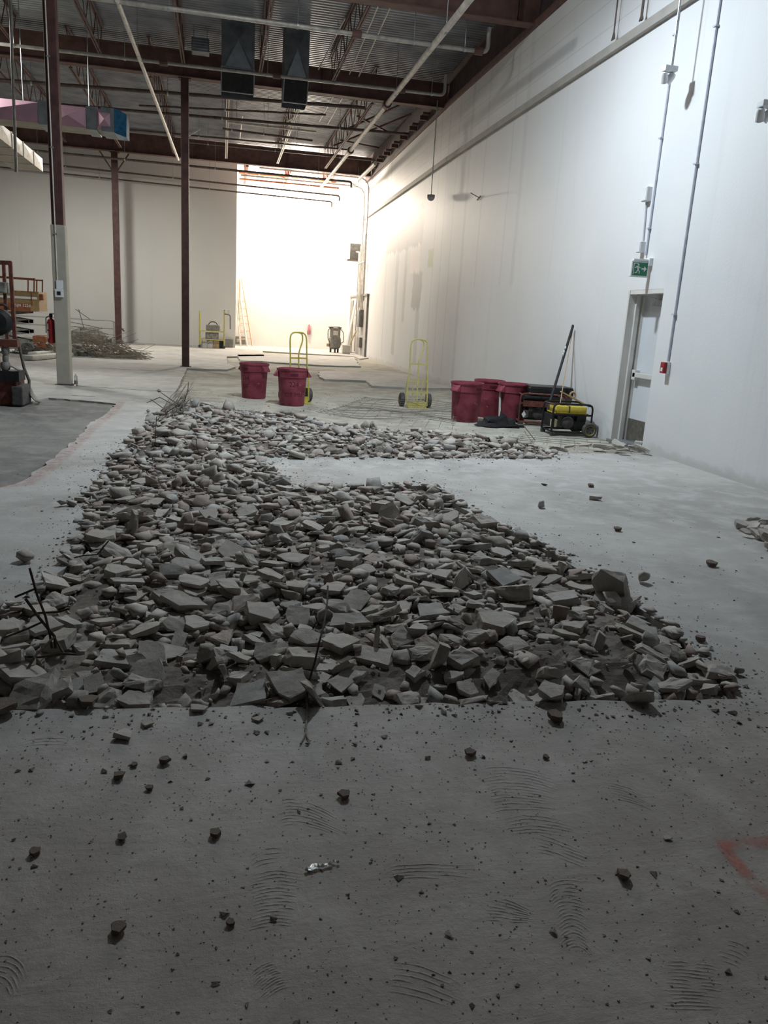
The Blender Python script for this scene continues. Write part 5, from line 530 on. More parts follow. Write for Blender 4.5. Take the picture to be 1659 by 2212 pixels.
288,2264,76,0,2,-49,18,15,67,1649,-28,1,2,50,1,14,343,817,65,-3,8,48,17,26,554,887,38,-17,-9,-30,8,10,447,1815,-28,-50,6,2,1,12,-125,765,14,2,16,37,13,12,-106,1054,7,19,-8,-45,0,13,664,1946,50,-9,-49,-3,9,11,176,1110,79,-48,11,-11,13,19,395,1223,-8,49,-10,4,22,10,481,620,24,45,22,2,7,21,401,723,48,-37,-34,4,18,8,
199,716,9,-2,3,50,23,11,-139,1057,-21,42,28,4,23,6,-206,1410,-22,-41,28,4,4,13,724,1968,95,6,-7,41,14,22,358,1807,11,33,20,1,19,15,383,2158,52,1,0,-17,24,17,386,2233,30,48,-9,6,16,15,16,2420,106,48,11,1,8,9,463,1834,-8,0,8,-49,9,20,257,2362,-11,49,7,-6,8,8,42,1265,23,4,-2,-46,13,12,-33,1500,60,-1,-4,-14,19,23,
662,2186,-24,0,-3,-41,17,16,311,801,26,19,-46,1,7,10,671,1959,57,8,-3,42,5,9,272,697,55,-9,-7,39,8,11,187,1068,52,22,-20,-35,22,8,522,1952,90,44,-17,-15,2,15,151,612,-24,1,-2,-16,0,9,-99,2169,74,-39,-31,-1,0,12,612,2161,26,3,2,15,7,16,65,824,-22,4,-6,-22,14,8,76,1354,39,-1,4,-36,25,13,545,1825,-15,18,-2,-44,19,12,
-158,2301,28,-35,35,-8,0,21,607,1840,12,-30,-31,19,23,12,44,1515,33,8,-4,-42,16,12,290,679,43,2,3,-46,18,21,-79,1305,15,2,0,11,11,9,485,1978,83,-40,30,3,22,15,310,1088,41,-46,-16,7,10,9,-15,944,28,30,-13,-16,17,8,337,2139,85,6,1,-49,23,21,-176,2516,-24,48,-11,-5,22,14,833,1927,27,0,-16,-26,8,6,-23,1085,-5,-45,22,-2,4,7,
158,1002,76,37,-3,-11,8,10,310,2310,-11,30,39,-8,15,14,410,771,37,0,-4,-48,2,19,-1,1963,41,8,0,23,15,8,-281,627,-25,10,-9,-21,6,14,-41,2479,73,5,-3,18,15,10,338,1074,39,-48,6,9,8,6,-31,1277,45,8,-13,45,7,21,331,1099,43,9,-2,3,18,20,-189,2303,-18,-6,16,-26,11,13,-170,1115,-25,-25,20,-19,2,10,-86,775,22,46,-20,-2,5,11,
13,1390,54,13,48,2,11,14,-197,816,-23,34,-36,6,4,6,-185,2334,-18,-16,-8,-46,20,10,-172,2063,19,-41,-8,28,20,11,482,902,-28,23,15,-42,23,6,-63,1842,85,-3,-35,1,20,14,159,1113,58,7,-23,-30,19,15,170,891,18,15,0,-30,3,7,270,1309,-11,5,7,-24,12,14,-186,2474,6,3,1,44,11,26,145,1027,60,-6,-50,-1,0,19,708,2171,-32,12,17,14,16,10,
16,803,-25,-46,20,2,19,6,226,1168,36,30,34,13,13,8,-150,2368,19,19,-1,-27,4,6,221,1792,-27,0,-3,-22,2,9,-273,682,10,16,47,2,3,11,299,2124,93,-21,-42,15,9,14,-45,1932,49,-41,29,0,12,12,72,1239,30,-45,-22,4,6,20,-19,2127,55,-4,2,-43,0,11,323,809,17,28,9,15,15,8,-101,896,19,-1,2,1,21,26,-49,1494,51,7,-26,-29,19,14,
183,1935,120,-3,50,4,20,15,214,2211,92,0,2,-49,9,12,25,829,17,-17,46,7,11,25,-178,618,-12,26,9,39,19,13,-3,2688,-31,-17,-47,0,7,15,14,782,-11,20,3,-44,16,14,43,1028,29,6,-1,-39,3,12,123,1871,66,-38,32,1,8,15,-18,2649,-20,41,25,5,14,10,276,2360,-5,36,-34,5,2,25,628,1884,22,49,-9,1,19,9,35,2010,58,24,5,-41,16,10,
-28,2371,100,-19,6,6,16,7,-179,1121,-39,50,-5,1,23,6,44,2098,55,4,-4,-25,18,9,-202,1842,-10,-38,-3,31,20,15,15,1409,90,-2,0,30,2,6,-1,1276,23,-23,-18,-27,3,6,-72,671,32,14,9,-21,5,16,242,929,31,-9,-49,-1,20,7,-146,1659,33,-20,-13,27,12,9,46,696,14,-2,-13,33,0,18,-117,686,10,41,28,-1,0,9,-175,626,-22,24,-12,-7,7,6,
177,1878,68,17,47,3,14,13,49,2163,121,14,48,4,22,16,532,2171,36,-43,-6,-1,19,12,42,1980,49,-45,22,-1,4,11,-99,1379,54,25,38,19,19,11,-192,2272,23,50,3,-2,19,16,59,1926,55,-3,1,33,14,18,238,1234,-5,34,-37,2,15,9,-215,1684,-12,-20,-43,8,4,13,128,2429,67,8,39,30,21,12,370,846,8,-24,-44,2,12,15,9,1737,34,-49,-9,-1,0,23,
50,2246,106,-50,6,-1,21,12,12,2226,89,4,-2,-44,23,8,105,2190,103,11,1,-31,14,14,5,2505,85,-4,-2,33,25,15,496,2051,85,-11,34,-2,20,9,67,1976,66,13,19,16,13,14,227,1025,67,1,-2,-25,17,19,-167,690,52,14,1,-19,3,12,-185,1677,13,-2,-7,-33,20,13,71,1032,59,-6,12,48,12,12,113,1234,16,4,-3,37,18,11,-104,2517,106,3,13,43,6,15,
114,1204,35,1,7,-49,2,20,506,1844,-8,-44,22,4,16,6,487,1855,12,4,3,-21,7,8,169,1080,79,-14,46,-2,20,20,434,2118,73,47,16,-1,6,24,28,1153,11,-1,-2,36,2,13,218,901,31,-12,3,-44,7,12,-175,2658,-12,-2,-49,7,1,23,-16,2029,34,3,1,50,4,6,78,1285,18,1,2,-43,11,14,-115,1826,68,-4,5,-33,7,6,-182,1775,26,-30,-12,-9,12,9,
-105,2533,74,5,-3,-9,23,12,-109,659,10,4,0,2,12,15,-213,817,-22,-4,-1,17,19,15,598,2184,-9,0,7,47,22,24,-58,1946,87,28,22,-33,20,12,61,667,-3,46,20,-1,20,8,244,1799,4,-23,42,-4,12,18,163,1906,110,-41,-26,-8,14,18,-179,2406,-29,12,48,0,24,9,569,2122,78,-7,49,-3,14,9,128,2500,30,-39,23,-12,17,22,183,1331,0,1,-1,-47,24,9,
-174,1507,-19,-1,-7,19,4,8,613,1826,-27,10,2,-45,8,10,85,913,24,-19,24,14,20,11,-194,1257,-30,0,0,50,15,21,-24,1754,42,8,-11,-48,16,16,-284,670,-5,2,-1,-30,5,13,-90,760,-10,7,4,28,6,6,774,1909,66,3,12,-1,17,13,335,832,11,-45,-21,2,12,7,233,2032,116,-3,2,37,8,16,5,633,-12,10,0,28,12,9,51,1716,-15,-2,9,42,4,13,
-205,1655,-20,-2,-7,-30,2,11,635,2007,117,-2,-9,-49,16,26,-161,2085,31,-4,-14,40,1,9,-95,2240,98,-37,1,-33,17,6,221,875,14,-2,2,-41,7,10,634,2169,-1,37,-11,-26,22,19,796,1851,-19,-22,-17,18,15,10,-17,606,-24,-6,-21,-43,19,12,378,1821,-2,-47,5,-1,9,17,-148,769,30,-6,3,-28,13,20,103,1784,30,-49,6,-10,14,26,287,775,33,10,7,5,19,9,
115,1131,40,-26,19,-33,13,13,118,713,4,-2,0,46,2,25,132,1768,6,-2,-3,-44,18,8,-74,2021,43,2,3,43,23,11,-107,798,15,23,-7,-10,25,9,-12,951,70,-22,-45,4,24,20,386,2064,87,-1,2,-11,8,6,-64,2353,80,0,-2,-22,9,21,-70,1699,22,29,14,21,15,6,53,755,0,-40,30,2,12,21,132,1948,85,27,-36,-19,12,7,-44,1105,-18,-2,-2,-40,4,11,
875,2042,-28,4,6,-39,24,12,-6,2335,110,0,-6,-38,18,20,808,2081,-36,6,6,48,15,18,21,1450,61,-1,9,-31,11,20,170,1957,98,-6,0,10,6,18,122,2120,73,-1,50,2,0,6,258,698,66,-48,5,-12,2,18,493,2237,-19,-26,43,0,19,23,-45,1144,15,24,39,-17,24,15,-96,2254,79,-2,3,-35,21,12,-37,1659,33,-16,-22,19,19,12,449,814,-6,-11,-48,3,9,11,
-81,1845,95,-3,-46,8,7,13,39,2558,-4,-6,7,6,4,22,0,2274,106,4,0,-8,2,12,163,1268,13,0,2,-33,8,11,282,1317,-27,0,0,33,9,11,635,1875,1,2,2,-48,23,8,-142,1601,11,-4,-10,-48,5,10,-81,848,4,33,-38,-3,15,11,227,1864,80,11,-28,-38,0,9,183,741,33,-19,45,-12,6,22,403,1085,12,-48,-15,2,23,12,-32,2629,18,4,8,46,18,14,
408,1154,-2,45,22,-4,0,12,74,2346,131,-2,5,-50,13,16,361,2090,84,35,-35,-1,22,10,-215,1763,-17,14,-44,-6,16,8,18,1674,-2,22,-45,-1,18,11,257,1183,15,-15,22,11,21,10,87,764,-21,1,7,23,16,17,-2,1331,40,1,2,-50,21,19,-102,1703,33,2,0,-50,1,10,501,1850,28,-7,-5,-42,19,14,273,1955,145,8,38,-31,19,13,103,929,18,-2,5,-50,7,9,
-126,1149,34,-18,35,-4,23,23,-209,1974,-1,41,-20,-18,0,10,468,1796,18,-33,37,0,12,22,23,2050,44,-29,41,-2,9,11,25,2711,-33,0,0,48,12,24,7,2185,76,2,-2,15,12,12,-177,852,-5,28,41,3,10,26,-206,1532,7,12,48,6,17,14,471,781,-19,7,3,49,20,8,89,2340,118,-6,-2,-6,7,6,328,1312,-27,0,0,-42,2,10,10,2066,43,2,2,49,12,13,
53,633,21,8,-1,18,16,14,331,1266,-16,-31,0,-16,13,14,-58,1428,51,4,35,-15,20,8,-280,654,-15,-20,45,6,11,11,-47,1214,0,-11,-11,-4,6,6,-158,1867,62,-26,-25,26,12,11,-102,2360,104,-50,4,0,6,24,-53,1639,24,15,-5,-39,13,14,784,2109,-31,-25,15,-24,6,8,98,2228,110,-2,0,47,8,8,282,1438,6,16,44,14,21,26,113,1796,-24,0,6,39,4,7,
301,816,17,-3,0,20,25,11,-47,761,29,16,10,15,10,17,181,871,13,-27,42,0,10,14,-132,1231,-13,6,-8,-33,15,15,-27,933,61,-40,-30,2,11,14,114,1457,1,-1,50,1,10,15,114,882,19,23,-44,-6,4,12,204,2029,96,7,-7,-6,15,11,507,2177,58,-45,-17,12,23,18,60,2429,94,11,-49,-1,15,6,291,2215,78,12,-48,-2,14,14,809,2120,-34,50,6,0,25,9,
582,1300,39,-31,-9,7,0,11,270,1421,17,-1,1,39,16,21,435,2178,66,6,9,32,8,12,-36,1870,59,2,0,-36,13,13,415,1806,-10,5,3,49,6,13,-23,2420,113,18,-47,-1,23,21,607,2015,82,-4,-50,-2,12,6,197,2119,119,-40,30,-3,0,16,148,2241,115,7,2,-15,2,13,-200,1659,17,2,-17,-35,4,12,-140,1367,31,31,-9,16,19,8,320,760,52,-50,-4,4,24,14,
37,1624,21,39,-27,-15,19,13,363,591,-12,-17,19,-12,6,11,-197,1536,-25,0,50,0,9,21,-72,1996,41,1,1,32,11,11,420,1826,36,-41,15,15,20,14,-156,2268,29,-7,-9,32,4,25,256,890,38,-10,-4,33,0,12,284,1120,29,4,-7,-36,7,9,-74,1450,63,36,-28,-8,17,7,190,686,10,-1,0,45,12,7,41,1577,22,-41,26,10,20,13,-275,770,-18,-7,0,-27,2,10,
117,1852,39,4,-3,-48,23,7,-139,1090,-25,-14,48,0,14,9,132,895,29,15,-30,24,3,14,233,1383,-2,14,2,28,5,11,32,2033,60,-9,0,43,23,15,-145,2283,73,-20,17,34,19,12,230,2072,104,4,6,-42,15,17,198,2290,110,3,-2,50,11,9,113,1788,-13,46,-18,0,15,9,211,1413,18,8,29,-22,7,11,644,2155,-17,-9,-41,-26,12,8,-313,635,-28,0,50,0,5,12,
92,1265,55,-16,-43,20,1,13,603,2156,0,6,6,30,10,9,92,1835,39,-30,39,6,23,12,91,2001,62,6,3,2,6,9,-105,1369,38,-50,4,-1,21,20,-35,1163,-12,-3,-3,-23,1,12,393,2259,-36,-1,-1,-18,22,6,-61,2300,100,-30,-11,19,2,12,-198,1825,-4,2,-23,-41,13,11,207,1059,53,-3,-1,18,0,11,366,1089,43,-43,22,10,12,18,67,871,44,-7,-47,15,7,17,
-182,1857,18,21,-18,-42,6,9,366,1126,41,-10,48,-1,24,17,11,1209,16,-43,25,0,19,18,-38,933,47,-7,50,3,4,11,761,1978,79,26,19,15,22,6,201,598,-24,7,3,46,16,10,406,953,20,-4,-7,-46,23,25,-165,1041,-28,6,-6,-48,19,12,186,698,13,-50,1,-2,6,9,353,1331,-2,8,-18,-31,14,11,131,1837,41,-48,12,2,14,10,55,2120,58,-3,1,49,1,8,
278,1128,44,3,-6,-26,25,18,135,1887,65,1,-1,-41,20,16,85,1682,-36,3,-1,-44,1,13,337,1349,-25,1,0,-13,9,15,11,1558,28,4,7,39,7,21,239,846,35,-26,-42,1,9,16,-140,1036,-15,-44,23,-3,4,13,710,1857,3,-2,0,-14,23,15,213,629,12,-3,0,50,19,13,112,1385,49,0,5,23,3,26,4,1296,32,0,-2,50,9,23,28,704,-18,1,0,50,0,13,
-51,1549,20,0,-4,-1,5,11,485,802,-38,-1,-2,-49,23,7,211,2061,115,6,11,2,22,16,288,1077,40,0,0,-50,25,21,700,2115,-2,-31,18,-11,14,10,74,2553,1,-46,-3,-2,19,17,-19,1988,50,-2,4,39,12,17,-193,1624,-20,-7,-6,3,25,15,348,2049,104,5,0,-20,2,16,118,1167,40,11,46,12,11,17,-83,2099,49,17,25,31,21,6,640,1886,17,-6,2,31,21,12,
319,1084,30,4,-4,-41,19,9,239,2381,0,-48,-13,2,8,12,181,712,34,-43,-22,-1,23,17,90,683,-9,-1,6,47,22,13,263,837,39,-3,1,2,10,22,402,809,43,-7,1,47,24,26,73,693,-5,0,2,23,19,17,-34,2208,89,-43,-25,-2,19,12,-98,1618,18,-1,2,37,8,7,-120,858,27,2,0,-24,17,10,335,690,51,-1,-2,-50,10,18,140,1006,62,-50,-5,-1,20,19,
56,1810,28,17,6,-20,24,15,-72,1339,35,26,12,15,21,9,214,708,39,-39,31,-3,2,8,-195,1858,-24,6,-6,-30,11,13,237,2182,98,6,-13,20,11,11,-124,2446,61,-11,4,43,6,17,-180,2457,-36,13,2,-26,16,8,481,811,-32,22,-44,0,9,11,12,1156,5,6,-6,-49,2,14,174,1816,39,-28,-41,-7,20,17,-61,2472,96,-10,-48,8,10,19,302,616,45,33,33,-17,20,21,
227,2149,108,-18,-11,-31,2,11,-250,760,27,-13,20,-2,7,12,292,651,41,1,-3,22,4,18,-113,1453,30,50,7,2,10,12,117,2193,96,0,-7,15,0,10,-107,1964,88,24,-44,0,24,8,333,990,24,9,-49,-1,10,19,594,1841,-23,0,6,-47,0,15,-85,1257,23,-32,32,5,24,11,-26,683,-5,-4,5,41,23,9,-290,703,3,10,21,-44,25,8,-84,2087,48,13,-48,-2,0,6,
112,788,7,36,-6,17,8,12,-138,2437,66,49,-4,10,22,21,272,936,44,30,35,-12,8,6,424,1781,28,22,-45,-5,18,17,371,1326,-10,-35,9,29,20,15,223,2110,94,17,11,38,15,14,732,1831,10,17,-11,40,13,12,606,2196,-35,19,46,0,4,15,-118,1783,70,-50,-2,2,18,19,-310,712,5,5,48,9,1,19,315,815,24,-38,33,-1,16,11,338,1297,-22,12,-48,-2,14,13,
232,1062,50,3,-3,-50,9,10,50,1667,-13,2,3,25,2,18,231,2090,91,0,-2,47,0,16,-58,1744,47,-28,-15,30,18,8,257,907,45,-2,4,-48,24,15,-97,2110,70,-1,-9,49,25,26,224,595,-10,47,11,2,11,19,-163,949,-16,-8,-6,30,21,16,-151,958,-5,6,-14,-16,5,9,-215,1501,-9,12,11,21,5,20,-69,995,31,7,0,-49,18,10,232,2202,87,4,0,17,7,7,
-187,2423,26,0,-6,-49,15,26,120,1465,-19,13,48,-5,12,9,-155,2446,20,-4,-26,33,8,11,-268,770,17,47,15,-7,4,25,360,986,24,-19,-46,0,16,25,-96,2120,58,0,-8,49,21,12,-131,1167,-5,-31,7,28,3,16,301,2112,73,-4,-2,-46,4,6,407,1068,26,-4,6,-8,6,22,132,2400,102,-1,2,2,23,9,-192,2440,12,4,1,45,5,20,52,627,-16,1,4,-49,9,17,
485,864,-33,8,0,38,14,9,140,2010,107,-25,-41,9,10,17,25,790,-22,4,6,35,19,14,189,813,19,43,-25,4,20,16,391,1195,-1,0,4,46,8,9,167,1450,-23,7,9,-43,15,16,818,1881,-16,-4,8,-49,21,16,68,863,3,8,28,-26,3,11,31,2317,109,6,-2,-21,22,6,-38,2196,93,22,-11,4,13,14,267,649,38,34,-4,0,15,10,196,1875,72,-5,3,15,11,17,
5,1314,38,-15,48,1,16,10,-104,865,47,37,-33,4,12,23,102,1275,37,16,3,0,19,18,-45,1637,14,-30,17,-20,15,8,395,1257,-26,46,19,-2,11,14,230,2217,107,-5,-1,-47,25,19,365,1331,52,23,3,-38,22,10,148,1052,68,40,-30,1,17,12,409,1125,5,-18,-47,2,22,8,-113,1036,-1,-6,-50,1,3,11,-100,1521,31,-4,-7,-45,24,17,95,1166,31,50,-4,1,8,10,
154,1984,89,-16,-25,-41,13,8,-185,1425,-21,-3,-4,49,4,11,-111,783,7,-2,4,16,21,21,17,2120,71,2,-2,39,20,26,484,2149,71,-15,47,-3,1,20,12,601,-37,11,7,-13,16,8,852,2057,-26,5,-13,-48,1,10,629,1918,32,-41,29,2,19,6,-11,2309,153,36,34,3,3,26,20,2611,-39,-6,0,-41,4,13,-203,1696,-23,21,-4,18,14,6,113,775,-19,1,-8,49,7,8,
67,1672,-31,1,3,-44,14,10,-164,1657,20,5,-1,-31,3,11,-82,2382,65,3,2,20,22,10,196,1120,83,49,-7,0,11,16,165,2063,113,-4,-4,-45,15,15,549,1902,26,5,4,-16,1,6,49,2383,107,-1,0,-30,21,19,579,2016,87,-35,-35,-1,11,11,103,1578,12,-19,31,30,22,19,109,2209,119,33,-36,-9,24,16,214,2035,102,-22,44,-7,4,6,128,2210,112,-46,19,0,20,16,
247,1282,-15,-45,-21,1,25,11,563,1976,61,3,-1,33,12,10,202,1080,51,-3,3,24,14,12,-243,652,-3,2,5,-34,8,8,465,905,-33,-1,0,-11,5,14,19,2486,91,46,-20,0,3,14,-3,1343,41,-33,-37,-1,4,6,220,1310,7,-5,-2,30,2,20,53,679,9,28,19,13,20,14,-121,1986,61,-35,35,-2,10,12,327,940,23,6,28,8,17,7,-123,1422,62,9,-37,31,23,15,
87,1645,-19,-25,42,-4,11,15,340,1363,-11,13,-5,1,6,15,-25,1378,58,14,-47,7,4,8,521,1843,0,9,-1,5,17,13,240,2106,119,6,-5,49,17,14,-22,2481,79,0,-1,17,12,14,-114,2424,54,-15,48,1,15,13,58,2363,114,-3,-1,43,5,16,283,1372,-15,1,1,-25,12,18,-194,2075,-21,11,-2,-34,10,9,77,1191,35,7,21,37,10,14,292,2094,108,12,12,-38,14,8,
628,1966,58,2,2,-40,9,12,223,880,39,5,4,47,23,19,-205,2026,-5,-26,34,-26,9,13,489,2217,-17,-2,-48,-5,9,14,-105,2348,71,43,-24,5,13,6,53,1582,7,-6,17,42,2,12,6,2299,117,1,-13,-47,19,15,473,1848,18,-4,-49,-7,8,9,365,1444,-21,16,29,19,22,8,702,2148,-39,1,3,-48,4,10,141,617,-21,9,-5,27,5,13,24,924,7,5,-2,-7,12,10,
212,2196,106,-4,-13,44,0,14,229,1268,41,34,35,6,15,18,119,1446,-27,38,-32,0,1,12,112,1002,49,2,-5,-49,2,10,493,1917,52,-30,-40,0,18,8,-49,2580,127,48,-11,-3,25,26,-162,2410,40,25,-12,-40,24,13,5,837,-20,1,0,20,21,15,219,1115,87,38,32,1,9,10,101,1102,55,-19,12,44,18,13,638,1938,60,4,24,-42,14,17,44,2413,103,2,0,-35,8,8,
436,1962,119,13,30,7,17,13,95,2525,-13,-15,30,32,4,11,381,963,-8,4,2,26,4,6,78,2357,115,43,25,0,21,7,757,1956,120,-20,-46,1,17,26,11,2201,112,0,-5,-47,8,18,-150,2388,34,3,6,-44,16,13,-34,2114,50,-1,-2,-16,7,9,79,1038,37,-3,-7,6,1,11,18,1044,40,-11,32,37,19,11,249,2088,104,6,22,-26,17,9,167,1422,14,17,-7,30,24,12,
743,2142,-36,-46,19,0,12,15,-65,1503,51,13,-45,-15,5,16,187,1218,9,2,-8,-43,7,9,193,1204,9,3,9,-22,25,6,9,2169,68,-1,1,49,11,14,414,934,-20,3,0,18,10,9,52,2082,51,0,-1,1,9,14,428,1037,-8,-2,2,0,0,11,-113,1087,-21,-2,0,-6,21,19,310,762,29,1,1,18,23,11,203,2409,-26,-9,2,-7,10,13,-197,1596,-7,0,-1,-33,8,22,
438,1139,-26,-3,7,-22,11,19,-44,2431,73,27,-11,-18,21,8,248,1837,40,7,-6,33,15,15,513,1856,4,13,-6,18,5,7,-166,2680,-17,26,-43,1,7,16,290,1915,95,7,-2,-11,6,8,533,1971,62,-24,-44,-1,15,6,17,1703,1,50,-6,-2,15,14,-86,2167,78,-3,6,-28,4,15,-81,1298,45,9,0,37,8,15,-191,1896,20,7,-6,-44,0,20,115,1488,-23,1,7,-30,14,13,
245,658,31,-1,5,49,6,11,-38,2453,79,-32,-11,15,3,7,-221,2492,25,-38,4,25,20,10,64,2226,121,17,45,8,16,13,228,649,52,-44,22,0,20,26,465,1991,102,16,-18,44,25,12,-174,2163,41,37,30,3,17,13,-103,1422,36,-41,-29,0,10,8,135,1220,12,0,2,-42,21,18,103,1211,25,20,3,24,19,11,-32,2097,49,23,-7,-7,15,15,257,921,27,-23,-44,-1,23,12,
376,2337,-21,-43,-26,-3,2,16,180,1166,26,6,-4,-38,2,8,31,1315,28,3,1,-22,11,7,311,1132,23,2,-4,20,5,14,55,2446,100,-18,7,-24,9,11,-68,1929,60,-22,-44,1,20,13,96,606,-25,-1,6,49,22,19,93,2091,68,1,-2,-41,15,24,489,851,-35,-4,-1,17,8,6,-153,1225,-9,0,-3,8,13,17,301,2311,22,8,-43,20,3,12,-17,1268,15,-43,25,-1,0,6,
177,757,0,38,33,0,10,11,-75,2254,92,-7,6,4,7,10,308,952,28,5,-3,45,11,20,150,2181,91,-2,-1,-8,7,9,-47,1661,27,-15,-4,32,14,15,215,1200,11,9,3,-49,21,12,-82,630,-20,3,6,-48,11,10,281,666,64,41,28,8,9,11,511,2000,78,8,-11,-44,23,7,68,2210,94,-5,0,34,11,8,-215,1913,17,4,-2,-21,6,24,-80,2012,70,-21,45,5,25,16,
160,2063,83,2,2,24,22,18,173,2039,87,20,-46,0,15,9,301,932,14,-2,4,-25,18,12,-51,2185,79,-5,-2,46,21,22,104,1780,-19,-5,31,-20,13,9,228,1970,103,2,-1,-50,1,9,1,2059,49,-27,9,-26,6,8,403,1932,117,-2,5,-38,7,8,128,2233,105,-2,1,20,18,13,155,862,19,-6,-6,5,4,16,252,2037,109,1,3,38,17,7,-160,2466,-6,-10,-13,13,24,9,
42,2048,50,-15,-48,1,23,6,619,1915,30,7,0,-19,22,14,-39,2184,69,4,-7,-13,5,7,658,1825,-14,12,16,46,7,11,596,2102,85,-25,43,0,11,9,-200,658,2,3,0,-30,10,16,608,2208,-29,-7,15,40,22,7,168,875,15,12,-8,-48,16,12,-186,721,16,-2,2,13,21,19,504,616,24,46,6,-8,16,7,617,2142,50,-12,47,-7,5,17,202,1851,66,-20,46,2,7,21,
-35,2008,63,-2,12,37,17,10,-315,668,-33,4,-4,25,10,7,164,1917,89,11,9,-32,17,11,136,2508,-19,-15,-9,30,3,15,167,746,-4,-2,-6,33,7,10,354,1797,-14,8,25,2,20,8,74,1914,74,35,-34,-10,9,19,131,2577,-21,9,9,30,21,26,-43,2700,-39,2,-2,23,5,11,330,783,36,-3,3,14,14,23,22,1779,24,-6,3,-41,1,13,-113,830,24,-1,37,-28,19,6,
524,1813,36,48,-5,5,17,20,-135,1737,52,-24,23,-26,15,7,71,1785,-24,11,7,-34,16,10,-172,675,24,-47,-14,-5,21,9,566,1992,69,-5,-2,-50,5,13,352,841,33,-46,-6,-17,3,15,5,651,27,27,-32,-14,15,19,226,1214,9,39,-31,0,7,15,-91,1432,42,-47,16,-4,3,9,-159,2377,23,22,2,-8,16,9,734,1907,76,-20,-33,31,20,20,414,861,-12,-5,3,37,18,6,
-89,972,20,-22,-23,19,13,13,-19,1836,52,39,-31,-2,14,9,-162,1007,-19,-20,45,-3,8,7,-138,2510,18,-1,-7,-17,25,7,413,1992,121,-3,8,12,3,26,92,1211,19,-6,-14,-8,1,8,-40,1070,-7,-1,-4,-50,6,6,204,1266,-4,-34,-37,2,2,7,245,2371,-19,23,43,-9,4,6,264,1322,-24,2,2,31,23,13,450,1061,-10,-31,-20,-23,20,11,37,2538,40,-11,-47,10,22,10,
163,599,0,-50,3,-2,7,16,-91,1269,2,-4,50,3,5,6,24,2156,82,-3,2,-26,20,16,31,2417,109,-31,-11,-6,19,9,-59,1549,66,-15,47,-5,17,20,-19,2466,76,1,-1,-50,12,9,-101,2178,109,8,47,-2,23,13,28,614,-6,5,-7,-15,24,24,-109,1846,73,-50,-3,0,25,13,289,1198,-5,2,2,48,10,16,118,801,-15,7,-4,-35,19,10,-138,2450,34,27,-40,-12,21,11,
-25,1947,50,6,-38,-32,3,6,379,1975,104,-1,5,43,3,10,-298,633,-32,0,1,-31,0,11,-199,1676,-2,-8,-6,-20,6,10,460,1062,-9,17,15,44,2,9,179,2239,110,3,3,5,1,19,-110,1149,-5,22,44,6,12,19,71,645,20,-10,-5,-39,1,24,315,1405,-9,5,1,-1,22,13,302,770,36,-18,1,44,21,12,262,1120,37,36,34,-2,14,13,-83,1350,40,-50,5,-1,23,18,
81,1096,64,17,29,37,6,17,49,1407,85,-5,2,42,6,22,428,923,57,-36,35,-1,23,21,378,1312,4,-28,36,2,24,15,72,1845,42,5,-1,-41,2,12,417,642,45,32,-39,-4,15,8,270,1208,-4,-4,1,15,5,12,103,866,0,5,-4,-49,2,14,-86,808,14,-6,5,-48,8,14,-52,2454,71,-37,33,-2,2,6,328,924,30,-5,-5,-49,6,14,306,1371,-13,2,-3,-50,13,16,
405,835,37,10,-4,-11,6,21,72,935,28,-39,-31,-1,8,10,229,2212,90,-18,-47,-1,7,6,177,637,16,-18,46,3,20,16,57,1702,-25,2,-1,-48,16,10,26,1657,-1,39,-32,-2,20,10,-99,932,18,1,-7,-11,5,15,-1,793,-30,-3,-6,-47,10,8,136,2109,91,-6,3,-24,12,26,250,2138,94,13,-1,-46,12,11,-27,1938,50,9,0,5,7,10,488,1908,52,9,4,-38,4,10,
321,828,31,-38,-5,-8,16,13,214,2009,102,2,2,-45,25,13,308,1002,38,-2,3,-20,8,12,25,1563,52,-7,-6,-47,19,25,-148,1410,25,46,20,2,9,19,70,1955,76,0,-3,-50,24,24,233,2117,90,11,-1,-31,2,11,127,2044,72,-1,2,50,6,8,-35,1805,46,0,0,37,21,12,299,1045,50,-32,-38,1,17,11,-83,2136,114,-48,13,-3,17,23,-132,1686,43,27,-8,-9,15,22,
-61,1570,29,7,12,-35,25,13,320,724,61,-11,3,37,23,15,388,1301,23,-31,-21,5,17,14,79,825,-13,5,0,-1,19,16,-149,2046,67,7,10,-48,14,19,-184,1918,-4,11,0,-49,25,16,208,866,22,6,-2,15,5,10,-1,735,-24,-3,-3,-50,15,12,354,1050,52,35,35,-5,12,26,718,1840,-7,46,20,-2,1,19,433,1109,3,-12,26,14,3,13,415,623,42,-48,-11,-2,18,21,
815,1860,-2,-4,0,-50,1,19,160,1159,40,-13,0,11,25,21,-5,972,14,-48,11,-1,6,6,216,944,46,-10,-31,33,15,13,471,1935,66,11,-7,-41,22,8,146,1873,66,-4,-6,29,12,23,721,1820,20,39,-28,9,1,16,-174,2146,11,38,30,9,3,18,12,1995,54,50,2,1,15,26,-26,1396,70,14,9,-41,17,12,135,1181,26,-2,4,41,16,19,645,1999,84,-50,5,0,20,8,
203,863,5,-2,3,-6,18,8,259,1815,-7,1,6,-11,7,9,10,2151,64,0,-2,49,9,14,-150,2151,59,9,-4,-46,12,24,192,1207,39,11,3,2,4,19,29,2286,135,-4,26,-42,0,13,-30,1130,23,-15,20,35,17,14,-168,1342,53,-42,27,2,17,21,-154,624,22,38,31,12,0,29,188,2041,91,-2,0,50,21,21,109,1437,46,2,-23,-44,22,29,-108,2465,88,-50,3,-6,8,21,
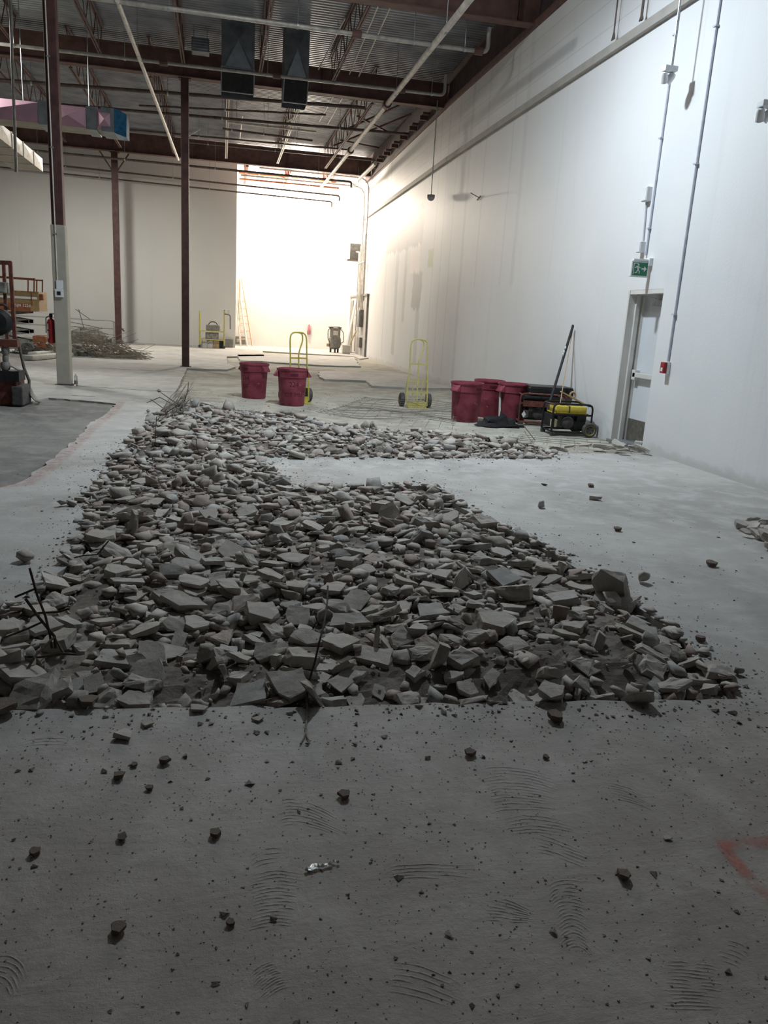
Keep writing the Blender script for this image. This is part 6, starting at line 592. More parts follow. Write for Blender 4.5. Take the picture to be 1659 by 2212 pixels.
-156,2339,20,-12,-10,37,25,23,131,864,26,-2,-2,30,25,22,-63,1864,63,-2,0,-50,10,26,133,2474,-12,-1,7,47,6,20,-3,892,32,-48,-9,1,20,27,546,1950,70,5,-2,-48,1,29,545,2141,74,-13,-6,-26,1,29,270,1200,57,8,22,-42,2,26,212,2140,126,4,4,47,5,29,-172,2603,13,-24,43,-5,7,25,278,1245,64,-46,-20,4,17,29,465,824,-5,0,3,-48,24,23,
-208,1698,36,-2,-4,-14,7,29,80,598,35,-33,-29,22,4,19,163,1970,121,26,-42,7,1,27,119,1982,93,6,4,-35,1,30,268,2198,119,-26,-42,5,17,20,371,571,14,-13,-11,-29,2,20,-122,924,37,-1,2,-22,8,20,174,1763,32,4,6,26,24,30,125,2080,80,20,-18,-37,22,19,59,1746,-2,-4,2,50,1,25,200,2420,32,20,-46,1,19,29,-206,1744,7,-44,21,-1,1,24,
-64,1600,45,-46,19,-7,16,18,174,1184,43,-4,-1,-9,12,18,-133,1020,19,-19,-46,-2,10,28,-47,2325,109,1,-9,23,5,27,-46,1717,78,-7,-8,-26,4,21,238,1118,61,3,7,25,9,27,-152,1515,21,-34,36,-4,18,22,-190,905,8,-7,6,-27,5,29,481,2183,41,-13,6,-37,25,21,36,977,39,-28,-41,0,15,25,454,792,1,4,8,22,22,20,-160,1083,14,-1,1,-35,17,25,
190,2062,116,0,12,0,8,18,647,1838,-26,6,0,39,15,21,-50,2229,101,-1,10,-7,21,27,430,1019,12,-5,2,-41,0,18,584,1879,18,-30,-40,-2,9,21,260,1280,-4,-17,-47,4,11,19,231,696,52,0,50,1,9,22,720,1940,74,-49,6,2,23,24,782,2077,11,7,28,17,9,22,-188,816,5,-1,4,44,12,30,471,2088,78,37,-34,2,9,26,-192,2325,28,-48,-12,0,12,29,
121,1352,38,13,-48,0,12,29,805,2089,-3,35,-34,-1,21,26,553,2159,66,0,20,44,8,18,63,617,32,5,-7,42,0,25,-105,1815,105,-4,2,-44,8,22,252,1254,24,-49,1,10,24,22,-49,1158,24,16,-19,9,19,21,-53,2402,115,-30,37,4,21,26,-35,1416,84,-47,11,-9,25,20,776,1849,-6,-4,0,-2,12,24,76,2257,129,-2,4,46,6,28,-104,2013,81,-10,-48,-2,5,25,
417,594,20,-50,0,-2,10,20,-58,2057,69,-1,0,-25,0,23,-117,2252,86,4,-4,5,5,27,274,2343,48,-2,9,-49,8,20,-192,454,52,39,32,-2,17,23,51,1771,13,-6,14,-47,3,21,350,1407,-5,0,0,14,21,26,253,2151,84,4,2,-4,21,20,494,1832,-21,0,-6,47,18,23,45,2300,113,1,0,44,10,18,130,2061,104,-45,16,0,18,22,748,1848,20,-16,-2,2,20,23,
753,1989,101,-2,4,49,24,22,476,898,24,-9,-2,0,12,26,382,1215,-5,-2,0,45,5,25,-154,2487,37,9,-18,42,5,27,-31,870,60,-4,1,-50,25,24,157,2469,6,5,1,31,16,23,-131,1206,7,-2,8,49,19,29,21,1368,76,29,19,-35,20,20,-67,1191,2,3,4,46,24,24,251,1134,67,-13,-9,-47,0,20,158,978,53,12,2,-5,22,20,15,1343,79,24,-43,4,20,22,
-207,2054,53,31,39,6,8,22,259,2232,106,-6,6,37,25,25,116,1957,92,11,7,-44,24,21,590,1832,7,7,3,-22,22,26,-22,2066,60,50,3,0,3,26,278,2288,97,-43,-23,13,6,22,177,1439,21,-48,13,5,18,29,-11,2222,97,0,-4,18,0,26,-86,1779,78,19,0,-31,16,22,93,974,38,0,-1,31,4,27,80,1246,55,-3,0,18,7,22,577,1822,10,7,48,-10,16,22,
-96,2072,112,2,-13,-44,16,24,396,882,6,9,5,-48,21,21,336,1242,-17,2,-2,15,5,21,-38,1316,61,7,48,-11,25,19,104,2263,141,-8,-49,-3,13,23,128,814,16,26,42,7,14,24,-179,676,56,-8,-9,-9,3,27,-90,1238,0,3,-2,31,15,26,254,2271,95,-2,0,-41,10,25,84,792,-6,8,6,-43,1,23,707,1873,30,0,1,20,15,28,132,2446,26,-13,-4,-34,5,29,
248,2074,127,-37,2,17,22,19,-169,756,46,2,-3,48,7,22,-15,1456,85,6,34,33,20,22,-89,1319,45,10,1,-20,5,21,137,1075,79,47,-15,2,4,22,327,1333,9,5,9,-24,16,28,510,2020,116,42,-26,-2,7,24,278,894,54,-1,-1,-43,12,23,288,1101,30,-1,2,-11,11,23,252,1213,6,0,2,10,16,23,-133,1101,-1,21,44,-8,11,25,699,2011,135,10,2,47,24,26,
620,1994,91,-49,8,-1,24,27,-111,1605,21,0,3,11,23,21,118,1227,40,-15,48,4,10,19,286,2139,90,12,-48,0,5,29,-96,2213,92,5,-3,-24,7,24,175,778,34,-12,47,-10,1,26,-14,1162,36,48,-11,3,24,29,337,2202,105,0,-1,-46,0,29,182,2171,106,-46,-20,0,6,27,-98,1719,67,-19,-7,24,2,20,376,2048,101,13,19,39,15,20,-41,824,28,2,2,-9,14,29,
272,2057,136,40,-29,6,14,22,609,1925,75,-6,4,28,7,26,338,1213,-10,-1,-3,-29,10,24,427,1225,0,-4,-3,-44,2,19,40,2270,125,-2,3,-8,22,23,-100,1938,93,2,4,-43,17,24,-168,925,-9,0,2,-15,21,21,32,1975,64,8,49,0,18,21,309,2338,-2,-1,0,-39,17,28,398,1170,12,-42,-26,4,1,18,479,839,92,12,-41,11,17,30,156,822,16,10,3,-42,25,24,
598,1964,69,8,-2,-17,7,23]
# ------------------------------------------------------------------ setting
exec_stones = None
RUB=[(-1.7,3.1),(-.3,3.0),(2.35,2.84),(2.5,3.7),(2.42,5.1),(2.14,6.4),(2.05,7.4),(0.65,7.25),(0.5,8.0),(0.43,8.85),(2,9.0),(4.0,9.15),(4.35,9.5),(4.3,10.2),(3.3,10.8),(2.0,11.3),(0.8,12.3),(-0.2,13.4),(-.75,13.7),(-.95,12),(-1.0,10.6),(-1.1,8.5),(-1.08,6.6),(-.9,5.3),(-1.0,4.2),(-1.7,3.75)]
def jag(ring, step=.12, amp=.02, keep=lambda a, b: False, seed=3):
    """break the straight saw lines of a slab edge into a chipped outline"""
    r = random.Random(seed); out = []
    for i in range(len(ring)):
        a, b = Vector(ring[i][:2]), Vector(ring[(i+1) % len(ring)][:2]); L = (b-a).length
        out.append((a.x, a.y))
        if keep(a, b): continue
        n = min(int(L/step), 60)
        for k in range(1, n):
            p = a.lerp(b, k/n); out.append((p.x+r.uniform(-amp, amp), p.y+r.uniform(-amp, amp)))
    return out
def P(*px): return [tuple(fl(x, y)[:2]) for x, y in px]
def XR(y): return 6.04 if y < 22 else 6.04 + .26*(y-22)/18.4
back = P((378, 850), (404, 795), (445, 797), (491, 798), (509, 792), (491, 785), (490, 770), (571, 769), (567, 758.5), (765, 769.5), (777, 775))
main = [(-14, -4), (5.95, -4), (5.95, 9.75), (4.5, 9.62), (4.0, 9.15), (2, 9.0), (.43, 8.85), (.5, 8.0), (.65, 7.25), (2.05, 7.4), (2.14, 6.4), (2.42, 5.1), (2.5, 3.7), (2.35, 2.84), (-.3, 3.0), (-1.7, 3.1), (-1.7, 3.75), (-1.0, 4.2), (-.9, 5.3), (-1.08, 6.6), (-1.1, 8.5), (-1.0, 10.6), (-.95, 12)] + back + [(6.2, 33.4), (6.32, 40.6), (-14, 40.6)]
patch = P((-60, 874), (45, 871), (105, 859), (170, 864), (250, 872), (232, 890), (190, 918), (165, 950), (130, 975), (60, 1033), (30, 1046), (0, 1053), (-60, 1062))
far = lambda a, b: (abs(a.x) > 13 or abs(b.x) > 13 or (a.x > 5.9 and b.x > 5.9) or (a.y > 30 or b.y > 30))
m_ = jag(main, .11, .016, far); p_ = jag(patch, .12, .03, lambda a, b: False)
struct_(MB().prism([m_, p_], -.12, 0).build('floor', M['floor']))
struct_(MB().bb((-14, -4, -.3), (6.6, 42, -.05)).build('floor_base', M['dust']))
g = MB(); nx = 80
pp = [Vector(p) for p in patch]
x0, x1 = min(p.x for p in pp)-.1, max(p.x for p in pp)+.1; y0, y1 = min(p.y for p in pp)-.1, max(p.y for p in pp)+.1
vs = []; 
for j in range(nx+1):
    for i in range(nx+1):
        x = x0+(x1-x0)*i/nx; y = y0+(y1-y0)*j/nx
        vs.append((x, y, -.028+.012*noise.noise(Vector((x*3, y*3, 0)))+.005*noise.noise(Vector((x*14, y*14, 1)))))
g.add(vs, [(j*(nx+1)+i, j*(nx+1)+i+1, (j+1)*(nx+1)+i+1, (j+1)*(nx+1)+i) for j in range(nx) for i in range(nx)])
struct_(g.build('floor_patch', M['rough'], smooth=True))
for k, ring in enumerate((P((512, 766), (613, 765.5), (765, 770.5), (778, 791), (700, 789), (640, 785), (600, 783), (566, 780), (520, 779)),
                          P((692, 801), (780, 803), (866, 806), (930, 818), (985, 838), (900, 838), (802, 833), (790, 822), (745, 820), (701, 819), (686, 808)))):
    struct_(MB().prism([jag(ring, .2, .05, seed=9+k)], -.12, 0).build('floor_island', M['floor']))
# walls
def ringbox(y0, y1, z0, z1): return [(y0, z0), (y1, z0), (y1, z1), (y0, z1)]
door_hole = [(10.21, -.02), (11.17, -.02), (11.17, 2.26), (10.21, 2.26)]
w = MB()
w.prism([[(-4, -.3), (22, -.3), (22, 7.43), (-4, 7.43)], door_hole], 6.04, 6.4, 'x')
struct_(w.build('wall_right', M['wall']))
w = MB(); a = [(6.04, 22), (6.30, 40.4), (6.66, 40.4), (6.4, 22)]
w.prism([a], -.3, 7.43); struct_(w.build('wall_right_end', M['wall']))
struct_(MB().bb((-14, 36.5, -.3), (.6, 40.2, 9.3)).build('wall_back', M['wall2']))
struct_(MB().bb((.55, 40.2, -.3), (6.7, 40.5, 9.3)).build('wall_far', M['wall2']))
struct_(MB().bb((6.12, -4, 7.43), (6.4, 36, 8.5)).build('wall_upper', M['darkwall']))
struct_(MB().bb((6.3, 36, 7.43), (6.66, 40.4, 9.3)).build('wall_upper_end', M['wall2']))
t = MB().bb((5.96, -4, 5.90), (6.05, 22, 6.03)); t.bar((6.0, 22, 5.965), (6.26, 40.2, 5.965), .09, .13)
struct_(t.build('trim_1', M['ledge']))
t = MB().bb((5.98, -4, 7.38), (6.12, 22, 7.50)); t.bar((6.05, 22, 7.44), (6.3, 36, 7.44), .14, .12)
struct_(t.build('trim_2', M['brown']))
# corrugated roof deck, ribs run across the hall
def deck(y0, y1, z, x0, x1, name):
    g = MB(); prof = []; y = y0; p = .15
    while y < y1: prof += [(y, z+.04), (y+.035, z), (y+.09, z), (y+.125, z+.04)]; y += p
    n = len(prof); g.add([(x0, a, b) for a, b in prof]+[(x1, a, b) for a, b in prof], [(i, i+1, n+i+1, n+i) for i in range(n-1)])
    struct_(g.build(name, M['deck'], fix=False) if False else obj(name, g.mesh(name, M['deck'], fix=False)))
deck(-4, 35.2, 8.35, -14, 6.4, 'ceiling')
deck(35.2, 40.6, 9.2, -14, 6.7, 'ceiling_recess')
struct_(MB().bb((-14, 35.1, 8.38), (6.3, 35.2, 9.3)).build('trim_3', M['brown']))
# door in the right wall
d = bpy.data.objects.new('door_1', None); COL.objects.link(d); d.location = (6.04, 10.69, 0); struct_(d)
MB().bb((.24, -.46, -.02), (.285, .44, 2.2)).build('door_leaf', M['doorp'], d)
f = MB(); f.bb((-.012, .44, -.02), (.30, .48, 2.26)); f.bb((.10, .40, -.02), (.16, .44, 2.22)); f.bb((.20, .40, -.02), (.24, .44, 2.22)); f.bb((-.0, -.48, 2.2), (.30, .48, 2.258));
f.build('door_frame', M['greybeige'], d)
MB().bb((.22, -.44, .02), (.243, .40, .34)).build('kick_plate', M['kick'], d)
pb = MB(); pb.bb((.16, -.44, .98), (.20, .36, 1.05)); pb.bb((.16, -.44, .94), (.24, -.30, 1.09)); pb.bb((.16, .28, .94), (.24, .38, 1.09)); pb.build('panic_bar', M['greybeige'], d, bevel=.006)
cl = MB(); cl.bb((.16, -.30, 2.04), (.24, .06, 2.12)); cl.bar((.18, .0, 2.15), (.02, .25, 2.19), .03, .012); cl.build('door_closer', M['galv'], d, bevel=.006)
MB().bb((-.06, -.5, -.05), (.30, .5, .0)).build('threshold', M['galv'], d)
# ------------------------------------------------------------------ structure steel
def wbeam(g, a, b, w, h, tf=.02, tw=.015):
    a, b = Vector(a), Vector(b)
    g.bar(a+Vector((0, 0, tf/2)), b+Vector((0, 0, tf/2)), w, tf); g.bar(a+Vector((0, 0, h-tf/2)), b+Vector((0, 0, h-tf/2)), w, tf)
    g.bar(a+Vector((0, 0, h/2)), b+Vector((0, 0, h/2)), tw, h-2*tf)
for y, z, h, lab in ((16.3, 7.42, .62, 'nearest brown steel girder crossing overhead near the bluish glare'), (22.9, 7.42, .62, 'brown steel girder over the middle columns, behind the two hanging ducts'), (34.5, 7.44, .72, 'deep brown steel girder in front of the bright end recess')):
    g = MB(); wbeam(g, (-14, y, z), (6.1, y, z), .26, h)
    if y > 30: g.bb((-14, y-.02, z+.02), (6.1, y+.02, z+h))
    for x in (-11, -7.6, -4.2, -1, 2.6, 5.6): g.bb((x-.006, y-.12, z+.02), (x+.006, y+.12, z+h-.02))
    tag(g.build('steel_girder', M['brown']), lab, 'girder', 'girders across the hall')
def joist(x, y0, y1, zb, zt, lab, grp, m='brown'):
    o = thing('steel_joist', (x, y0, zb), lab, 'joist', grp); L = y1-y0; h = zt-zb
    c = MB()
    for s in (-.022, .022): c.bar((s*1.3, .5, 0), (s*1.3, L-.5, 0), .034, .034)
    c.build('bottom_chord', M['brown'] if m == 'brown' else M[m], o)
    c = MB()
    for s in (-.022, .022): c.bar((s*1.3, 0, h), (s*1.3, L, h), .034, .034)
    c.build('top_chord', M['brown'], o)
    c = MB(); n = max(2, int(L/1.2)); q = [(0, .1, h)]
    for i in range(n):
        a = .5+(L-1.)*i/n; q += [(0, a+.0, 0), (0, a+(L-1.)/n/2, h)]
    q += [(0, L-.5, 0), (0, L-.1, h)]
    for a, b in zip(q, q[1:]): c.tube([a, b], .013, 5)
    c.build('web', M['brown'], o)
for x, w_ in ((-5, 'fifth'), (-3, 'fourth'), (-1, 'third'), (.92, 'second'), (2.8, 'first')):
    joist(x, 16.4, 22.8, 7.6, 8.3, 'brown open-web roof joist in the nearer bay, %s counting from the pale pipe leftwards' % w_, 'joists of the nearer bay')
for x, w_ in ((-5.9, 'sixth'), (-3.9, 'fifth'), (-1.9, 'fourth'), (.12, 'third'), (2.15, 'second'), (4.1, 'first')):
    joist(x, 23.0, 34.4, 7.5, 8.3, 'open-web roof joist before the end girder, %s counting from the white wall' % w_, 'joists of the farther bay', 'palepipe' if x in (.12, 2.15) else 'brown')  # two pale bottom chords paint the recess light falling on them
for y in (23.6, 25, 26.4, 27.8, 29.2, 30.6, 32, 33.4):
    tag(MB().bb((5.84, y-.05, 7.58), (6.10, y+.05, 7.70)).bb((5.9, y-.16, 7.72), (6.1, y+.16, 7.78)).build('joist_seat', M['brown']), 'short brown steel seat on top of the white wall', 'bracket', 'steel seats along the top of the white wall')
g = MB()
for a, b in (((6.0, 24, 8.2), (3.9, 27.5, 7.6)), ((6.0, 27, 8.2), (3.9, 30.0, 7.6)), ((6.0, 30, 8.2), (4.0, 25.5, 7.6)), ((6, 32.5, 8.2), (4, 29, 7.6))):
    g = MB(); g.bar(a, b, .05, .05); tag(g.build('diagonal_brace', M['brown']), 'thin brown diagonal brace under the roof beside the white wall', 'brace', 'diagonal braces by the white wall')
def column(x, y, w, z1, mt, lab, **k):
    o = thing('steel_column', (x, y, 0), lab, 'column')
    MB().bb((-w/2, -w/2, 0), (w/2, w/2, z1)).build('shaft', M[mt], o, bevel=.012)
    MB().bb((-w*.75, -w*.75, -.0), (w*.75, w*.75, .012)).build('base_plate', M[mt], o)
    MB().bb((-w*.8, -w*.6, z1-.02), (w*.8, w*.6, z1)).build('cap_plate', M[mt], o)
    return o
c1 = column(-3.03, 16.38, .215, 7.42, 'maroon', 'nearest maroon steel column with beige lower sleeve, left of the rubble')
MB().bb((-.128, -.128, .012), (.128, .128, 2.98)).build('sleeve', M['beige'], c1, bevel=.015, label='beige sleeve')
c2 = column(-1.0, 22.98, .20, 7.42, 'maroon', 'maroon steel column behind the rubble, left of the red bins')
c3 = column(-4.22, 34.6, .235, 7.44, 'maroon', 'farthest maroon steel column standing by the low railing')
for s in (-1, 1): MB().bar((0, s*.0, 6.6), (s*.55, 0, 7.42), .05, .05).build('knee_brace', M['brown'], c3)
# conduit, box on column 1
cz = thing('electrical_conduit', (-3.05, 16.38-.14, 1.9), 'thin pale conduit running down the two-tone column to a white box', 'conduit')
MB().tube([(-.03, 0, 5.5), (-.02, 0, 0)], .013, 6).build('pipe', M['palepipe'], cz)
for z in (.9, 2.4, 3.9): MB().bb((-.05, -.018, z), (.01, .012, z+.025)).build('strap', M['galv'], cz)
tb = thing('outlet_box', (-3.04, 16.38-.165, 1.74), 'white square box with a dark dial on the two-tone column', 'box')
MB().bb((-.075, -.035, -.075), (.075, .035, .075)).build('housing', M['white'], tb, bevel=.01)
MB().bb((-.05, .0, .075), (.07, .03, .24)).build('back_plate', M['white'], tb, bevel=.006)
MB().bb((-.032, -.045, -.032), (.032, -.034, .032)).build('dial', M['black'], tb)
# fire extinguisher hung on the far-left face of the column
fe = thing('fire_extinguisher', (-3.245, 16.40, .78), 'red fire extinguisher hanging on the left side of the beige column base', 'fire extinguisher')
MB().lathe([(.05, 0), (.075, .02), (.078, .05), (.078, .40), (.06, .455), (.025, .48), (.022, .50)], n=20).build('cylinder', M['extred'], fe, smooth=True)
MB().bb((-.03, -.02, .5), (.03, .02, .56)).bb((-.02, -.03, .56), (.10, .03, .575)).build('valve_handle', M['black'], fe, bevel=.004)
MB().tube(round_path([(.0, -.03, .53), (-.085, -.03, .50), (-.09, -.04, .2)], .04), .011, 6).build('hose', M['rubber'], fe)
g = MB()
for z0, z1 in ((.10, .24), (.27, .38)):
    vs = [(.0792*math.cos(a), .0792*math.sin(a), z) for z in (z0, z1) for a in [PI*1.02+i*.12 for i in range(9)]]
    g.add(vs, [(i, i+1, i+10, i+9) for i in range(8)])
g.build('label', M['white'], fe)
wb = thing('water_bottle', (-2.80, 16.22, 0), 'small clear plastic water bottle on the floor beside the beige column base', 'bottle')
MB().lathe([(.030, 0), (.034, .01), (.034, .10), (.031, .12), (.034, .15), (.030, .18), (.014, .205), (.013, .215)], n=16).build('body', M['clear'], wb, smooth=True)
MB().lathe([(.0355, .03), (.0355, .10)], n=16).build('label', M['grey'], wb); MB().lathe([(.016, .212), (.016, .235)], n=12).build('cap', M['white'], wb)
# ------------------------------------------------------------------ pipes
def pipe(a, b, r, m, lab, hang=(), zt=8.34, grp='sprinkler pipes across the ceiling', end=None, couple=()):
    a, b = Vector(a), Vector(b); o = thing('overhead_pipe', a, lab, 'pipe', grp); d = b-a
    pts = [Vector(), d]
    if end == 'up': pts = round_path([Vector(), d, d+Vector((0, 0, .45))], .12)
    if end == 'down': pts = round_path([Vector(), d, d+Vector((0, 0, -.22))], .08)
    MB().tube(pts, r, 10).build('pipe_run', M[m], o, smooth=True)
    for t in hang:
        p = d*t; g = MB(); g.tube([p+Vector((0, 0, r)), (p.x, p.y, zt-a.z)], .007, 5)
        g.lathe([(r*1.35, -.02), (r*1.35, .02)], p, 10, Matrix.Rotation(PI/2, 3, 'Y')); g.build('hanger', M['galv'], o)
    for t in couple:
        p = d*t; q = d.normalized(); MB().tube([p-q*.09, p+q*.09], r*1.8, 10).build('coupling', M['brown'], o)
    return o
pipe(fl(-60, -40, 7), fl(1053, 113, 7), .042, 'pipe', 'thick pale sprinkler pipe nearest overhead, crossing under the glare', (.05, .35, .6, .84, .95), end='up', couple=(.72, .98))
pipe(fl(-60, 88, 7), fl(960, 206, 7), .036, 'pipe', 'grey sprinkler pipe crossing in front of the two hanging ducts', (.08, .3, .6, .75, .97), end='up', couple=(.38, .62, .9))
mids = [((-20, 172), (788, 233), 24., .05, 'darkpipe'), ((300, 228), (704, 248), 25.5, .03, 'darkpipe'), ((130, 226), (872, 289), 26.5, .045, 'darkpipe'),
        ((491, 263), (683, 285), 27.5, .035, 'palepipe'), ((481, 278), (675, 304), 28.3, .035, 'darkpipe'), ((140, 268), (758, 324), 30., .03, 'darkpipe'), ((407, 307), (812, 347), 32., .03, 'darkpipe')]
wd = ('first', 'second', 'third', 'fourth', 'fifth', 'sixth', 'seventh')
for k, (a, b, y, r, m) in enumerate(mids):
    pipe(wy(*a, y), wy(*b, y), r, m, 'slim dark pipe under the far roof deck, %s one behind the two ducts' % wd[k], (.1, .45, .8), grp='dark pipes under the far roof deck')
pipe(wy(-20, 316, 33.9), wy(759, 393, 33.9), .045, 'darkpipe', 'dark pipe hanging just below the deep end girder', (.12, .35, .6, .9), end='down')
pipe(wy(-20, 342, 35.9), wy(733, 423, 35.9), .035, 'darkpipe', 'middle one of the three dark pipes before the back wall', (.2, .5, .85), end='down', zt=7.9)
pipe(wy(-20, 359, 36.2), wy(717, 436, 36.2), .03, 'darkpipe', 'lowest dark pipe passing in front of the back wall', (.3, .62, .9), end='down', zt=7.9)
pipe((4.10, 13.6, 7.0), (4.15, 36.0, 7.0), .062, 'palepipe', 'fat pale pipe running away from the glare to the bright recess', (.1, .3, .5, .7, .95), grp='pipes running away from the viewer', couple=(.35, .62))
pipe(fl(811, 353, 7), fl(744, 418, 7), .07, 'palepipe', 'short pale pipe beyond the end girder above the far corner', (.5,), grp='pipes running away from the viewer', zt=7.5)
pipe(fl(253, 0, 7), fl(385, 345, 7), .045, 'palepipe', 'long pale pipe slanting down between the two nearer columns', (.2, .5, .8), grp='pipes running away from the viewer')
pipe(wy(22, 0, 17.5), wy(35, 372, 17.5), .028, 'pipe', 'thin vertical pale drop pipe at upper left in front of the pink duct', grp='pipes running away from the viewer')
for k, (a, b, z) in enumerate((((745, 40), (688, 150), 7.9), ((822, 0), (755, 160), 7.9), ((850, 0), (775, 165), 7.9), ((722, 205), (690, 262), 7.9), ((742, 207), (708, 268), 7.9), ((524, 250), (517, 305), 7.7))):
    o = thing('conduit_run', fl(*a, z), 'thin pale conduit running lengthwise under the roof deck, %s of six from the near glare' % wd[k], 'conduit', 'thin lengthwise conduits')
    MB().tube([(0, 0, 0), fl(*b, z)-fl(*a, z)], .018, 6).build('pipe_run', M['palepipe'], o)
# curved conduits coming down in the far corner
for k, (a, b, y) in enumerate((((560, 362), (790, 392), 35.0), ((520, 378), (778, 416), 35.7))):
    A, B = wy(*a, y), wy(*b, y); B.x = XR(y)-.09-.05*k; B.z = A.z+(B.x-A.x)*.0
    tag(MB().tube(round_path([A, B, (B.x, B.y, 2.4-.3*k)], .5, 6), .035, 8).build('bent_conduit', M['palepipe'], smooth=True), '%s bent conduit dropping down the far right corner' % ('outer' if k == 0 else 'inner'), 'conduit')
# braces and steel inside the recess
for k, x in enumerate((1.0, 2.9, 4.7)):
    g = thing('recess_joist', (x, 35.4, 7.55), 'reddish steel truss inside the bright end recess, %s from the left' % wd[k], 'joist', 'steel trusses in the end recess')
    c = MB(); c.bar((0, 0, 0), (0, 4.7, 0), .1, .08); c.build('bottom_chord', M['rust'], g)
    c = MB(); c.bar((0, 0, .75), (0, 4.7, .75), .1, .08); c.build('top_chord', M['rust'], g)
    c = MB()
    for i in range(4): c.tube([(0, .1+i*1.15, 0), (0, .7+i*1.15, .75), (0, 1.2+i*1.15, 0)], .025, 6)
    c.build('web', M['rust'], g)
for k, z in enumerate((7.35, 7.75)):
    pipe((.7, 37.6+k, z), (5.2, 37.6+k, z), .04, 'orange', '%s orange-brown pipe crossing inside the bright recess' % ('lower' if k == 0 else 'upper'), (.2, .7), zt=9.1)
# ------------------------------------------------------------------ ducts
def hang_duct(x0, x1, y, zt, zm, zb, lab):
    o = thing('sheet_metal_duct', ((x0+x1)/2, y, zb), lab, 'duct', 'ducts hanging in front of the middle girder'); w = (x1-x0)/2; h = zt-zb; m = zm-zb
    g = MB()
    # side profile: straight front, then cut back under the opening
    for sx in (-w, w): g.add([(sx, 0, m), (sx, 0, h), (sx, .85, h), (sx, .85, 0), (sx, .3, 0)], [(0, 1, 2, 3, 4)])
    g.add([(-w, .85, 0), (w, .85, 0), (w, .85, h), (-w, .85, h)], [(0, 1, 2, 3)])
    g.build('side_panels', M['dgalv'], o)
    g = MB(); fz = m+(h-m)*.45
    g.add([(-w, 0, m), (w, 0, m), (w, 0, h), (-w, 0, h), (0, -.09, fz+.1), (-w*.78, -.05, m), (w*.78, -.05, m)],
          [(3, 0, 4), (0, 5, 4), (5, 6, 4), (6, 1, 4), (1, 2, 4), (2, 3, 4)])
    g.build('front_panel', M['dgalv'], o)
    MB().add([(-w+.015, .012, m), (w-.015, .012, m), (w-.015, .3, .012), (-w+.015, .3, .012)], [(0, 1, 2, 3)]).build('opening_shade', M['black'], o, label='black sheet standing in for the dark mouth of the duct')  # black sheet paints the darkness inside the duct mouth
    g = MB(); g.bar((-w, -.012, m-.01), (w, -.012, m-.01), .02, .035); g.bar((-w, .0, m), (-w-.0, .31, 0), .025, .02); g.bar((w, .0, m), (w, .31, 0), .025, .02); g.bar((-w, .3, 0), (w, .3, 0), .02, .02)
    g.build('flange', M['dgalv'], o)
hang_duct(-.06, .72, 20.9, 8.37, 7.27, 6.80, 'left one of two dark sheet-metal ducts hanging from the roof')
hang_duct(1.44, 2.03, 20.9, 8.37, 7.22, 6.72, 'right one of two dark sheet-metal ducts, narrower, hanging from the roof')
# long cross-broken duct on the left
o = thing('long_duct', (-6.6, 20.0, 5.42), 'long pinkish rectangular duct with creased panels hanging at upper left', 'duct')
Lx = 4.42; hh = .42; dep = .75
def creased(g, x0, x1, z0, z1, y, out):
    c = ((x0+x1)/2, y-out, (z0+z1)/2); g.add([(x0, y, z0), (x1, y, z0), (x1, y, z1), (x0, y, z1), c], [(0, 1, 4), (1, 2, 4), (2, 3, 4), (3, 0, 4)])
px_ = lambda x: wy(x, 262, 20).x+6.6
edges = [0, .9, px_(95), px_(198), px_(247)]
g = MB()
for k, (a, b) in enumerate(zip(edges, edges[1:])): creased(g, a+.10, b-(.03 if k == 3 else .10), 0, hh, 0, .09)
g.build('front_panel', M['pink'], o)
MB().bb((0, .02, -.0), (4.0, dep, hh)).build('casing', M['olive'], o)
for a in edges[1:-1]: MB().bb((a-.11, -.03, -.03), (a+.11, dep+.02, hh+.03)).build('joint_band', M['dgalv'], o)
MB().bb((3.90, -.03, -.04), (4.18, dep+.02, hh+.04)).build('end_collar', M['dgalv'], o)
g = MB(); g.add([(4.18, -.04, -.05), (4.42, .1, -.1), (4.42, dep, -.05), (4.18, dep, hh+.05), (4.42, .25, hh+.0), (4.18, -.04, hh+.05), (4.18, dep, -.05), (4.42, dep, hh-.05)], [(0, 5, 4, 1), (5, 3, 7, 4), (3, 6, 2, 7), (6, 0, 1, 2), (1, 4, 7, 2)])
g.build('end_film', M['blue'], o, label='blue plastic film over the duct end')
for x in (.5, 2.2, 3.6): MB().tube([(x, .3, hh), (x, .3, 8.34-5.42)], .008, 5).build('hanger', M['galv'], o)
o = thing('side_duct', (-5.54, 21.5, 5.5), 'short pinkish duct running away at the left edge below the long duct', 'duct')
MB().bb((-.9, 0, 0), (-.01, 6.3, .38)).build('casing', M['olive'], o)
g = MB()
for k in range(5):
    y0, y1 = k*1.26+.02, (k+1)*1.26-.02
    g.add([(0, y0, 0), (0, y1, 0), (0, y1, .38), (0, y0, .38), (.03, (y0+y1)/2, .19)], [(0, 1, 4), (1, 2, 4), (2, 3, 4), (3, 0, 4)])
g.build('side_panel', M['palepipe'], o)
for k in range(1, 5): MB().bb((-.92, k*1.26-.015, -.02), (.02, k*1.26+.015, .40)).build('joint_band', M['palepipe'], o)
for k in (1, 4): MB().tube([(-.45, k*1.26, .38), (-.45, k*1.26, 2.84)], .008, 5).build('hanger', M['galv'], o)
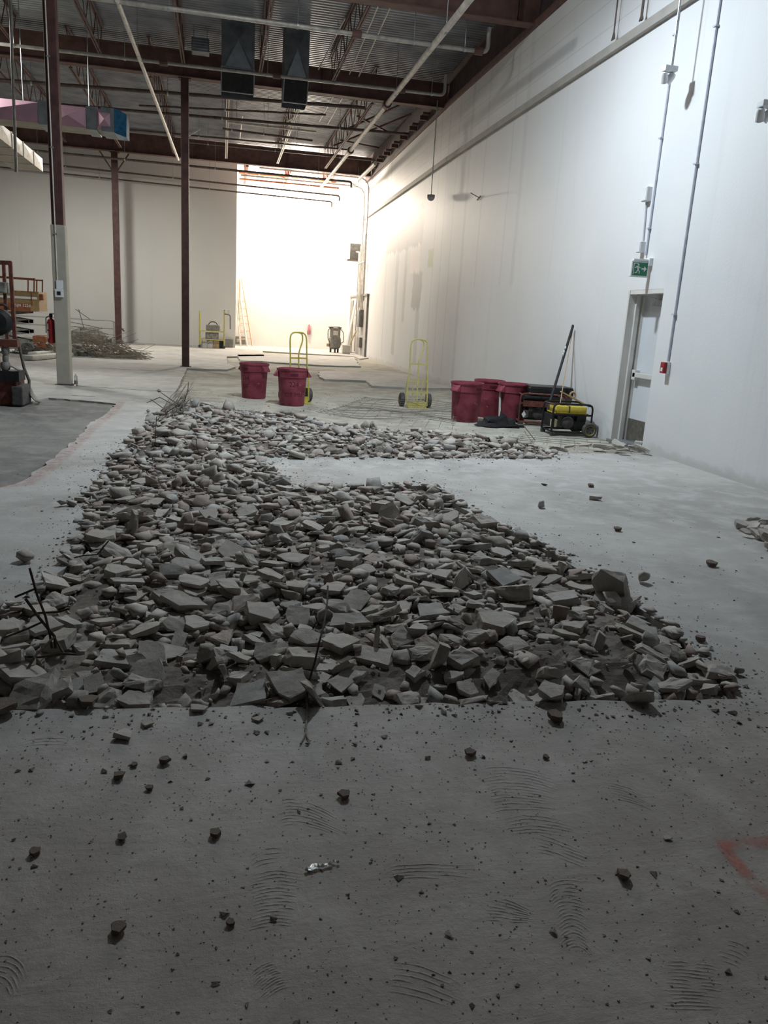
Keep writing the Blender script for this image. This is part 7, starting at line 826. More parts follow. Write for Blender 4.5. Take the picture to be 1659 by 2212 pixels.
# unit heater with louvres by the top of column 2, small strip lamp, heater in the corner
o = thing('unit_heater', (-.78, 21.6, 7.72), 'small grey louvred heater box hung beside the middle column top', 'heater')
MB().bb((0, 0, 0), (.42, .35, .3)).build('casing', M['dgalv'], o, bevel=.01)
for k in range(4): MB().bb((.02, -.03, .05+k*.06), (.40, .01, .065+k*.06)).build('louvre', M['galv'], o)
for x in (.05, .37): MB().tube([(x, .2, .3), (x, .2, .63)], .008, 5).build('hanger', M['galv'], o)
o = thing('strip_light', wy(523, 236, 29.5), 'small white light fitting high under the far roof deck', 'lamp')
MB().bb((-.2, 0, 0), (.2, .12, .12)).build('housing', M['white'], o, bevel=.01); MB().tube([(0, .06, .12), (0, .06, 8.34-o.location.z)], .008, 5).build('hanger', M['galv'], o)
o = thing('loose_strut', wy(406, 297, 23.2), 'short pale strut sticking out sideways from the middle column', 'strut')
MB().bar((-.05, 0, 0), wy(432, 279, 23.2)-wy(406, 297, 23.2), .03, .03).build('bar', M['palepipe'], o)
tag(MB().tube([fl(*p, 7.6) for p in ((640, 250), (620, 262), (628, 275), (610, 300))], .03, 6).build('dangling_cable', M['palepipe']), 'bunch of loose pale cable dangling under the far roof deck', 'cable')
# unit on the far wall
hl, hr_ = wy(757, 525, 37.0), wy(780, 562, 37.0)
o = thing('wall_heater', ((hl.x+hr_.x)/2, 37.0, hr_.z), 'grey louvred heater box mounted high by the glaring corner', 'heater'); hw, hz = (hr_.x-hl.x)/2, hl.z-hr_.z
MB().bb((-hw, 0, 0), (hw, .5, hz)).build('casing', M['grey'], o, bevel=.02)
MB().bb((-hw-.12, -.06, -.06), (XR(37.2)-o.location.x, .5, 0)).build('shelf_bracket', M['grey'], o)
for k in range(3): MB().bb((-hw+.02, -.02, .2+.2*k), (hw-.02, .01, .22+.2*k)).build('louvre', M['dgalv'], o)
MB().tube(round_path([(0, -.0, .35), (XR(36.5)-o.location.x-.1, -.55, .3), (XR(36.5)-o.location.x-.1, -.55, -2.2)], .3, 6), .03, 8).build('conduit', M['palepipe'], o, smooth=True)
# ------------------------------------------------------------------ on the right wall
def wallpt(x, y, X): return wx(x, y, X)
o = thing('wall_conduit_long', (6.02, 9.82, 0), 'straight grey conduit down the white wall to the red alarm box', 'conduit')
MB().tube([(0, 0, 7.3), (0, 0, 1.28)], .016, 8).build('pipe_run', M['cpaint'], o, smooth=True)
for z in (1.9, 3.8, 5.4): MB().bb((-.03, -.035, z), (.02, .035, z+.02)).build('strap', M['cpaint'], o)
o.name = 'wall_conduit'
o = thing('fire_alarm_pull', (6.04, 9.82, 1.19), 'small red fire alarm pull box on the white wall right of the door', 'alarm')
MB().bb((-.05, -.055, -.075), (0, .055, .085)).build('back_box', M['white'], o, bevel=.004)
MB().bb((-.095, -.05, -.07), (-.05, .05, .08)).build('cover', M['alarm'], o, bevel=.006)
MB().bb((-.10, -.022, -.045), (-.094, .022, .005)).build('pull_handle', M['white'], o)
o = thing('wall_conduit', (6.02, 10.80, 0), 'grey conduit down the white wall to the exit sign', 'conduit')
MB().tube([(0, -.02, 7.3), (0, .0, 2.74)], .015, 8).build('pipe_run', M['cpaint'], o, smooth=True)
for z in (3.1, 4.3, 5.6): MB().bb((-.03, -.03, z), (.02, .03, z+.02)).build('strap', M['cpaint'], o)
o = thing('wall_conduit', (6.02, 10.98, 0), 'short conduit between the two white boxes above the exit sign', 'conduit')
MB().tube([(0, .0, 3.5), (0, -.05, 2.95)], .013, 8).build('pipe_run', M['cpaint'], o, smooth=True)
for nm, p, s, lab in (('junction_box', (6.04, 10.96, 3.59), .07, 'upper white junction box above the exit sign'), ('junction_box', (6.04, 10.93, 2.86), .055, 'lower white junction box just above the exit sign')):
    o = thing(nm, p, lab, 'box'); MB().bb((-.08, -s, -s*1.4), (0, s, s*1.4)).build('housing', M['white'], o, bevel=.006); MB().bb((-.088, -s*.9, -s*1.25), (-.08, s*.9, s*1.25)).build('cover', M['white'], o)
o = thing('exit_sign', (6.03, 10.66, 2.42), 'green and white running-man exit sign jutting from the wall above the door', 'sign')
MB().bb((-.30, -.03, 0), (-.03, .03, .22)).build('housing', M['white'], o, bevel=.008)
MB().bb((-.28, -.034, .02), (-.05, -.029, .20)).build('sign_face', M['green'], o)
MB().bb((-.28, -.04, .22), (.01, .04, .25)).build('canopy', M['white'], o, bevel=.006)
MB().bb((-.05, -.06, .16), (.01, .06, .27)).build('wall_mount', M['white'], o, bevel=.006)
g = MB(); Y0 = -.037
def poly(pts): 
    n = len(pts); g.add([(x, Y0, z) for x, z in pts], [tuple(range(n))])
# left: doorway bar, middle: runner, right: arrow
poly([(-.272, .03), (-.262, .03), (-.262, .19), (-.272, .19)]); poly([(-.262, .18), (-.20, .18), (-.20, .19), (-.262, .19)])
g.add([(-.198+.013*math.cos(a), Y0, .168+.013*math.sin(a)) for a in [i*PI/4 for i in range(8)]], [tuple(range(8))])
poly([(-.222, .155), (-.195, .15), (-.185, .10), (-.205, .095)])
poly([(-.205, .10), (-.19, .10), (-.165, .075), (-.172, .045), (-.182, .048), (-.178, .07)])
poly([(-.205, .105), (-.195, .09), (-.215, .055), (-.245, .05), (-.245, .062), (-.222, .068)])
poly([(-.222, .155), (-.215, .145), (-.235, .12), (-.255, .125), (-.252, .135), (-.238, .133)])
poly([(-.198, .15), (-.195, .135), (-.165, .12), (-.162, .13)])
poly([(-.145, .105), (-.105, .105), (-.105, .125), (-.145, .125)]); poly([(-.105, .075), (-.065, .115), (-.105, .155)])
g.build('pictogram', M['white'], o)
def emlight(loc, lab, rodtop):
    o = thing('emergency_light', loc, lab, 'lamp'); l = Vector(loc)
    MB().bb((-.11, -.06, -.03), (.07, .06, .035)).build('mount', M['white'], o, bevel=.008)
    for s, rx in ((-1, -.5), (1, .5)):
        R = Matrix.Rotation(.55*s, 3, 'Y') @ Matrix.Rotation(.5, 3, 'X')
        h = MB().lathe([(.03, 0), (.045, -.03), (.055, -.11), (.057, -.13)], (-.02+.075*s, 0, -.04), 16, R).build('lamp_head', M['white'], o, smooth=True)
        MB().lathe([(.001, -.128), (.05, -.131)], (-.02+.075*s, 0, -.04), 16, R).build('lens', M['lens'], h)
    MB().tube([(0, 0, .03), (0, 0, rodtop-l.z)], .014, 8).build('stem', M['galv'], o, smooth=True)
emlight((5.72, 10.25, 5.0), 'twin-head white emergency light on a stem high on the white wall', 7.4)
emlight((5.72, 8.10, 4.08), 'dark twin-head light cut off by the right edge of the view', 7.4)
o = thing('pendant_detector', (5.75, 22.6, 5.05), 'half-round dark sensor hanging on a thin drop beside the patched wall', 'sensor')
MB().lathe([(.0, -.1), (.06, -.085), (.10, -.04), (.11, 0)], n=20).build('dome', M['lens'], o, smooth=True); MB().lathe([(.11, 0), (.11, .06), (.02, .08)], n=20).build('cap', M['grey'], o, smooth=True)
MB().tube([(0, 0, .08), (0, 0, 2.5)], .015, 6).build('drop_pipe', M['galv'], o)
for k, (x, y) in enumerate(((1036, 427), (1330, 60), (1337, 75))):
    p = wx(x, y)
    if k == 0: tag(MB().bar(p+Vector((-.02, -.12, .02)), p+Vector((-.02, .12, -.04)), .02, .02).bar(p+Vector((-.02, .0, .0)), p+Vector((-.25, -.05, .08)), .015, .015).build('wall_hook', M['darkpipe']), 'small dark bracket sticking out of the middle of the white wall', 'bracket')
for k, (y, z) in enumerate(((12.55, 6.06), (11.7, 6.06))):
    tag(MB().tube([(5.95, y, z), (5.95, y, 7.4)], .012 if k == 0 else .02, 6).bar((5.95, y-.05, z), (5.95, y, z+.12), .015, .015).bar((5.95, y+.05, z), (5.95, y, z+.12), .015, .015).build('hanger_rod', M['darkpipe']), ('farther' if k == 0 else 'nearer')+' thin rod standing on the wall ledge up to the roof', 'rod')
# ------------------------------------------------------------------ rubble
def inside(x, y, Q):
    c = False; n = len(Q)
    for i in range(n):
        x1, y1 = Q[i]; x2, y2 = Q[(i+1) % n]
        if (y1 > y) != (y2 > y) and x < (x2-x1)*(y-y1)/(y2-y1)+x1: c = not c
    return c
def edist(x, y, Q):
    m = 9
    for i in range(len(Q)):
        x1, y1 = Q[i]; x2, y2 = Q[(i+1) % len(Q)]; dx, dy = x2-x1, y2-y1
        t = max(0, min(1, ((x-x1)*dx+(y-y1)*dy)/(dx*dx+dy*dy))); m = min(m, math.hypot(x-x1-t*dx, y-y1-t*dy))
    return m
def core(x, y):
    if not inside(x, y, RUB): return -.05
    k = min(1, edist(x, y, RUB)/.35); k = k*k*(3-2*k)
    top = .0+.022*math.sin(x*2.3+y*1.1)+.02*math.sin(y*2.9-x)
    if y > 8.6: top += .07*min(1, (y-8.6)/1.5)
    return -.05+k*(top+.05)
NSH = 26
def stone_shape(i):
    r = random.Random(500+i); n = r.choice((4, 4, 5, 5, 6)); el = r.uniform(.5, .9); th = r.uniform(.14, .27)
    if i % 9 == 8: th = r.uniform(.33, .48)
    bm = bmesh.new(); a0 = r.uniform(0, 6.28)
    for k in range(n):
        a = a0+(k+r.uniform(-.36, .36))*2*math.pi/n
        R = .5*r.uniform(.72, 1.12); x, y = R*math.cos(a), R*el*math.sin(a)
        bm.verts.new((x*.96, y*.96, th/2+r.uniform(-.015, .015)))
        s = r.uniform(.55, 1.04); bm.verts.new((x*s, y*s, -th/2+r.uniform(0, .65)**1.5*th))
        if r.random() < .25: bm.verts.new((x*1.04, y*1.04, r.uniform(-.2, .25)*th))
    bmesh.ops.convex_hull(bm, input=bm.verts)
    bmesh.ops.delete(bm, geom=[v for v in bm.verts if not v.link_faces], context='VERTS')
    return bm
def stone_mesh(i, cuts, amp, name):
    bm = stone_shape(i)
    bmesh.ops.triangulate(bm, faces=bm.faces)
    if cuts: bmesh.ops.subdivide_edges(bm, edges=bm.edges, cuts=cuts, use_grid_fill=True)
    bm.normal_update()
    o = Vector((i*3.7, i*1.3, 0))
    for v in bm.verts:
        c = v.co; nn = noise.noise(c*4.5+o)*1.0 + noise.noise(c*11+o)*.5
        top = v.normal.z > .8
        v.co = c + v.normal*(nn*amp*(.3 if top else 1.)) 
    me = bpy.data.meshes.new(name); bm.to_mesh(me); bm.free(); me.materials.append(M['stone']); return me
HI = [stone_mesh(i, 3, .045, 'concrete_chunk') for i in range(NSH)]
LO = [stone_mesh(i, 1, .04, 'chunk_low') for i in range(NSH)]
stones = []
# settled position (x, y in 5 mm, z in 1 mm), turn (quaternion x, y, z in fiftieths), shape number and width (cm) of every chunk
for k in range(0, len(STONES), 8):
    x, y, z, qx, qy, qz, i, s = STONES[k:k+8]
    x, y, z, qx, qy, qz, s = x/200, y/200, z/1000, qx/50, qy/50, qz/50, s/100
    qw = math.sqrt(max(0, 1-qx*qx-qy*qy-qz*qz))
    q = Quaternion((qw, qx, qy, qz)); q.normalize()
    stones.append((Vector((x, y, z)), q, i, s, Vector((s, s, s*min(1.35, max(.8, .14/s)**.5)))))
def inview(p):
    d = p-C0; z = d.dot(AF)
    if z < .3: return False
    u = 829.5+FPX*d.dot(AR)/z; v = 1106-FPX*d.dot(AU)/z
    return -20 < u < 1680 and -20 < v < 2232
cand = sorted([s for s in stones if inview(s[0]) and s[0].z > core(s[0].x, s[0].y)+.01], key=lambda s: -s[3]/(s[0]-C0).length)[:300]
ids = set(id(s) for s in cand)
def zone(p):
    y, x = p.y, p.x
    if y < 3.7: return 'flat grey chunk of broken concrete along the near edge of the rubble', 'chunks along the near edge'
    if y < 5.2: return ('flat grey chunk of broken concrete in the wide near part of the rubble, left half', 'near rubble chunks, left') if x < .8 else ('flat grey chunk of broken concrete in the wide near part of the rubble, right half', 'near rubble chunks, right')
    if y < 8.6: return 'grey chunk of broken concrete where the rubble narrows leftward behind the wide near part', 'middle rubble chunks'
    return 'large grey chunk of broken concrete in the far arm of the rubble before the bins', 'far arm rubble chunks'
for s in cand:
    o = obj('concrete_chunk', HI[s[2]]); o.location = s[0]; o.rotation_mode = 'QUATERNION'; o.rotation_quaternion = s[1]; o.scale = s[4]
    l, gname = zone(s[0]); tag(o, l, 'rubble', gname)
def join_stones(lst, name, meshes):
    VS, TR = [], []; k = 0
    for p, q, i, s, sc_ in lst:
        me = meshes[i]; n = len(me.vertices); a = np.empty(n*3, np.float32); me.vertices.foreach_get('co', a); a = a.reshape(-1, 3)*np.array(sc_)
        a = a @ np.array(q.to_matrix()).T + np.array(p); VS.append(a)
        t = np.empty(len(me.polygons)*3, np.int32)
        me.polygons.foreach_get('vertices', t); TR.append(t.reshape(-1, 3)+k); k += n
    V = np.concatenate(VS); T = np.concatenate(TR)
    me = bpy.data.meshes.new(name); me.vertices.add(len(V)); me.vertices.foreach_set('co', V.astype(np.float32).ravel())
    me.loops.add(T.size); me.loops.foreach_set('vertex_index', T.ravel().astype(np.int32))
    me.polygons.add(len(T)); me.polygons.foreach_set('loop_start', np.arange(0, T.size, 3, dtype=np.int32))
    me.update(calc_edges=True); me.materials.append(M['stone']); return obj(name, me)
rf = random.Random(77); frag = []
while len(frag) < 5200:
    x, y = rf.uniform(-1.7, 4.4), rf.uniform(2.8, 13.8)
    if not inside(x, y, RUB): continue
    s = min(.07, .026*math.exp(rf.gauss(0, .4))); q = Quaternion((rf.gauss(0, 1), rf.gauss(0, .5), rf.gauss(0, .5), rf.gauss(0, 1))); q.normalize()
    frag.append((Vector((x, y, core(x, y)+rf.uniform(.0, .035))), q, rf.randrange(NSH), s, Vector((s, s, s*1.3))))
for k in range(700):   # chips wedged between the slabs of concrete and spilling over the cut edges
    x, y = rf.uniform(-1.7, 4.4), rf.uniform(2.85, 13.6)
    if not inside(x, y, RUB) or (y < 3.2 and edist(x, y, RUB) < .07): continue
    s = rf.uniform(.06, .13); frag.append((Vector((x, y, core(x, y)+.022)), Quaternion((1, rf.gauss(0, .13), rf.gauss(0, .13), rf.gauss(0, 2))).normalized(), rf.randrange(NSH), s, Vector((s, s, s))))
for k in range(520):
    i = rf.randrange(2, len(RUB)-1); a, b = Vector(RUB[i]), Vector(RUB[(i+1) % len(RUB)]); p = a.lerp(b, rf.random())+Vector((rf.gauss(0, .035), rf.gauss(0, .035)))
    s = rf.uniform(.05, .14); frag.append((Vector((p.x, p.y, .004+s*.1)), Quaternion((1, rf.gauss(0, .12), rf.gauss(0, .12), rf.gauss(0, 2))).normalized(), rf.randrange(NSH), s, Vector((s, s, s))))
for k in range(420):
    i = rf.randrange(len(RUB)); a, b = Vector(RUB[i]), Vector(RUB[(i+1) % len(RUB)]); p = a.lerp(b, rf.random())+Vector((rf.gauss(0, .09), rf.gauss(0, .09)))
    if inside(p.x, p.y, RUB) or p.y < 2.8 and rf.random() < .5: continue
    s = min(.06, .022*math.exp(rf.gauss(0, .5))); frag.append((Vector((p.x, p.y, s*.12)), Quaternion((1, rf.gauss(0, .08), rf.gauss(0, .08), rf.gauss(0, 2))).normalized(), rf.randrange(NSH), s, Vector((s, s, s))))
tag(join_stones([s for s in stones if id(s) not in ids]+frag, 'concrete_rubble', LO), 'mass of smaller broken concrete filling the trench between the larger chunks', 'rubble', kind='stuff')
# crushed bed under the chunks
g = MB(); xs = [-1.9+.035*i for i in range(int(6.4/.035))]; ys = [2.75+.035*j for j in range(int(11.2/.035))]; idx = {}
for j, y in enumerate(ys):
    for i, x in enumerate(xs):
        if inside(x, y, RUB) or edist(x, y, RUB) < .05:
            idx[(i, j)] = len(g.v); g.v.append((x, y, core(x, y)+.018*noise.noise(Vector((x*9, y*9, 0)))+.014*noise.noise(Vector((x*27, y*27, 3)))+.004))
for (i, j), k in idx.items():
    q = [(i+1, j), (i+1, j+1), (i, j+1)]
    if all(t in idx for t in q): g.f.append((k,)+tuple(idx[t] for t in q))
tag(g.build('crushed_gravel', M['gravel']), 'dark crushed gravel and dirt lying under the broken concrete', 'gravel', kind='stuff')
# crumbs strewn on the slab around the trench
r = random.Random(5); tet = [Vector((1, 1, 1)), Vector((1, -1, -1)), Vector((-1, 1, -1)), Vector((-1, -1, 1)), Vector((0, 0, -1.3))]
g = MB(); cnt = 0
def crumb(x, y, s, z=0.):
    q = Quaternion((r.gauss(0, 1), r.gauss(0, 1), r.gauss(0, 1), r.gauss(0, 1))).normalized()
    k = len(g.v); f = (r.uniform(.7, 1.4), r.uniform(.7, 1.4), r.uniform(.5, 1.))
    for v in tet:
        w = q @ v; g.v.append((x+w.x*s*f[0], y+w.y*s*f[1], z+s*.45+w.z*s*.5*f[2]))
    for t in ((0, 1, 3), (0, 3, 2), (0, 2, 1), (1, 4, 3), (3, 4, 2), (2, 4, 1)): g.f.append(tuple(i+k for i in t))
mring = m_
while cnt < 5200:
    x, y = r.uniform(-3.2, 5.6), 1.1+8.8*r.random()**1.3
    if inside(x, y, RUB): continue
    e = edist(x, y, RUB); pr = math.exp(-e/.28)*1.0+.035+.05*(y < 3.0)
    if r.random() > pr: continue
    crumb(x, y, min(.011, .0015*math.exp(abs(r.gauss(0, .7))))*(1.6 if e < .15 else 1.)); cnt += 1
for i in range(4200):
    crumb(r.uniform(-1.3, 2.9), 1.1+1.9*r.random(), .0011*math.exp(abs(r.gauss(0, .45))))
for i in range(900):
    x, y = r.uniform(-1, 5.5), r.uniform(9.5, 17); crumb(x, y, .006*math.exp(r.gauss(0, .4)), -.05)
tag(g.build('concrete_crumbs', M['gravel'], ), 'fine dark crumbs and grit strewn over the slab around the rubble', 'crumbs', kind='stuff')
# loose stones one can count
loose = [((255, 2012), .050, 'brownish round stone alone on the slab at lower left', 8), ((744, 1722), .052, 'two-tone stone alone on the slab in the lower middle', 8), ((1015, 1632), .05, 'small brown stone on the slab just right of centre', 17),
 ((1199, 1556), .085, 'reddish block lying on the slab just in front of the trench edge', 8), ((1190, 1512), .15, 'thick grey block tipped over the near trench edge', 17), ((268, 1592), .115, 'pale flat shard on the slab left of centre before the trench', 3),
 ((318, 1564), .07, 'small pale flake behind the pale flat shard', 4), ((355, 1648), .05, 'small brown pebble before the pale flat shard', 8), ((258, 1680), .045, 'small brown pebble nearest the left, below the pale shard', 17),
 ((290, 1655), .03, 'tiny pebble beside two brown pebbles, below the pale shard', 8), ((322, 1706), .03, 'tiny dark pebble lowest of the cluster below the pale shard', 17), ((465, 1806), .045, 'small stone on the slab left of the comb grooves', 8), ((265, 1813), .036, 'tiny dark stone on the slab in the lower left quarter', 17),
 ((75, 1846), .04, 'tiny brown stone close to the left edge of the view', 8), ((1348, 1897), .05, 'small dark stone on the slab at lower right', 17), ((1440, 1812), .035, 'tiny flat stone right of the comb grooves', 4), ((1178, 1638), .03, 'tiny dark pebble right of the small brown stone', 8),
 ((1262, 1645), .028, 'tiny flat flake farther right of the small brown stone', 4), ((1535, 1223), .10, 'dark lump on the open slab right of the rubble', 8), ((1338, 1260), .15, 'reddish flat chunk just off the right side of the rubble', 12), ((1284, 1079), .20, 'flat pale flake on the bright slab below the door', 3),
 ((1275, 1052), .08, 'small block on the bright slab, farther than the flat flake', 17), ((1176, 1048), .10, 'small flat block on the bright slab left of the small block', 12), ((1334, 1147), .08, 'tiny chunk on the slab beyond the dark lump', 8), ((1512, 1385), .07, 'small stone off the right side of the near rubble', 8), ((498, 1972+25), .03, 'tiny brown stone in the middle of the lower slab', 8),
 ((190, 1525), .10, 'rounded lump on the slab at the near left trench edge', 8), ((8, 1540), .13, 'large rounded lump cut off by the left edge of the view', 8), ((430, 1535), .09, 'flat flake resting on the near slab edge, left part', 4), ((560, 1555), .06, 'flat flake below the trench edge beside the looped wire', 4)]
BR = {}
for (px, py), s, lab, sh in loose:
    p = fl(px, py, 0.); th = .22 if sh % 9 != 8 else .5
    dark_one = sh in (8, 17, 12) and not (sh == 17 and s > .12)
    if dark_one and sh not in BR: BR[sh] = HI[sh].copy(); BR[sh].materials.clear(); BR[sh].materials.append(M['stonebrown'])
    o = obj('loose_stone', BR[sh] if dark_one else HI[sh]); o.location = p+Vector((0, 0, s*th*.42)); o.scale = (s, s, s*(1. if s < .1 else .8)); o.rotation_euler = (rnd.uniform(-.12, .12), rnd.uniform(-.12, .12), rnd.uniform(0, 6)); tag(o, lab, 'stone')
for k, (px, py, s) in enumerate(((1205, 975, .3), (1230, 972, .22), (1262, 972, .26), (1290, 968, .3), (1310, 977, .24), (1335, 972, .3), (1352, 966, .25), (1372, 975, .3), (1390, 982, .34), (1380, 962, .26), (1320, 962, .2), (1345, 983, .2), (1398, 972, .2))):
    o = obj('edge_shard', HI[(k*5+1) % NSH]); o.location = fl(px, py)+Vector((0, 0, .03+.02*(k % 3))); o.scale = (s, s, s*.9); o.rotation_euler = (rnd.uniform(-.3, .3), rnd.uniform(-.3, .3), rnd.uniform(0, 6)); tag(o, 'flat concrete shard in the thin row leading to the door', 'stone', 'shards in the row towards the door')
for k, (px, py, s) in enumerate(((1600, 1142, .16), (1625, 1150, .22), (1650, 1142, .2), (1640, 1165, .24), (1610, 1160, .12), (1655, 1175, .2), (1672, 1155, .26), (1590, 1137, .08), (1625, 1136, .14), (1665, 1190, .18))):
    o = obj('edge_shard', HI[(k*7+8) % NSH]); o.location = fl(px, py)+Vector((0, 0, .03+.015*(k % 3))); o.scale = (s, s, s); o.rotation_euler = (rnd.uniform(-.3, .3), rnd.uniform(-.3, .3), rnd.uniform(0, 6)); tag(o, 'lumpy concrete chunk in the small pile at the right edge of the view', 'stone', 'small pile at the right edge')
# comb grooves of old adhesive on the slab: thin raised ridges
g = MB(); patches = [([(1020, 1668), (1120, 1660), (1250, 1700)], [(1060, 1757), (1110, 1748), (1195, 1752)], 15), ([(1085, 1772), (1160, 1763), (1260, 1788)], [(1095, 1808), (1150, 1798), (1255, 1812)], 6),
 ([(1182, 1918), (1210, 1903), (1262, 1905)], [(1215, 2065), (1250, 2045), (1288, 2080)], 20), ([(600, 1738), (660, 1732), (775, 1792)], [(598, 1790), (650, 1782), (735, 1806)], 9), ([(535, 1895), (590, 1882), (655, 1888)], [(535, 2012), (590, 1998), (645, 2003)], 17),
 ([(535, 2112), (560, 2088), (595, 2074)], [(560, 2172), (600, 2140), (630, 2128)], 12), ([(1430, 2075), (1500, 2080), (1560, 2092)], [(1425, 2178), (1490, 2180), (1560, 2182)], 14), ([(1060, 1935), (1110, 1950), (1160, 1975)], [(1035, 1985), (1100, 1990), (1165, 1993)], 8),
 ([(1300, 1690), (1350, 1700), (1395, 1722)], [(1320, 1722), (1370, 1735), (1412, 1752)], 7), ([(-10, 2065), (35, 2072), (60, 2115)], [(-20, 2120), (10, 2128), (25, 2160)], 6), ([(835, 1882), (900, 1868), (1110, 1874)], [(830, 1906), (900, 1896), (1000, 1902)], 5), ([(845, 2080), (920, 2092), (1010, 2135)], [(830, 2142), (900, 2152), (1000, 2185)], 6),
 ([(1155, 1800), (1200, 1815), (1290, 1850)], [(1150, 1840), (1200, 1850), (1280, 1880)], 6), ([(540, 1855), (560, 1838), (620, 1832)], [(545, 1880), (570, 1866), (620, 1860)], 4), ([(10, 1612), (90, 1596), (170, 1597)], [(15, 1622), (90, 1608), (160, 1612)], 3), ([(1560, 2030), (1600, 2040), (1625, 2060)], [(1545, 2070), (1580, 2082), (1600, 2092)], 6)]
r = random.Random(31)
def ridge(pts, w, h):
    k = len(g.v); n = len(pts)
    for i, p in enumerate(pts):
        d = (pts[min(i+1, n-1)]-pts[max(i-1, 0)]); s = Vector((-d.y, d.x, 0)).normalized()*w; t = min(1, 3*min(i, n-1-i)/n+.02)
        hh = h*t*r.uniform(.5, 1.2)
        g.v += [tuple(p+s), tuple(p+Vector((0, 0, hh))), tuple(p-s)]
    for i in range(n-1):
        a = k+i*3; g.f += [(a, a+1, a+4, a+3), (a+1, a+2, a+5, a+4)]
for A, B, n in patches:
    for i in range(n):
        t = i/(n-1); q = [Vector(A[j]).lerp(Vector(B[j]), t) for j in range(3)]; u0, u1 = r.uniform(0, .15), r.uniform(.8, 1); pts = []
        for k in range(15):
            u = u0+(u1-u0)*k/14; c = q[0]*(1-u)**2+(q[1]*2-q[0]*.5-q[2]*.5)*2*u*(1-u)+q[2]*u*u
            p = fl(c.x, c.y); p += Vector((noise.noise(p*20), noise.noise(p*20+Vector((5, 5, 5))), 0))*.004; p.z = .0002; pts.append(p)
        for c in ([pts] if r.random() < .6 else [pts[:7], pts[8:]]): ridge(c, .003, .0013)
tag(g.build('adhesive_ridges', M['floor'], fix=False), 'curved comb ridges of old adhesive left on the near slab', 'adhesive', kind='stuff')
# pink marking paint
def ribbon(px, w, lab, z=.0015, m='paint'):
    pts = [fl(*p) for p in px]; P2 = []
    for a, b in zip(pts, pts[1:]):
        n = max(2, int((b-a).length/.08)); P2 += [a.lerp(b, k/n) for k in range(n)]
    P2.append(pts[-1]); g = MB(); n = len(P2); uv = []
    for i, p in enumerate(P2):
        d = (P2[min(i+1, n-1)]-P2[max(i-1, 0)]); s = Vector((-d.y, d.x, 0)).normalized()*w; g.v += [(p.x+s.x, p.y+s.y, z), (p.x-s.x, p.y-s.y, z)]
    g.f = [(2*i, 2*i+2, 2*i+3, 2*i+1) for i in range(n-1)]
    o = g.build('marking_paint', M[m], fix=False); me = o.data; L = me.uv_layers.new()
    for lp in me.loops: L.data[lp.index].uv = (lp.vertex_index//2, lp.vertex_index % 2)
    tag(o, lab, 'paint')
ribbon([(-20, 1052), (60, 1045), (110, 1010), (160, 965), (200, 925), (245, 890), (262, 868)], .09, 'faint pink chalk line along the dark floor patch at left')
ribbon([(1555, 1828), (1600, 1822), (1700, 1815)], .035, 'upper stroke of the pink paint arrow at the right edge', m='paint2')
ribbon([(1558, 1825), (1600, 1875), (1640, 1920), (1700, 1960)], .03, 'lower stroke of the pink paint arrow at the right edge', .0022, 'paint2')
# rebar, wire and branches
def rod(pts, rad, name, lab, cat, m='rebar', grp=None):
    o = MB().tube([Vector(p) for p in pts], rad, 7).build(name, M[m], smooth=True); return tag(o, lab, cat, grp)
def plane_pts(px, Y): return [wy(x, y, Y) for x, y in px]
a = fl(118, 1375, .12)
o = thing('bent_rebar', a, 'cluster of rusty wire-mesh ends standing up at the left edge of the near rubble', 'rebar'); 
def rp(name, px, dy, rad=.005):
    pts = [wy(x, y, a.y+d_)-a for (x, y), d_ in zip(px, dy)]; MB().tube(pts, rad, 7).build(name, M['rebar'], o, smooth=True)
rp('upright_bar', [(64, 1227), (80, 1285), (98, 1330), (108, 1372), (112, 1400)], [.0, .0, 0, 0, 0], .0055); rp('upright_bar', [(55, 1293), (85, 1335), (118, 1375), (120, 1400)], [.0, 0, 0, 0], .0065)
rp('cross_bar', [(32, 1290), (78, 1271)], [-.02, 0]); rp('cross_bar', [(65, 1333), (82, 1324), (125, 1322), (150, 1315)], [.1, .05, 0, -.02]); rp('cross_bar', [(8, 1378), (60, 1358), (90, 1344)], [-.03, -.01, .02])
rp('lower_bar', [(118, 1375), (80, 1412), (52, 1456)], [0, -.12, -.22], .0055); rp('lower_bar', [(54, 1418), (85, 1420), (130, 1412), (165, 1414)], [-.1, -.1, -.1, -.12]); rp('lower_bar', [(52, 1463), (80, 1468), (115, 1468)], [-.22, -.2, -.2]); rp('lower_bar', [(120, 1380), (138, 1412)], [0, -.1])
b = fl(668, 1476, .06)
def tw(x, y, d=0., z=None): return wy(x, y, b.y+d)
rod([tw(708, 1266, .55), tw(707, 1300, .42), tw(700, 1350, .2), tw(690, 1385, .1), tw(680, 1430, .05), tw(668, 1470, 0)], .0045, 'rebar_stalk', 'thin rusty rod rising out of the near middle of the rubble', 'rebar')
q = [fl(664, 1502, .012), fl(664, 1540, .006), fl(660, 1575, .006)]
o = thing('tie_wire', q[0], 'thin twisted wire with a forked loop hanging onto the slab in the near middle', 'wire')
MB().tube([(0, .03, .05)]+[p-q[0] for p in q], .0042, 6).build('strand', M['tiewire'], o, smooth=True)
MB().tube([fl(663, 1575, .006)-q[0], fl(657, 1592, .006)-q[0], fl(649, 1607, .006)-q[0]], .003, 6).build('fork_end', M['tiewire'], o); MB().tube([p-q[0] for p in (fl(660, 1575, .006), fl(663, 1592, .006), fl(668, 1600, .006), fl(665, 1607, .006), fl(660, 1606, .006))], .003, 6).build('fork_end', M['tiewire'], o)
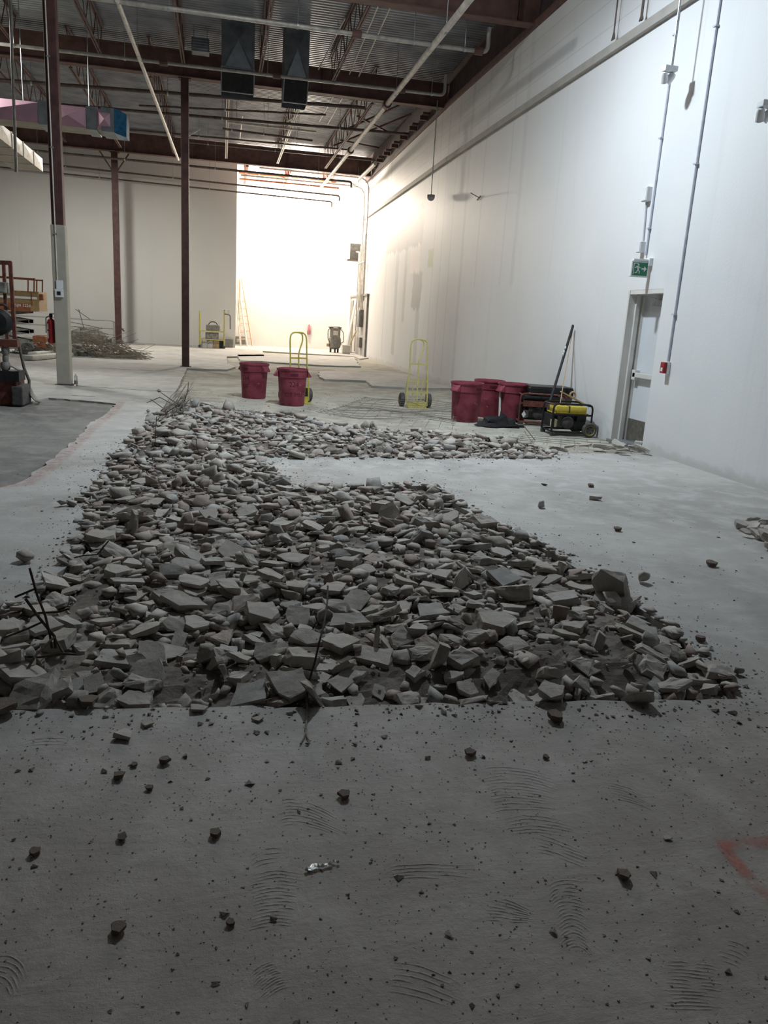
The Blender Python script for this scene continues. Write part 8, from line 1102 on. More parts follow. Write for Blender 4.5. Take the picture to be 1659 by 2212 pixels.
for k, (px, Yd, lab) in enumerate((([(160, 1205), (180, 1200), (210, 1198), (235, 1168)], .0, 'bent rusty wire at the left side of the near rubble, higher up'), ([(430, 985), (425, 960), (424, 948)], 0, 'short thin wire standing in the trunk of the rubble'), ([(1000, 1360), (960, 1340), (905, 1345)], 0, 'rusty wire lying across the near rubble, right of the thin rod'), ([(335, 960), (338, 900)], 0, 'short thin wire standing at the left border of the rubble'))):
    base = fl(px[0][0], px[0][1], .10); rod([wy(x, y, base.y) for x, y in px], .004, 'loose_wire', lab, 'wire')
# dry branches at the far left of the rubble
b = fl(395, 880, .12); o = thing('branch_bundle', b, 'bundle of dry twigs and wires at the far left corner of the rubble', 'branches'); r = random.Random(3)
for k in range(22):
    p0 = Vector((r.uniform(-.35, .05), r.uniform(-.9, -.1), r.uniform(-.06, .05))); p1 = Vector((.02+r.uniform(-.06, .14), r.uniform(-.1, .35), r.uniform(.1, .38)))
    mid = (p0+p1)/2+Vector((r.uniform(-.06, .06), 0, r.uniform(-.06, .02))); MB().tube([p0, mid, p1], .007, 5, r2=.003).build('twig', M['branch'], o)
for px in ([(400, 883), (370, 872), (345, 858), (317, 870)], [(395, 880), (362, 858), (345, 846)], [(385, 900), (350, 880), (325, 862)], [(398, 868), (406, 845), (407, 825)]):
    MB().tube([wy(x, y, b.y)-b for x, y in px], .009, 5, r2=.005).build('twig', M['branch'], o)
MB().lathe([(0, -.03), (.04, 0), (0, .03)], wy(343, 844, b.y)-b, 8).build('clod', M['gravel'], o)
# wire mesh sheets
def meshsheet(c, lab, grp=None, warp=.03, z=-.05):
    A, B, Cc, D = [Vector(p) for p in c]; U = (B-A).length; V = (D-A).length; nu, nv = max(2, int(U/.2)), max(2, int(V/.2))
    def pt(u, v):
        p = A.lerp(B, u).lerp(D.lerp(Cc, u), v); p.z = z+.015+warp*(1+noise.noise(p*1.1))*.9; return p
    o = thing('wire_mesh', (0, 0, 0), lab, 'wire mesh', grp)
    g = MB()
    for i in range(nu+1): g.tube([pt(i/nu, v/10*1.04-.02) for v in range(11)], .0036, 5)
    g.build('long_wires', M['wire'], o)
    g = MB()
    for j in range(nv+1): g.tube([pt(u/14*1.06-.03, j/nv) for u in range(15)], .0036, 5)
    g.build('cross_wires', M['wire'], o)
meshsheet([fl(690, 905, -.03), fl(975, 925, -.03), fl(985, 880, -.03), fl(790, 868, -.03)], 'large sheet of wire mesh lying on the dusty ground before the hand trucks', None, .09)
meshsheet([fl(1120, 950, 0), fl(1395, 975, 0), fl(1380, 957, 0), fl(1130, 938, 0)], 'smaller sheet of wire mesh lying before the yellow generator', None, .03)
rod([fl(1130, 918, .05), fl(1155, 950, .06)], .006, 'stray_rod', 'thin dark rod lying between the bins and the yellow generator', 'rod')
g = MB()
r = random.Random(8); c0 = fl(688, 1876, .004)
for k in range(9): g.lathe([(0, 0), (r.uniform(.006, .014), .004), (0, r.uniform(.008, .014))], c0+Vector((-.035+.012*k, .02*(k/9)+r.uniform(-.006, .006), 0)), 6)
tag(g.build('foil_scrap', M['chrome']), 'crumpled shiny foil scrap on the near slab', 'foil')
for k, (x, y) in enumerate(((566, 898), (637, 924))):
    tag(MB().lathe([(0, -.012), (.04, 0), (0, .012)], fl(x, y, .2), 7, Matrix.Rotation(.3, 3, 'Y')).build('shiny_scrap', M['white']), ('left' if k == 0 else 'right')+' small bright scrap glinting in the far rubble', 'scrap')
# ------------------------------------------------------------------ bins
def can(loc, rz, lab, stencil=None, band='dark'):
    o = thing('waste_bin', loc, lab, 'bin', rz=rz)
    prof = [(.0, .0), (.225, 0), (.232, .012), (.262, .50), (.264, .52), (.276, .525), (.282, .64), (.292, .648), (.297, .668), (.292, .688), (.28, .686), (.268, .64), (.25, .5), (.215, .03), (0, .025)]
    MB().lathe(prof, n=48).build('barrel', M['red'], o, smooth=True)
    for s in (-1, 1):
        g = MB(); 
        g.add([(s*.275, -.09, .655), (s*.275, .09, .655), (s*.275, .09, .53), (s*.275, -.09, .53), (s*.345, -.075, .56), (s*.345, .075, .56), (s*.35, -.08, .535), (s*.35, .08, .535)], [(0, 1, 5, 4), (4, 5, 7, 6), (6, 7, 2, 3), (0, 4, 6, 3), (1, 2, 7, 5), (0, 3, 2, 1)])
        g.build('handle', M['red'], o, bevel=.006)
    def wrap(zc, rr, sc0=1.):
        def f(c):
            z = zc+c.y; R = (.232+(z-.012)/(.488)*.03 if z < .5 else .279)+rr+c.z; a = -PI/2 + c.x/R; return Vector((R*math.cos(a), R*math.sin(a), z))
        return f
    g = MB(); vs = []
    for k in range(11):
        a = -PI/2+(-.07+.014*k)/.28; 
        for z in (.565, .605): vs.append((.284*math.cos(a), .284*math.sin(a), z))
    g.add(vs, [(2*i, 2*i+2, 2*i+3, 2*i+1) for i in range(10)]); g.build('name_plate', M['redd'], o)
    if stencil:
        for t, z, s in stencil: text_part('stencil', t, s, M['redd'], o, None, .0006, wrap(z, .0015), 'faded stencilled marks '+t)
    g = MB(); r = random.Random(int(loc[0]*100)); 
    for k in range(5):
        a = r.uniform(-2.2, -.4); z = r.uniform(.15, .45); R = .232+(z-.012)/.488*.03+.001; n = 5
        vs = []
        for i in range(n): 
            da = i*.03; vs += [(R*math.cos(a+da), R*math.sin(a+da), z+.012*math.sin(i)), (R*math.cos(a+da), R*math.sin(a+da), z+.012+.012*math.sin(i))]
        g.add(vs, [(2*i, 2*i+2, 2*i+3, 2*i+1) for i in range(n-1)])
    g.build('scuff', M['scuff'], o)
    return o
Zb = -.05
def at(px, py): return tuple(fl(px, py, Zb)+Vector((0, .22, 0)))
can(at(549, 862), -.75, 'red bin leftmost of the two standing behind the rubble', [('234', .40, .12), ('OF', .24, .12)])
can(at(632, 878), .05, 'red bin with faded stencilled numbers in front of the left yellow hand truck', [('224', .40, .12), ('OT MU', .21, .11)])
can(at(1011, 913), .55, 'leftmost front red bin of the three near the generators')
can(at(1060, 903), -.1, 'middle red bin, half hidden behind the other two near the generators')
can(at(1113, 913), .3, 'rightmost red bin of the three, touching the rusty generator')
# ------------------------------------------------------------------ hand trucks
def truck(loc, rz, lab, m):
    o = thing('hand_truck', loc, lab, 'hand truck', rz=rz); r = .015
    def lean(x, y, z): return (x, y+.10*z, z)
    # outer loop
    W = .175; pts = [lean(-W-.03, 0, .04), lean(-W-.03, 0, .45), lean(-W, 0, .75)] + [lean(-W+.0, 0, 1.2), lean(-W+.02, 0, 1.29), lean(-W+.08, 0, 1.33), lean(W-.08, 0, 1.33), lean(W-.02, 0, 1.29), lean(W, 0, 1.2)] + [lean(W, 0, .75), lean(W+.03, 0, .45), lean(W+.03, 0, .04)]
    MB().tube(round_path(pts, .06, 3), r, 8).build('frame', M[m], o, smooth=True)
    MB().tube(round_path([lean(.02, 0, 1.33), lean(.09, .01, 1.30), lean(.10, .02, 1.18), lean(.03, .0, 1.02), lean(0, 0, .92), lean(0, 0, .12)], .06, 4), r, 8).build('centre_handle', M[m], o, smooth=True)
    for z, w in ((.85, W), (.52, W+.02), (.30, W+.03)): MB().bar(lean(-w, 0, z), lean(w, 0, z), .01, .03).build('cross_bar', M[m], o)
    for s in (-1, 1):
        MB().tube(round_path([lean(s*W, 0, .72), (s*(W+.035), .17, .35), (s*(W+.035), .20, .14)], .1, 4), .011, 8).build('rear_brace', M[m], o, smooth=True)
        MB().bar((s*.09, .05, .05), lean(s*.09, 0, .5), .02, .02).build('inner_strut', M[m], o)
    MB().bb((-.20, -.20, .0), (.20, .02, .008)).bb((-.20, .0, .0), (.20, .02, .12)).build('toe_plate', M[m], o)
    MB().tube([(-.29, .17, .14), (.29, .17, .14)], .009, 8).build('axle', M['galv'], o)
    for s in (-1, 1):
        R = Matrix.Rotation(PI/2, 3, 'Y'); wv = MB().lathe([(.055, -.035), (.11, -.045), (.134, -.034), (.14, 0), (.134, .034), (.11, .045), (.055, .035)], (s*.275, .17, .14), 24, R).build('wheel', M['rubber'], o, smooth=True)
        MB().lathe([(.0, -.034), (.058, -.034), (.058, .034), (.0, .034)], (s*.275, .17, .14), 16, R).build('hub', M['grey'], wv, smooth=True)
    return o
truck(tuple(fl(646, 874, Zb)+Vector((.03, .3, 0))), .35, 'yellow hand truck standing behind the front left red bin', 'yellow')
truck(tuple(fl(900, 881, Zb)), 0.0, 'paler yellow hand truck standing free in the middle of the floor', 'paleyellow')
# ------------------------------------------------------------------ generators
def generator(loc, rz, lab, fm, tm, L=.68, D=.5, Hh=.54, wheel=True):
    o = thing('generator', loc, lab, 'generator', rz=rz); r = .016; w, d = L/2, D/2
    for s in (-1, 1):
        MB().tube(round_path([(-w, s*d, .07), (-w, s*d, Hh), (w, s*d, Hh), (w, s*d, .07), (-w, s*d, .07)], .09, 4), r, 8).build('frame_loop', M[fm], o, smooth=True)
    for x, z in ((-w+.02, Hh-.02), (w-.02, Hh-.02), (-w+.02, .07), (w-.02, .07)): MB().tube([(x, -d, z), (x, d, z)], r, 8).build('cross_tube', M[fm], o)
    MB().bar((-w, -d, Hh-.17), (w, -d, Hh-.17), .012, .03).build('front_rail', M[fm], o)
    g = MB(); tw_, td = w-.07, d-.05
    g.bb((-tw_, -td, Hh-.15), (tw_, td, Hh-.04)); tk = g.build('fuel_tank', M[tm], o, bevel=.03, smooth=True)
    MB().bb((-tw_-.02, -td-.015, Hh-.165), (tw_+.02, td+.015, Hh-.145)).build('tank_flange', M[tm], o)
    MB().lathe([(.04, 0), (.045, .02), (.0, .025)], (-.1, 0, Hh-.04), 16).build('fuel_cap', M['black'], tk)
    MB().bb((-.05, -td-.004, Hh-.15), (-.035, td+.004, Hh-.036)).build('tank_strap', M['black'], o)
    # engine with cooling shroud and recoil starter, alternator, muffler, panel
    R = Matrix.Rotation(PI/2, 3, 'X')
    MB().bb((-.24, -.17, .11), (.06, .17, .34)).build('engine_block', M['black'], o, bevel=.02)
    MB().lathe([(.10, 0), (.105, .03), (.08, .05), (.0, .052)], (-.06, -.17, .22), 24, R).build('starter_cover', M['rubber'], o, smooth=True)
    g = MB()
    for k in range(6): g.bb((-.22+.018*k, -.178, .14), (-.214+.018*k, -.168, .32))
    g.build('fin', M['grey'], o)
    MB().lathe([(.11, 0), (.12, .03), (.12, .2), (.10, .23)], (.06, 0, .20), 20, Matrix.Rotation(PI/2, 3, 'Y')).build('alternator', M['rubber'], o, smooth=True)
    MB().bb((.09, -.21, .24), (.25, -.12, .34)).build('air_filter', M['black'], o, bevel=.015)
    MB().lathe([(.05, -.02), (.055, 0), (.055, .1), (.0, .11)], (-.27, -.14, .16), 16).build('muffler_cover', M['cream' if tm == 'tank' else 'grey'], o, smooth=True)
    MB().bb((-w+.01, -d+.01, .14), (-w+.04, d-.02, .34)).build('outlet_panel', M['black'], o, bevel=.006)
    if wheel:
        for s in (-1, 1):
            Rw = Matrix.Rotation(PI/2, 3, 'X'); wh = MB().lathe([(.06, -.03), (.10, -.04), (.118, -.025), (.118, .025), (.10, .04), (.06, .03)], (w-.04, s*(d+.05), .12), 28, Rw).build('wheel', M['rubber'], o, smooth=True)
            rim = MB().lathe([(.0, -.03), (.02, -.034), (.03, -.024), (.068, -.026), (.078, -.038), (.078, .038), (.068, .026), (.0, .03)], (w-.04, s*(d+.05), .12), 28, Rw).build('rim', M['tank'], wh, smooth=True)
            g = MB()
            for k in range(5):
                a = k*2*PI/5; g.lathe([(.0, -.002), (.012, -.002), (.012, .002), (0, .002)], (w-.04+.048*math.cos(a), s*(d+.05)-.027*1.05 if s < 0 else d+.05+.028, .12+.048*math.sin(a)), 8, Rw)
            g.build('rim_hole', M['black'], wh)
    for s in (-1, 1): MB().bb((-w-.01, s*d-.03, 0), (-w+.06, s*d+.03, .06)).build('foot', M['rubber'], o, bevel=.006)
    if not wheel:
        for s in (-1, 1): MB().bb((w-.06, s*d-.03, 0), (w+.01, s*d+.03, .06)).build('foot', M['rubber'], o, bevel=.006)
    return o
gl = fl(1238, 944, Zb)+Vector((-.02, .27, 0)); generator(tuple(gl), -.06, 'black framed generator with yellow tank and wheels by the white wall', 'black', 'tank', .66, .46, .52)
g2 = generator(tuple(fl(1185, 925, Zb)+Vector((-.02, .42, 0))), -.22, 'rusty red generator with black tank behind the yellow one', 'rust', 'black', .80, .52, .56, False)
text_part('lettering', 'GENE', .06, M['white'], g2, Matrix.Translation((.05, -.262, .41)) @ Matrix.Rotation(PI/2, 4, 'X'), .001)
MB().bb((-.35, -.268, .34), (.3, -.255, .44)).build('side_panel', M['rust'], g2)
MB().add([(-.36, -.262, .20), (-.32, -.262, .26), (-.28, -.262, .20), (-.32, -.262, .14)], [(0, 1, 2, 3)]).build('diamond_label', M['white'], g2)
o = thing('black_case', tuple(fl(1190, 925, Zb)+Vector((.06, .44, .57))), 'flat black case lying on top of the rusty generator', 'case', rz=-.2)
MB().bb((-.36, -.24, 0), (.40, .26, .10)).build('shell', M['black'], o, bevel=.02); MB().bb((-.35, -.235, .10), (.39, .25, .125)).build('lid', M['rubber'], o, bevel=.01)
MB().bar((.10, -.03, .03+.0), (.12, -.03, .0), .01, .01)
pl0 = wy(1212, 846, gl.y); pl1 = wy(1272, 878, gl.y-.05)
tag(MB().bar(pl0, pl1, .10, .018).build('wooden_plank', M['wood'], bevel=.003), 'short wooden board slanting across the tops of the two generators', 'board')
R = Matrix.Rotation(PI/2, 3, 'X'); g = MB(); g.tube([wy(1237, 853, gl.y+.2)+Vector((.045*math.cos(t*2*PI/16), 0, .045*math.sin(t*2*PI/16))) for t in range(17)], .016, 8, cap=False)
tag(g.build('tape_roll', M['wood'], smooth=True), 'brownish ring of tape propped behind the slanting board', 'tape roll')
# level leaning on the wall and broom handle
b0 = Vector((5.55, 12.25, .45)); b1 = wx(1238, 703, 5.98)
b0 = wy(1187, 848, 12.2)
o = thing('long_black_bar', b0, 'long black bar with white marks leaning on the white wall', 'bar')
MB().bar((0, 0, -.3), b1-b0, .03, .05).build('bar', M['black'], o)
for t in (.56, .60, .66): 
    p = (b1-b0)*t; MB().bar(p-(b1-b0)*.013+Vector((-.004, -.018, 0)), p+(b1-b0)*.013+Vector((-.004, -.018, 0)), .012, .04).build('white_mark', M['white'], o)
b0 = wy(1215, 842, 12.0); b1 = wx(1237, 712, 6.0)
rod([b0+(b0-b1)*.3, b1], .008, 'thin_stick', 'thin wooden stick leaning on the wall right of the long black bar', 'stick', 'wood')
rod([wy(1079, 905, fl(1080, 905).y), wy(1081, 830, fl(1080, 905).y+.15)], .02, 'pale_post', 'pale stick standing between the middle and right red bins', 'stick', 'dustwhite')
# dark bag and hose at the bins
g = MB(); r = random.Random(4); c = fl(1078, 922, Zb)
vs = []; n1, n2 = 14, 6
for j in range(n2+1):
    for i in range(n1):
        a = 2*PI*i/n1; t = j/n2; R_ = (1-t**2)**.5*(1+.6*noise.noise(Vector((math.cos(a)*2, math.sin(a)*2, t*3)))); vs.append((c.x+.40*R_*math.cos(a), c.y+.16*R_*math.sin(a), Zb+.13*t*(1+1.6*noise.noise(Vector((math.cos(a)*2, math.sin(a)*2, 4+t*3))))))
g.add(vs, [(j*n1+i, j*n1+(i+1) % n1, (j+1)*n1+(i+1) % n1, (j+1)*n1+i) for j in range(n2) for i in range(n1)])
tag(g.build('dark_bag', M['black'], smooth=True), 'crumpled dark bag lying at the foot of the three red bins', 'bag')
c = fl(1110, 922, Zb); tag(MB().tube([c+Vector((.17*math.cos(t*.4), .07*math.sin(t*.4), .015+.002*t)) for t in range(17)], .012, 6).build('grey_hose', M['grey'], smooth=True), 'coiled grey hose on the floor beside the rusty generator', 'hose')
# ------------------------------------------------------------------ red machine at the left edge, shovel
mb = fl(20, 874); o = thing('red_machine', (mb.x-.05, mb.y+.25, 0), 'red-framed machine with engine cut off by the left edge', 'machine')
Yp = mb.y
def L(x, y, Y=None): p = wy(x, y, Y or Yp); return p-o.location
MB().bar(L(22, 565), L(32, 732), .05, .05).build('mast', M['rust'], o); MB().bar(L(8, 572, Yp+.25), L(16, 735, Yp+.25), .045, .045).build('mast', M['rust'], o)
MB().bar(L(-40, 566), L(24, 568), .06, .06).build('top_bar', M['rust'], o); MB().bar(L(-60, 738), L(40, 742), .14, .11).build('deck_beam', M['rust'], o)
q = L(-14, 608); MB().bb((q.x-.12, -.3, q.z-.16), (q.x+.18, 0, q.z+.0)).build('control_box', M['tarp'], o, bevel=.02)
q = L(-2, 695); MB().lathe([(.10, -.14), (.19, -.1), (.2, .08), (.14, .14), (.0, .15)], q, 20, Matrix.Rotation(PI/2, 3, 'X')).build('engine_drum', M['black'], o, smooth=True)
q = L(5, 668); MB().tube([q+Vector((.08*math.cos(t*PI/8), 0, .07*math.sin(t*PI/8))) for t in range(13)], .018, 8).build('hose', M['rubber'], o, smooth=True)
for zz, rr in ((757, .06), (775, .045), (790, .07), (806, .05)):
    q = L(12, zz); MB().lathe([(rr*.8, -.06), (rr, -.03), (rr, .03), (rr*.8, .06)], q, 14).build('valve', M['grey'], o, smooth=True)
MB().bb((L(-60, 812).x, -.34, L(0, 822).z), (L(44, 812).x, .05, L(0, 800).z)).build('step_plate', M['black'], o)
q0, q1 = L(-60, 868), L(36, 822); MB().bb((q0.x, -.28, .0), (q1.x, .25, q1.z)).build('base_block', M['rust'], o, bevel=.02)
q0 = L(31, 870); MB().bb((q0.x-.01, -.36, .0), (q0.x+.15, .2, L(0, 832).z)).build('side_weight', M['rubber'], o, bevel=.02)
MB().bar(L(25, 790), L(42, 800), .12, .02).build('guard_plate', M['grey'], o)
MB().bar(L(-8, 745), L(-2, 860), .07, .07).build('inner_post', M['rust'], o)
sb = fl(74, 869); o = thing('shovel', sb, 'shovel with worn handle leaning on the red machine', 'shovel')
def Ls(x, y, d=0.): return wy(x, y, sb.y+d)-sb
MB().tube([Ls(38, 731, -.1), Ls(44, 760, -.06), Ls(52, 795, -.03), Ls(63, 822, 0), Ls(63, 834, 0)], .022, 10).build('handle', M['branch'], o, smooth=True)
g = MB(); A = [Ls(60, 835), Ls(66, 853), Ls(75, 864), Ls(85, 871)]; vs = []
for k, p in enumerate(A):
    w_ = (.07, .11, .115, .05)[k]
    for s in (-1, -.5, 0, .5, 1): vs.append(p+Vector((.03*(s*s)-.01, s*w_, .01*s*s)))
g.add(vs, [(k*5+i, k*5+i+1, k*5+i+6, k*5+i+5) for k in range(3) for i in range(4)])
b_ = g.build('blade', M['grey'], o, smooth=True); md = b_.modifiers.new('thick', 'SOLIDIFY'); md.thickness = .006
MB().tube([Ls(63, 826), Ls(61, 838), Ls(64, 845)], .022, 8).build('socket', M['grey'], o)
# ------------------------------------------------------------------ scissor lift
Y = 25.; p0 = wy(-30, 735, Y); o = thing('scissor_lift', (p0.x, Y, 0), 'lowered orange and tan scissor lift behind the red machine at the left', 'scissor lift')
def Q(x, y): return wy(x, y, Y)-o.location
x1 = Q(84, 650).x; zt = Q(60, 629).z; zb = Q(60, 656).z; z0 = Q(60, 673).z; x0 = -1.2
MB().bb((x0, 0, zb), (x1, 1.1, zt)).build('platform_side', M['lifttan'], o)
MB().bb((x0, -.02, Q(60, 646).z), (x1-.05, .0, Q(60, 641).z)).build('bright_strip', M['white'], o)
MB().bb((x0, -.03, z0), (x1-.25, 1.1, zb)).build('platform_base', M['orange'], o)
MB().bb((x1-.25, .0, z0+.02), (x1, 1.1, zb)).build('platform_end', M['lifttan'], o)
MB().bb((x1-.02, .1, zb+.12), (x1+.1, .3, zb+.3)).build('end_bracket', M['orange'], o, bevel=.02)
for y in (0, 1.1):
    MB().tube([(x0, y, Q(40, 599).z), (x1-.12, y, Q(75, 603).z)], .022, 8).build('top_rail', M['orange'], o)
    for xx in (61, 74): MB().tube([(Q(xx, 640).x, y, zt-.02), (Q(xx, 603).x, y, Q(xx, 601).z)], .02, 8).build('rail_post', M['orange'], o)
    MB().tube([(Q(68, 640).x, y-.03, zb), (Q(68, 640).x, y-.03, zt)], .015, 8).build('rail_post', M['orange'], o)
text_part('lettering', 'SJIII 3226', .115, M['white'], o, Matrix.Translation((Q(50, 659).x, -.035, Q(50, 660).z)) @ Matrix.Rotation(PI/2, 4, 'X'), .001)
zb1 = .36
for s in (0, 1):
    for k in range(3):
        za, zc = zb1+(z0-zb1)*k/3, zb1+(z0-zb1)*(k+1)/3; MB().bar((x0+.2, .2+.6*s, za), (x1-.35, .2+.6*s, zc), .05, .1).build('scissor_arm', M['grey'], o); MB().bar((x0+.2, .2+.6*s, zc), (x1-.35, .2+.6*s, za), .05, .1).build('scissor_arm', M['grey'], o)
MB().bb((x0, .05, .14), (x1-.2, 1.0, zb1)).build('chassis', M['grey'], o, bevel=.02)
MB().bb((x1-.25, .1, .2), (x1+.12, .9, .55)).build('end_box', M['orange'], o, bevel=.02)
for xx in (x0+.4, x1-.4): MB().lathe([(.1, -.05), (.17, -.05), (.17, .05), (.1, .05)], (xx, .02, .17), 20, Matrix.Rotation(PI/2, 3, 'X')).lathe([(0, -.04), (.1, -.04), (.1, .04), (0, .04)], (xx, .02, .17), 16, Matrix.Rotation(PI/2, 3, 'X')).build('wheel', M['rubber'], o)
# ------------------------------------------------------------------ scrap heap, railing at the left
r = random.Random(21)
o_ = MB()
cx, cy = -4.35, 25.9
def hgt_(u): return max(.05, .62*(1-u*u))
for k in range(470):
    u = r.uniform(-1, 1); x = cx+u*1.7; y = cy-.4+r.uniform(-.6, .9); z = r.uniform(.02, hgt_(u)); a = r.gauss(0, .35); L_ = r.uniform(.25, .8); e = r.gauss(0, .33)
    d_ = Vector((math.cos(a)*L_, math.sin(a)*L_, e*L_)); p = Vector((x, y, z)); q_ = p+d_+Vector((0, 0, -.1)); q_.z = max(.01, q_.z)
    o_.tube([p-d_*.3+Vector((0, 0, r.uniform(-.05, .2))), p, p+d_*.3+Vector((0, 0, r.uniform(-.05, .12))), q_], .0055, 4)
for k in range(46):
    x = cx+r.uniform(-.2, 1.3); p = Vector((x, cy+r.uniform(-.5, .4), r.uniform(.1, .35))); a = r.uniform(-.5, 2.6); L_ = r.uniform(.35, .75)
    o_.tube([p, p+Vector((math.cos(a)*L_*.5, 0, L_*.45)), p+Vector((math.cos(a)*L_+r.uniform(-.1, .1), 0, math.sin(abs(a))*L_*.6))], .005, 4)
for k in range(60):
    p = Vector((cx+r.uniform(.6, 1.5), cy-.9+r.uniform(-.3, .5), r.uniform(.02, .14))); o_.tube([p, p+Vector((r.uniform(.3, .7), r.uniform(-.15, .15), r.uniform(-.02, .08)))], .008, 4)
tag(o_.build('scrap_wire_heap', M['tiewire']), 'tangled heap of scrap wire and twigs behind the two-tone column', 'scrap heap', kind='stuff')
g = MB()
n = 26; vs = []
for j in range(9):
    for i in range(n):
        a = 2*PI*i/n; t = j/8; R_ = math.cos(t*PI/2)**.7; x = cx-.3+1.35*R_*math.cos(a); y = cy+.1+.75*R_*math.sin(a); vs.append((x, y, .5*math.sin(t*PI/2)*(1+.5*noise.noise(Vector((x*2.3, y*2.3, t))))*(1.15-.3*math.cos(a))*.75))
vs = [(x, y, z*.72*(1+.5*noise.noise(Vector((x*6, y*6, z*4))))) for x, y, z in vs]
g.add(vs, [(j*n+i, j*n+(i+1) % n, (j+1)*n+(i+1) % n, (j+1)*n+i) for j in range(8) for i in range(n)])
tag(g.build('debris_mound', M['tarp'], smooth=True), 'low grey-green mound of debris under the scrap wire at the left', 'debris', kind='stuff')
for k in range(34):
    u = r.uniform(-1, .5); x = cx+u*1.7; o = obj('pale_scrap', HI[(k*3) % NSH]); s = r.uniform(.15, .38); o.location = (x, cy-.75+r.uniform(-.12, .2), r.uniform(.1, .45*(1-u*u)+.05)); o.scale = (s, s, s*.5); o.rotation_euler = (r.uniform(-.5, .5), r.uniform(-.5, .5), r.uniform(0, 6)); tag(o, 'pale scrap piece lying on the debris mound at the left', 'scrap', 'pale scraps on the debris mound')
for k, (x0_, x1_, py) in enumerate(((60, 150, 771), (70, 158, 763))):
    p, q_ = fl(x0_, py+8), fl(x1_, py); tag(MB().bar(p+Vector((0, 0, .07)), q_+Vector((0, 0, .07)), .3, .13).build('rolled_mat', M['dustwhite'], bevel=.05), ('nearer' if k == 0 else 'farther')+' dusty rolled mat lying before the scrap heap', 'mat')
rods = ([(150, 695), (215, 708)], [(170, 668), (182, 712)], [(163, 668), (195, 690), (205, 705)], [(160, 705), (235, 722)], [(150, 715), (235, 728)])
for a_, b_, *c_ in rods: rod([wy(*a_, 25.6), wy(*b_, 25.6)], .01, 'scrap_rod', 'thin rod poking out of the scrap heap right of the two-tone column', 'rod', 'tiewire', 'rods poking from the scrap heap')
o = thing('low_railing', (wy(165, 690, 35.5).x, 35.5, 0), 'low grey two-rail barrier in front of the back wall', 'railing')
xa, xb = -3.6, wy(246, 690, 35.5).x-o.location.x; zt = wy(246, 693, 35.5).z; zm = wy(246, 710, 35.5).z
MB().tube(round_path([(xa, 0, zt), (xb, 0, zt), (xb+.45, -.3, zt*.55)], .15), .03, 8).build('top_rail', M['panelgrey'], o, smooth=True)
MB().tube([(xa, 0, zm), (xb+.4, 0, zm)], .03, 8).build('middle_rail', M['panelgrey'], o, smooth=True)
for x in (xb, xb-2.2, xb-4): MB().bb((x-.04, -.03, 0), (x+.04, .03, zt)).build('post', M['panelgrey'], o)
o = thing('white_carton', tuple(fl(253, 740)+Vector((0, .3, 0))), 'white box on the floor beside the farthest maroon column', 'box'); MB().bb((-.17, -.15, 0), (.15, .15, .46)).build('carton', M['dustwhite'], o, bevel=.01); MB().bb((-.06, -.155, .1), (.03, -.15, .3)).build('dark_mark', M['black'], o)
o = thing('black_crate', tuple(fl(232, 740)+Vector((0, .1, 0))), 'low dark crate on the floor left of the white box', 'crate'); MB().bb((-.32, -.2, 0), (.15, .2, .13)).build('crate', M['black'], o, bevel=.02)
o = thing('grey_mound', tuple(fl(190, 738)), 'rounded grey bale behind the scrap heap near the railing', 'bale'); MB().lathe([(.75, 0), (.8, .2), (.6, .45), (.2, .58), (0, .6)], n=20, sy=.4).build('bale', M['tarp'], o, smooth=True)
# ------------------------------------------------------------------ scaffold with clutter
Y = 34.9; o = thing('baker_scaffold', (wy(462, 752, Y).x, Y, 0), 'yellow rolling scaffold by the back wall behind the middle column', 'scaffold')
def K(x, y, d=0.): return wy(x, y, Y+d)-o.location
w_ = K(484, 745).x; xl = K(431, 745).x
for x in (xl, w_):
    for y in (0, .6): MB().tube([(x, y, .12), (x, y, K(484, 672).z if x == w_ else K(431, 672).z)], .025, 8).build('upright', M['yellow'], o)
    for z in (.35, .75, 1.15): MB().tube([(x, 0, z), (x, .6, z)], .015, 6).build('rung', M['yellow'], o)
for z in (K(460, 716).z, K(460, 734).z):
    for y in (0, .6): MB().bar((xl, y, z), (w_, y, z), .03, .05).build('side_rail', M['paleyellow'], o)
MB().bb((xl, 0, K(460, 716).z-.02), (w_, .6, K(460, 716).z)).build('shelf', M['dustwhite'], o)
for x in (xl, w_):
    for y in (0, .6): MB().lathe([(0, -.02), (.06, -.02), (.06, .02), (0, .02)], (x, y, .06), 14, Matrix.Rotation(PI/2, 3, 'X')).build('caster', M['rubber'], o)
z = K(460, 716).z; ox = o.location.x
o2 = thing('tool_bag', (ox+K(460, 716).x, Y+.25, z), 'dark tool bag standing on the scaffold shelf', 'bag'); MB().bb((-.3, -.15, 0), (.3, .15, .28)).build('body', M['grey'], o2, bevel=.06); MB().tube(round_path([(-.2, 0, .27), (-.1, 0, .4), (.1, 0, .4), (.2, 0, .27)], .1), .02, 6).build('handle', M['black'], o2)
o2 = thing('tool_case', (ox+K(458, 734).x, Y+.2, K(460, 734).z), 'dark case between the two scaffold rails', 'case'); MB().bb((-.28, -.15, .0), (.28, .15, .3)).build('body', M['tarp'], o2, bevel=.02)
zt_ = K(484, 672).z
o2 = thing('site_lamp', (ox+w_, Y, zt_), 'flat white work lamp on top of the scaffold post', 'lamp'); MB().bb((-.22, -.1, .06), (.28, .1, .1)).build('head', M['white'], o2); MB().tube([(0, 0, -.02), (0, 0, .06)], .02, 8).build('neck', M['grey'], o2); MB().bb((.14, -.06, -.08), (.26, .06, .05)).build('battery', M['dustwhite'], o2, bevel=.02); MB().tube(round_path([(0, -.02, -.12), (.25, -.02, -.14), (.26, -.02, -.75)], .1), .03, 8).build('hanging_strap', M['grey'], o2, smooth=True)
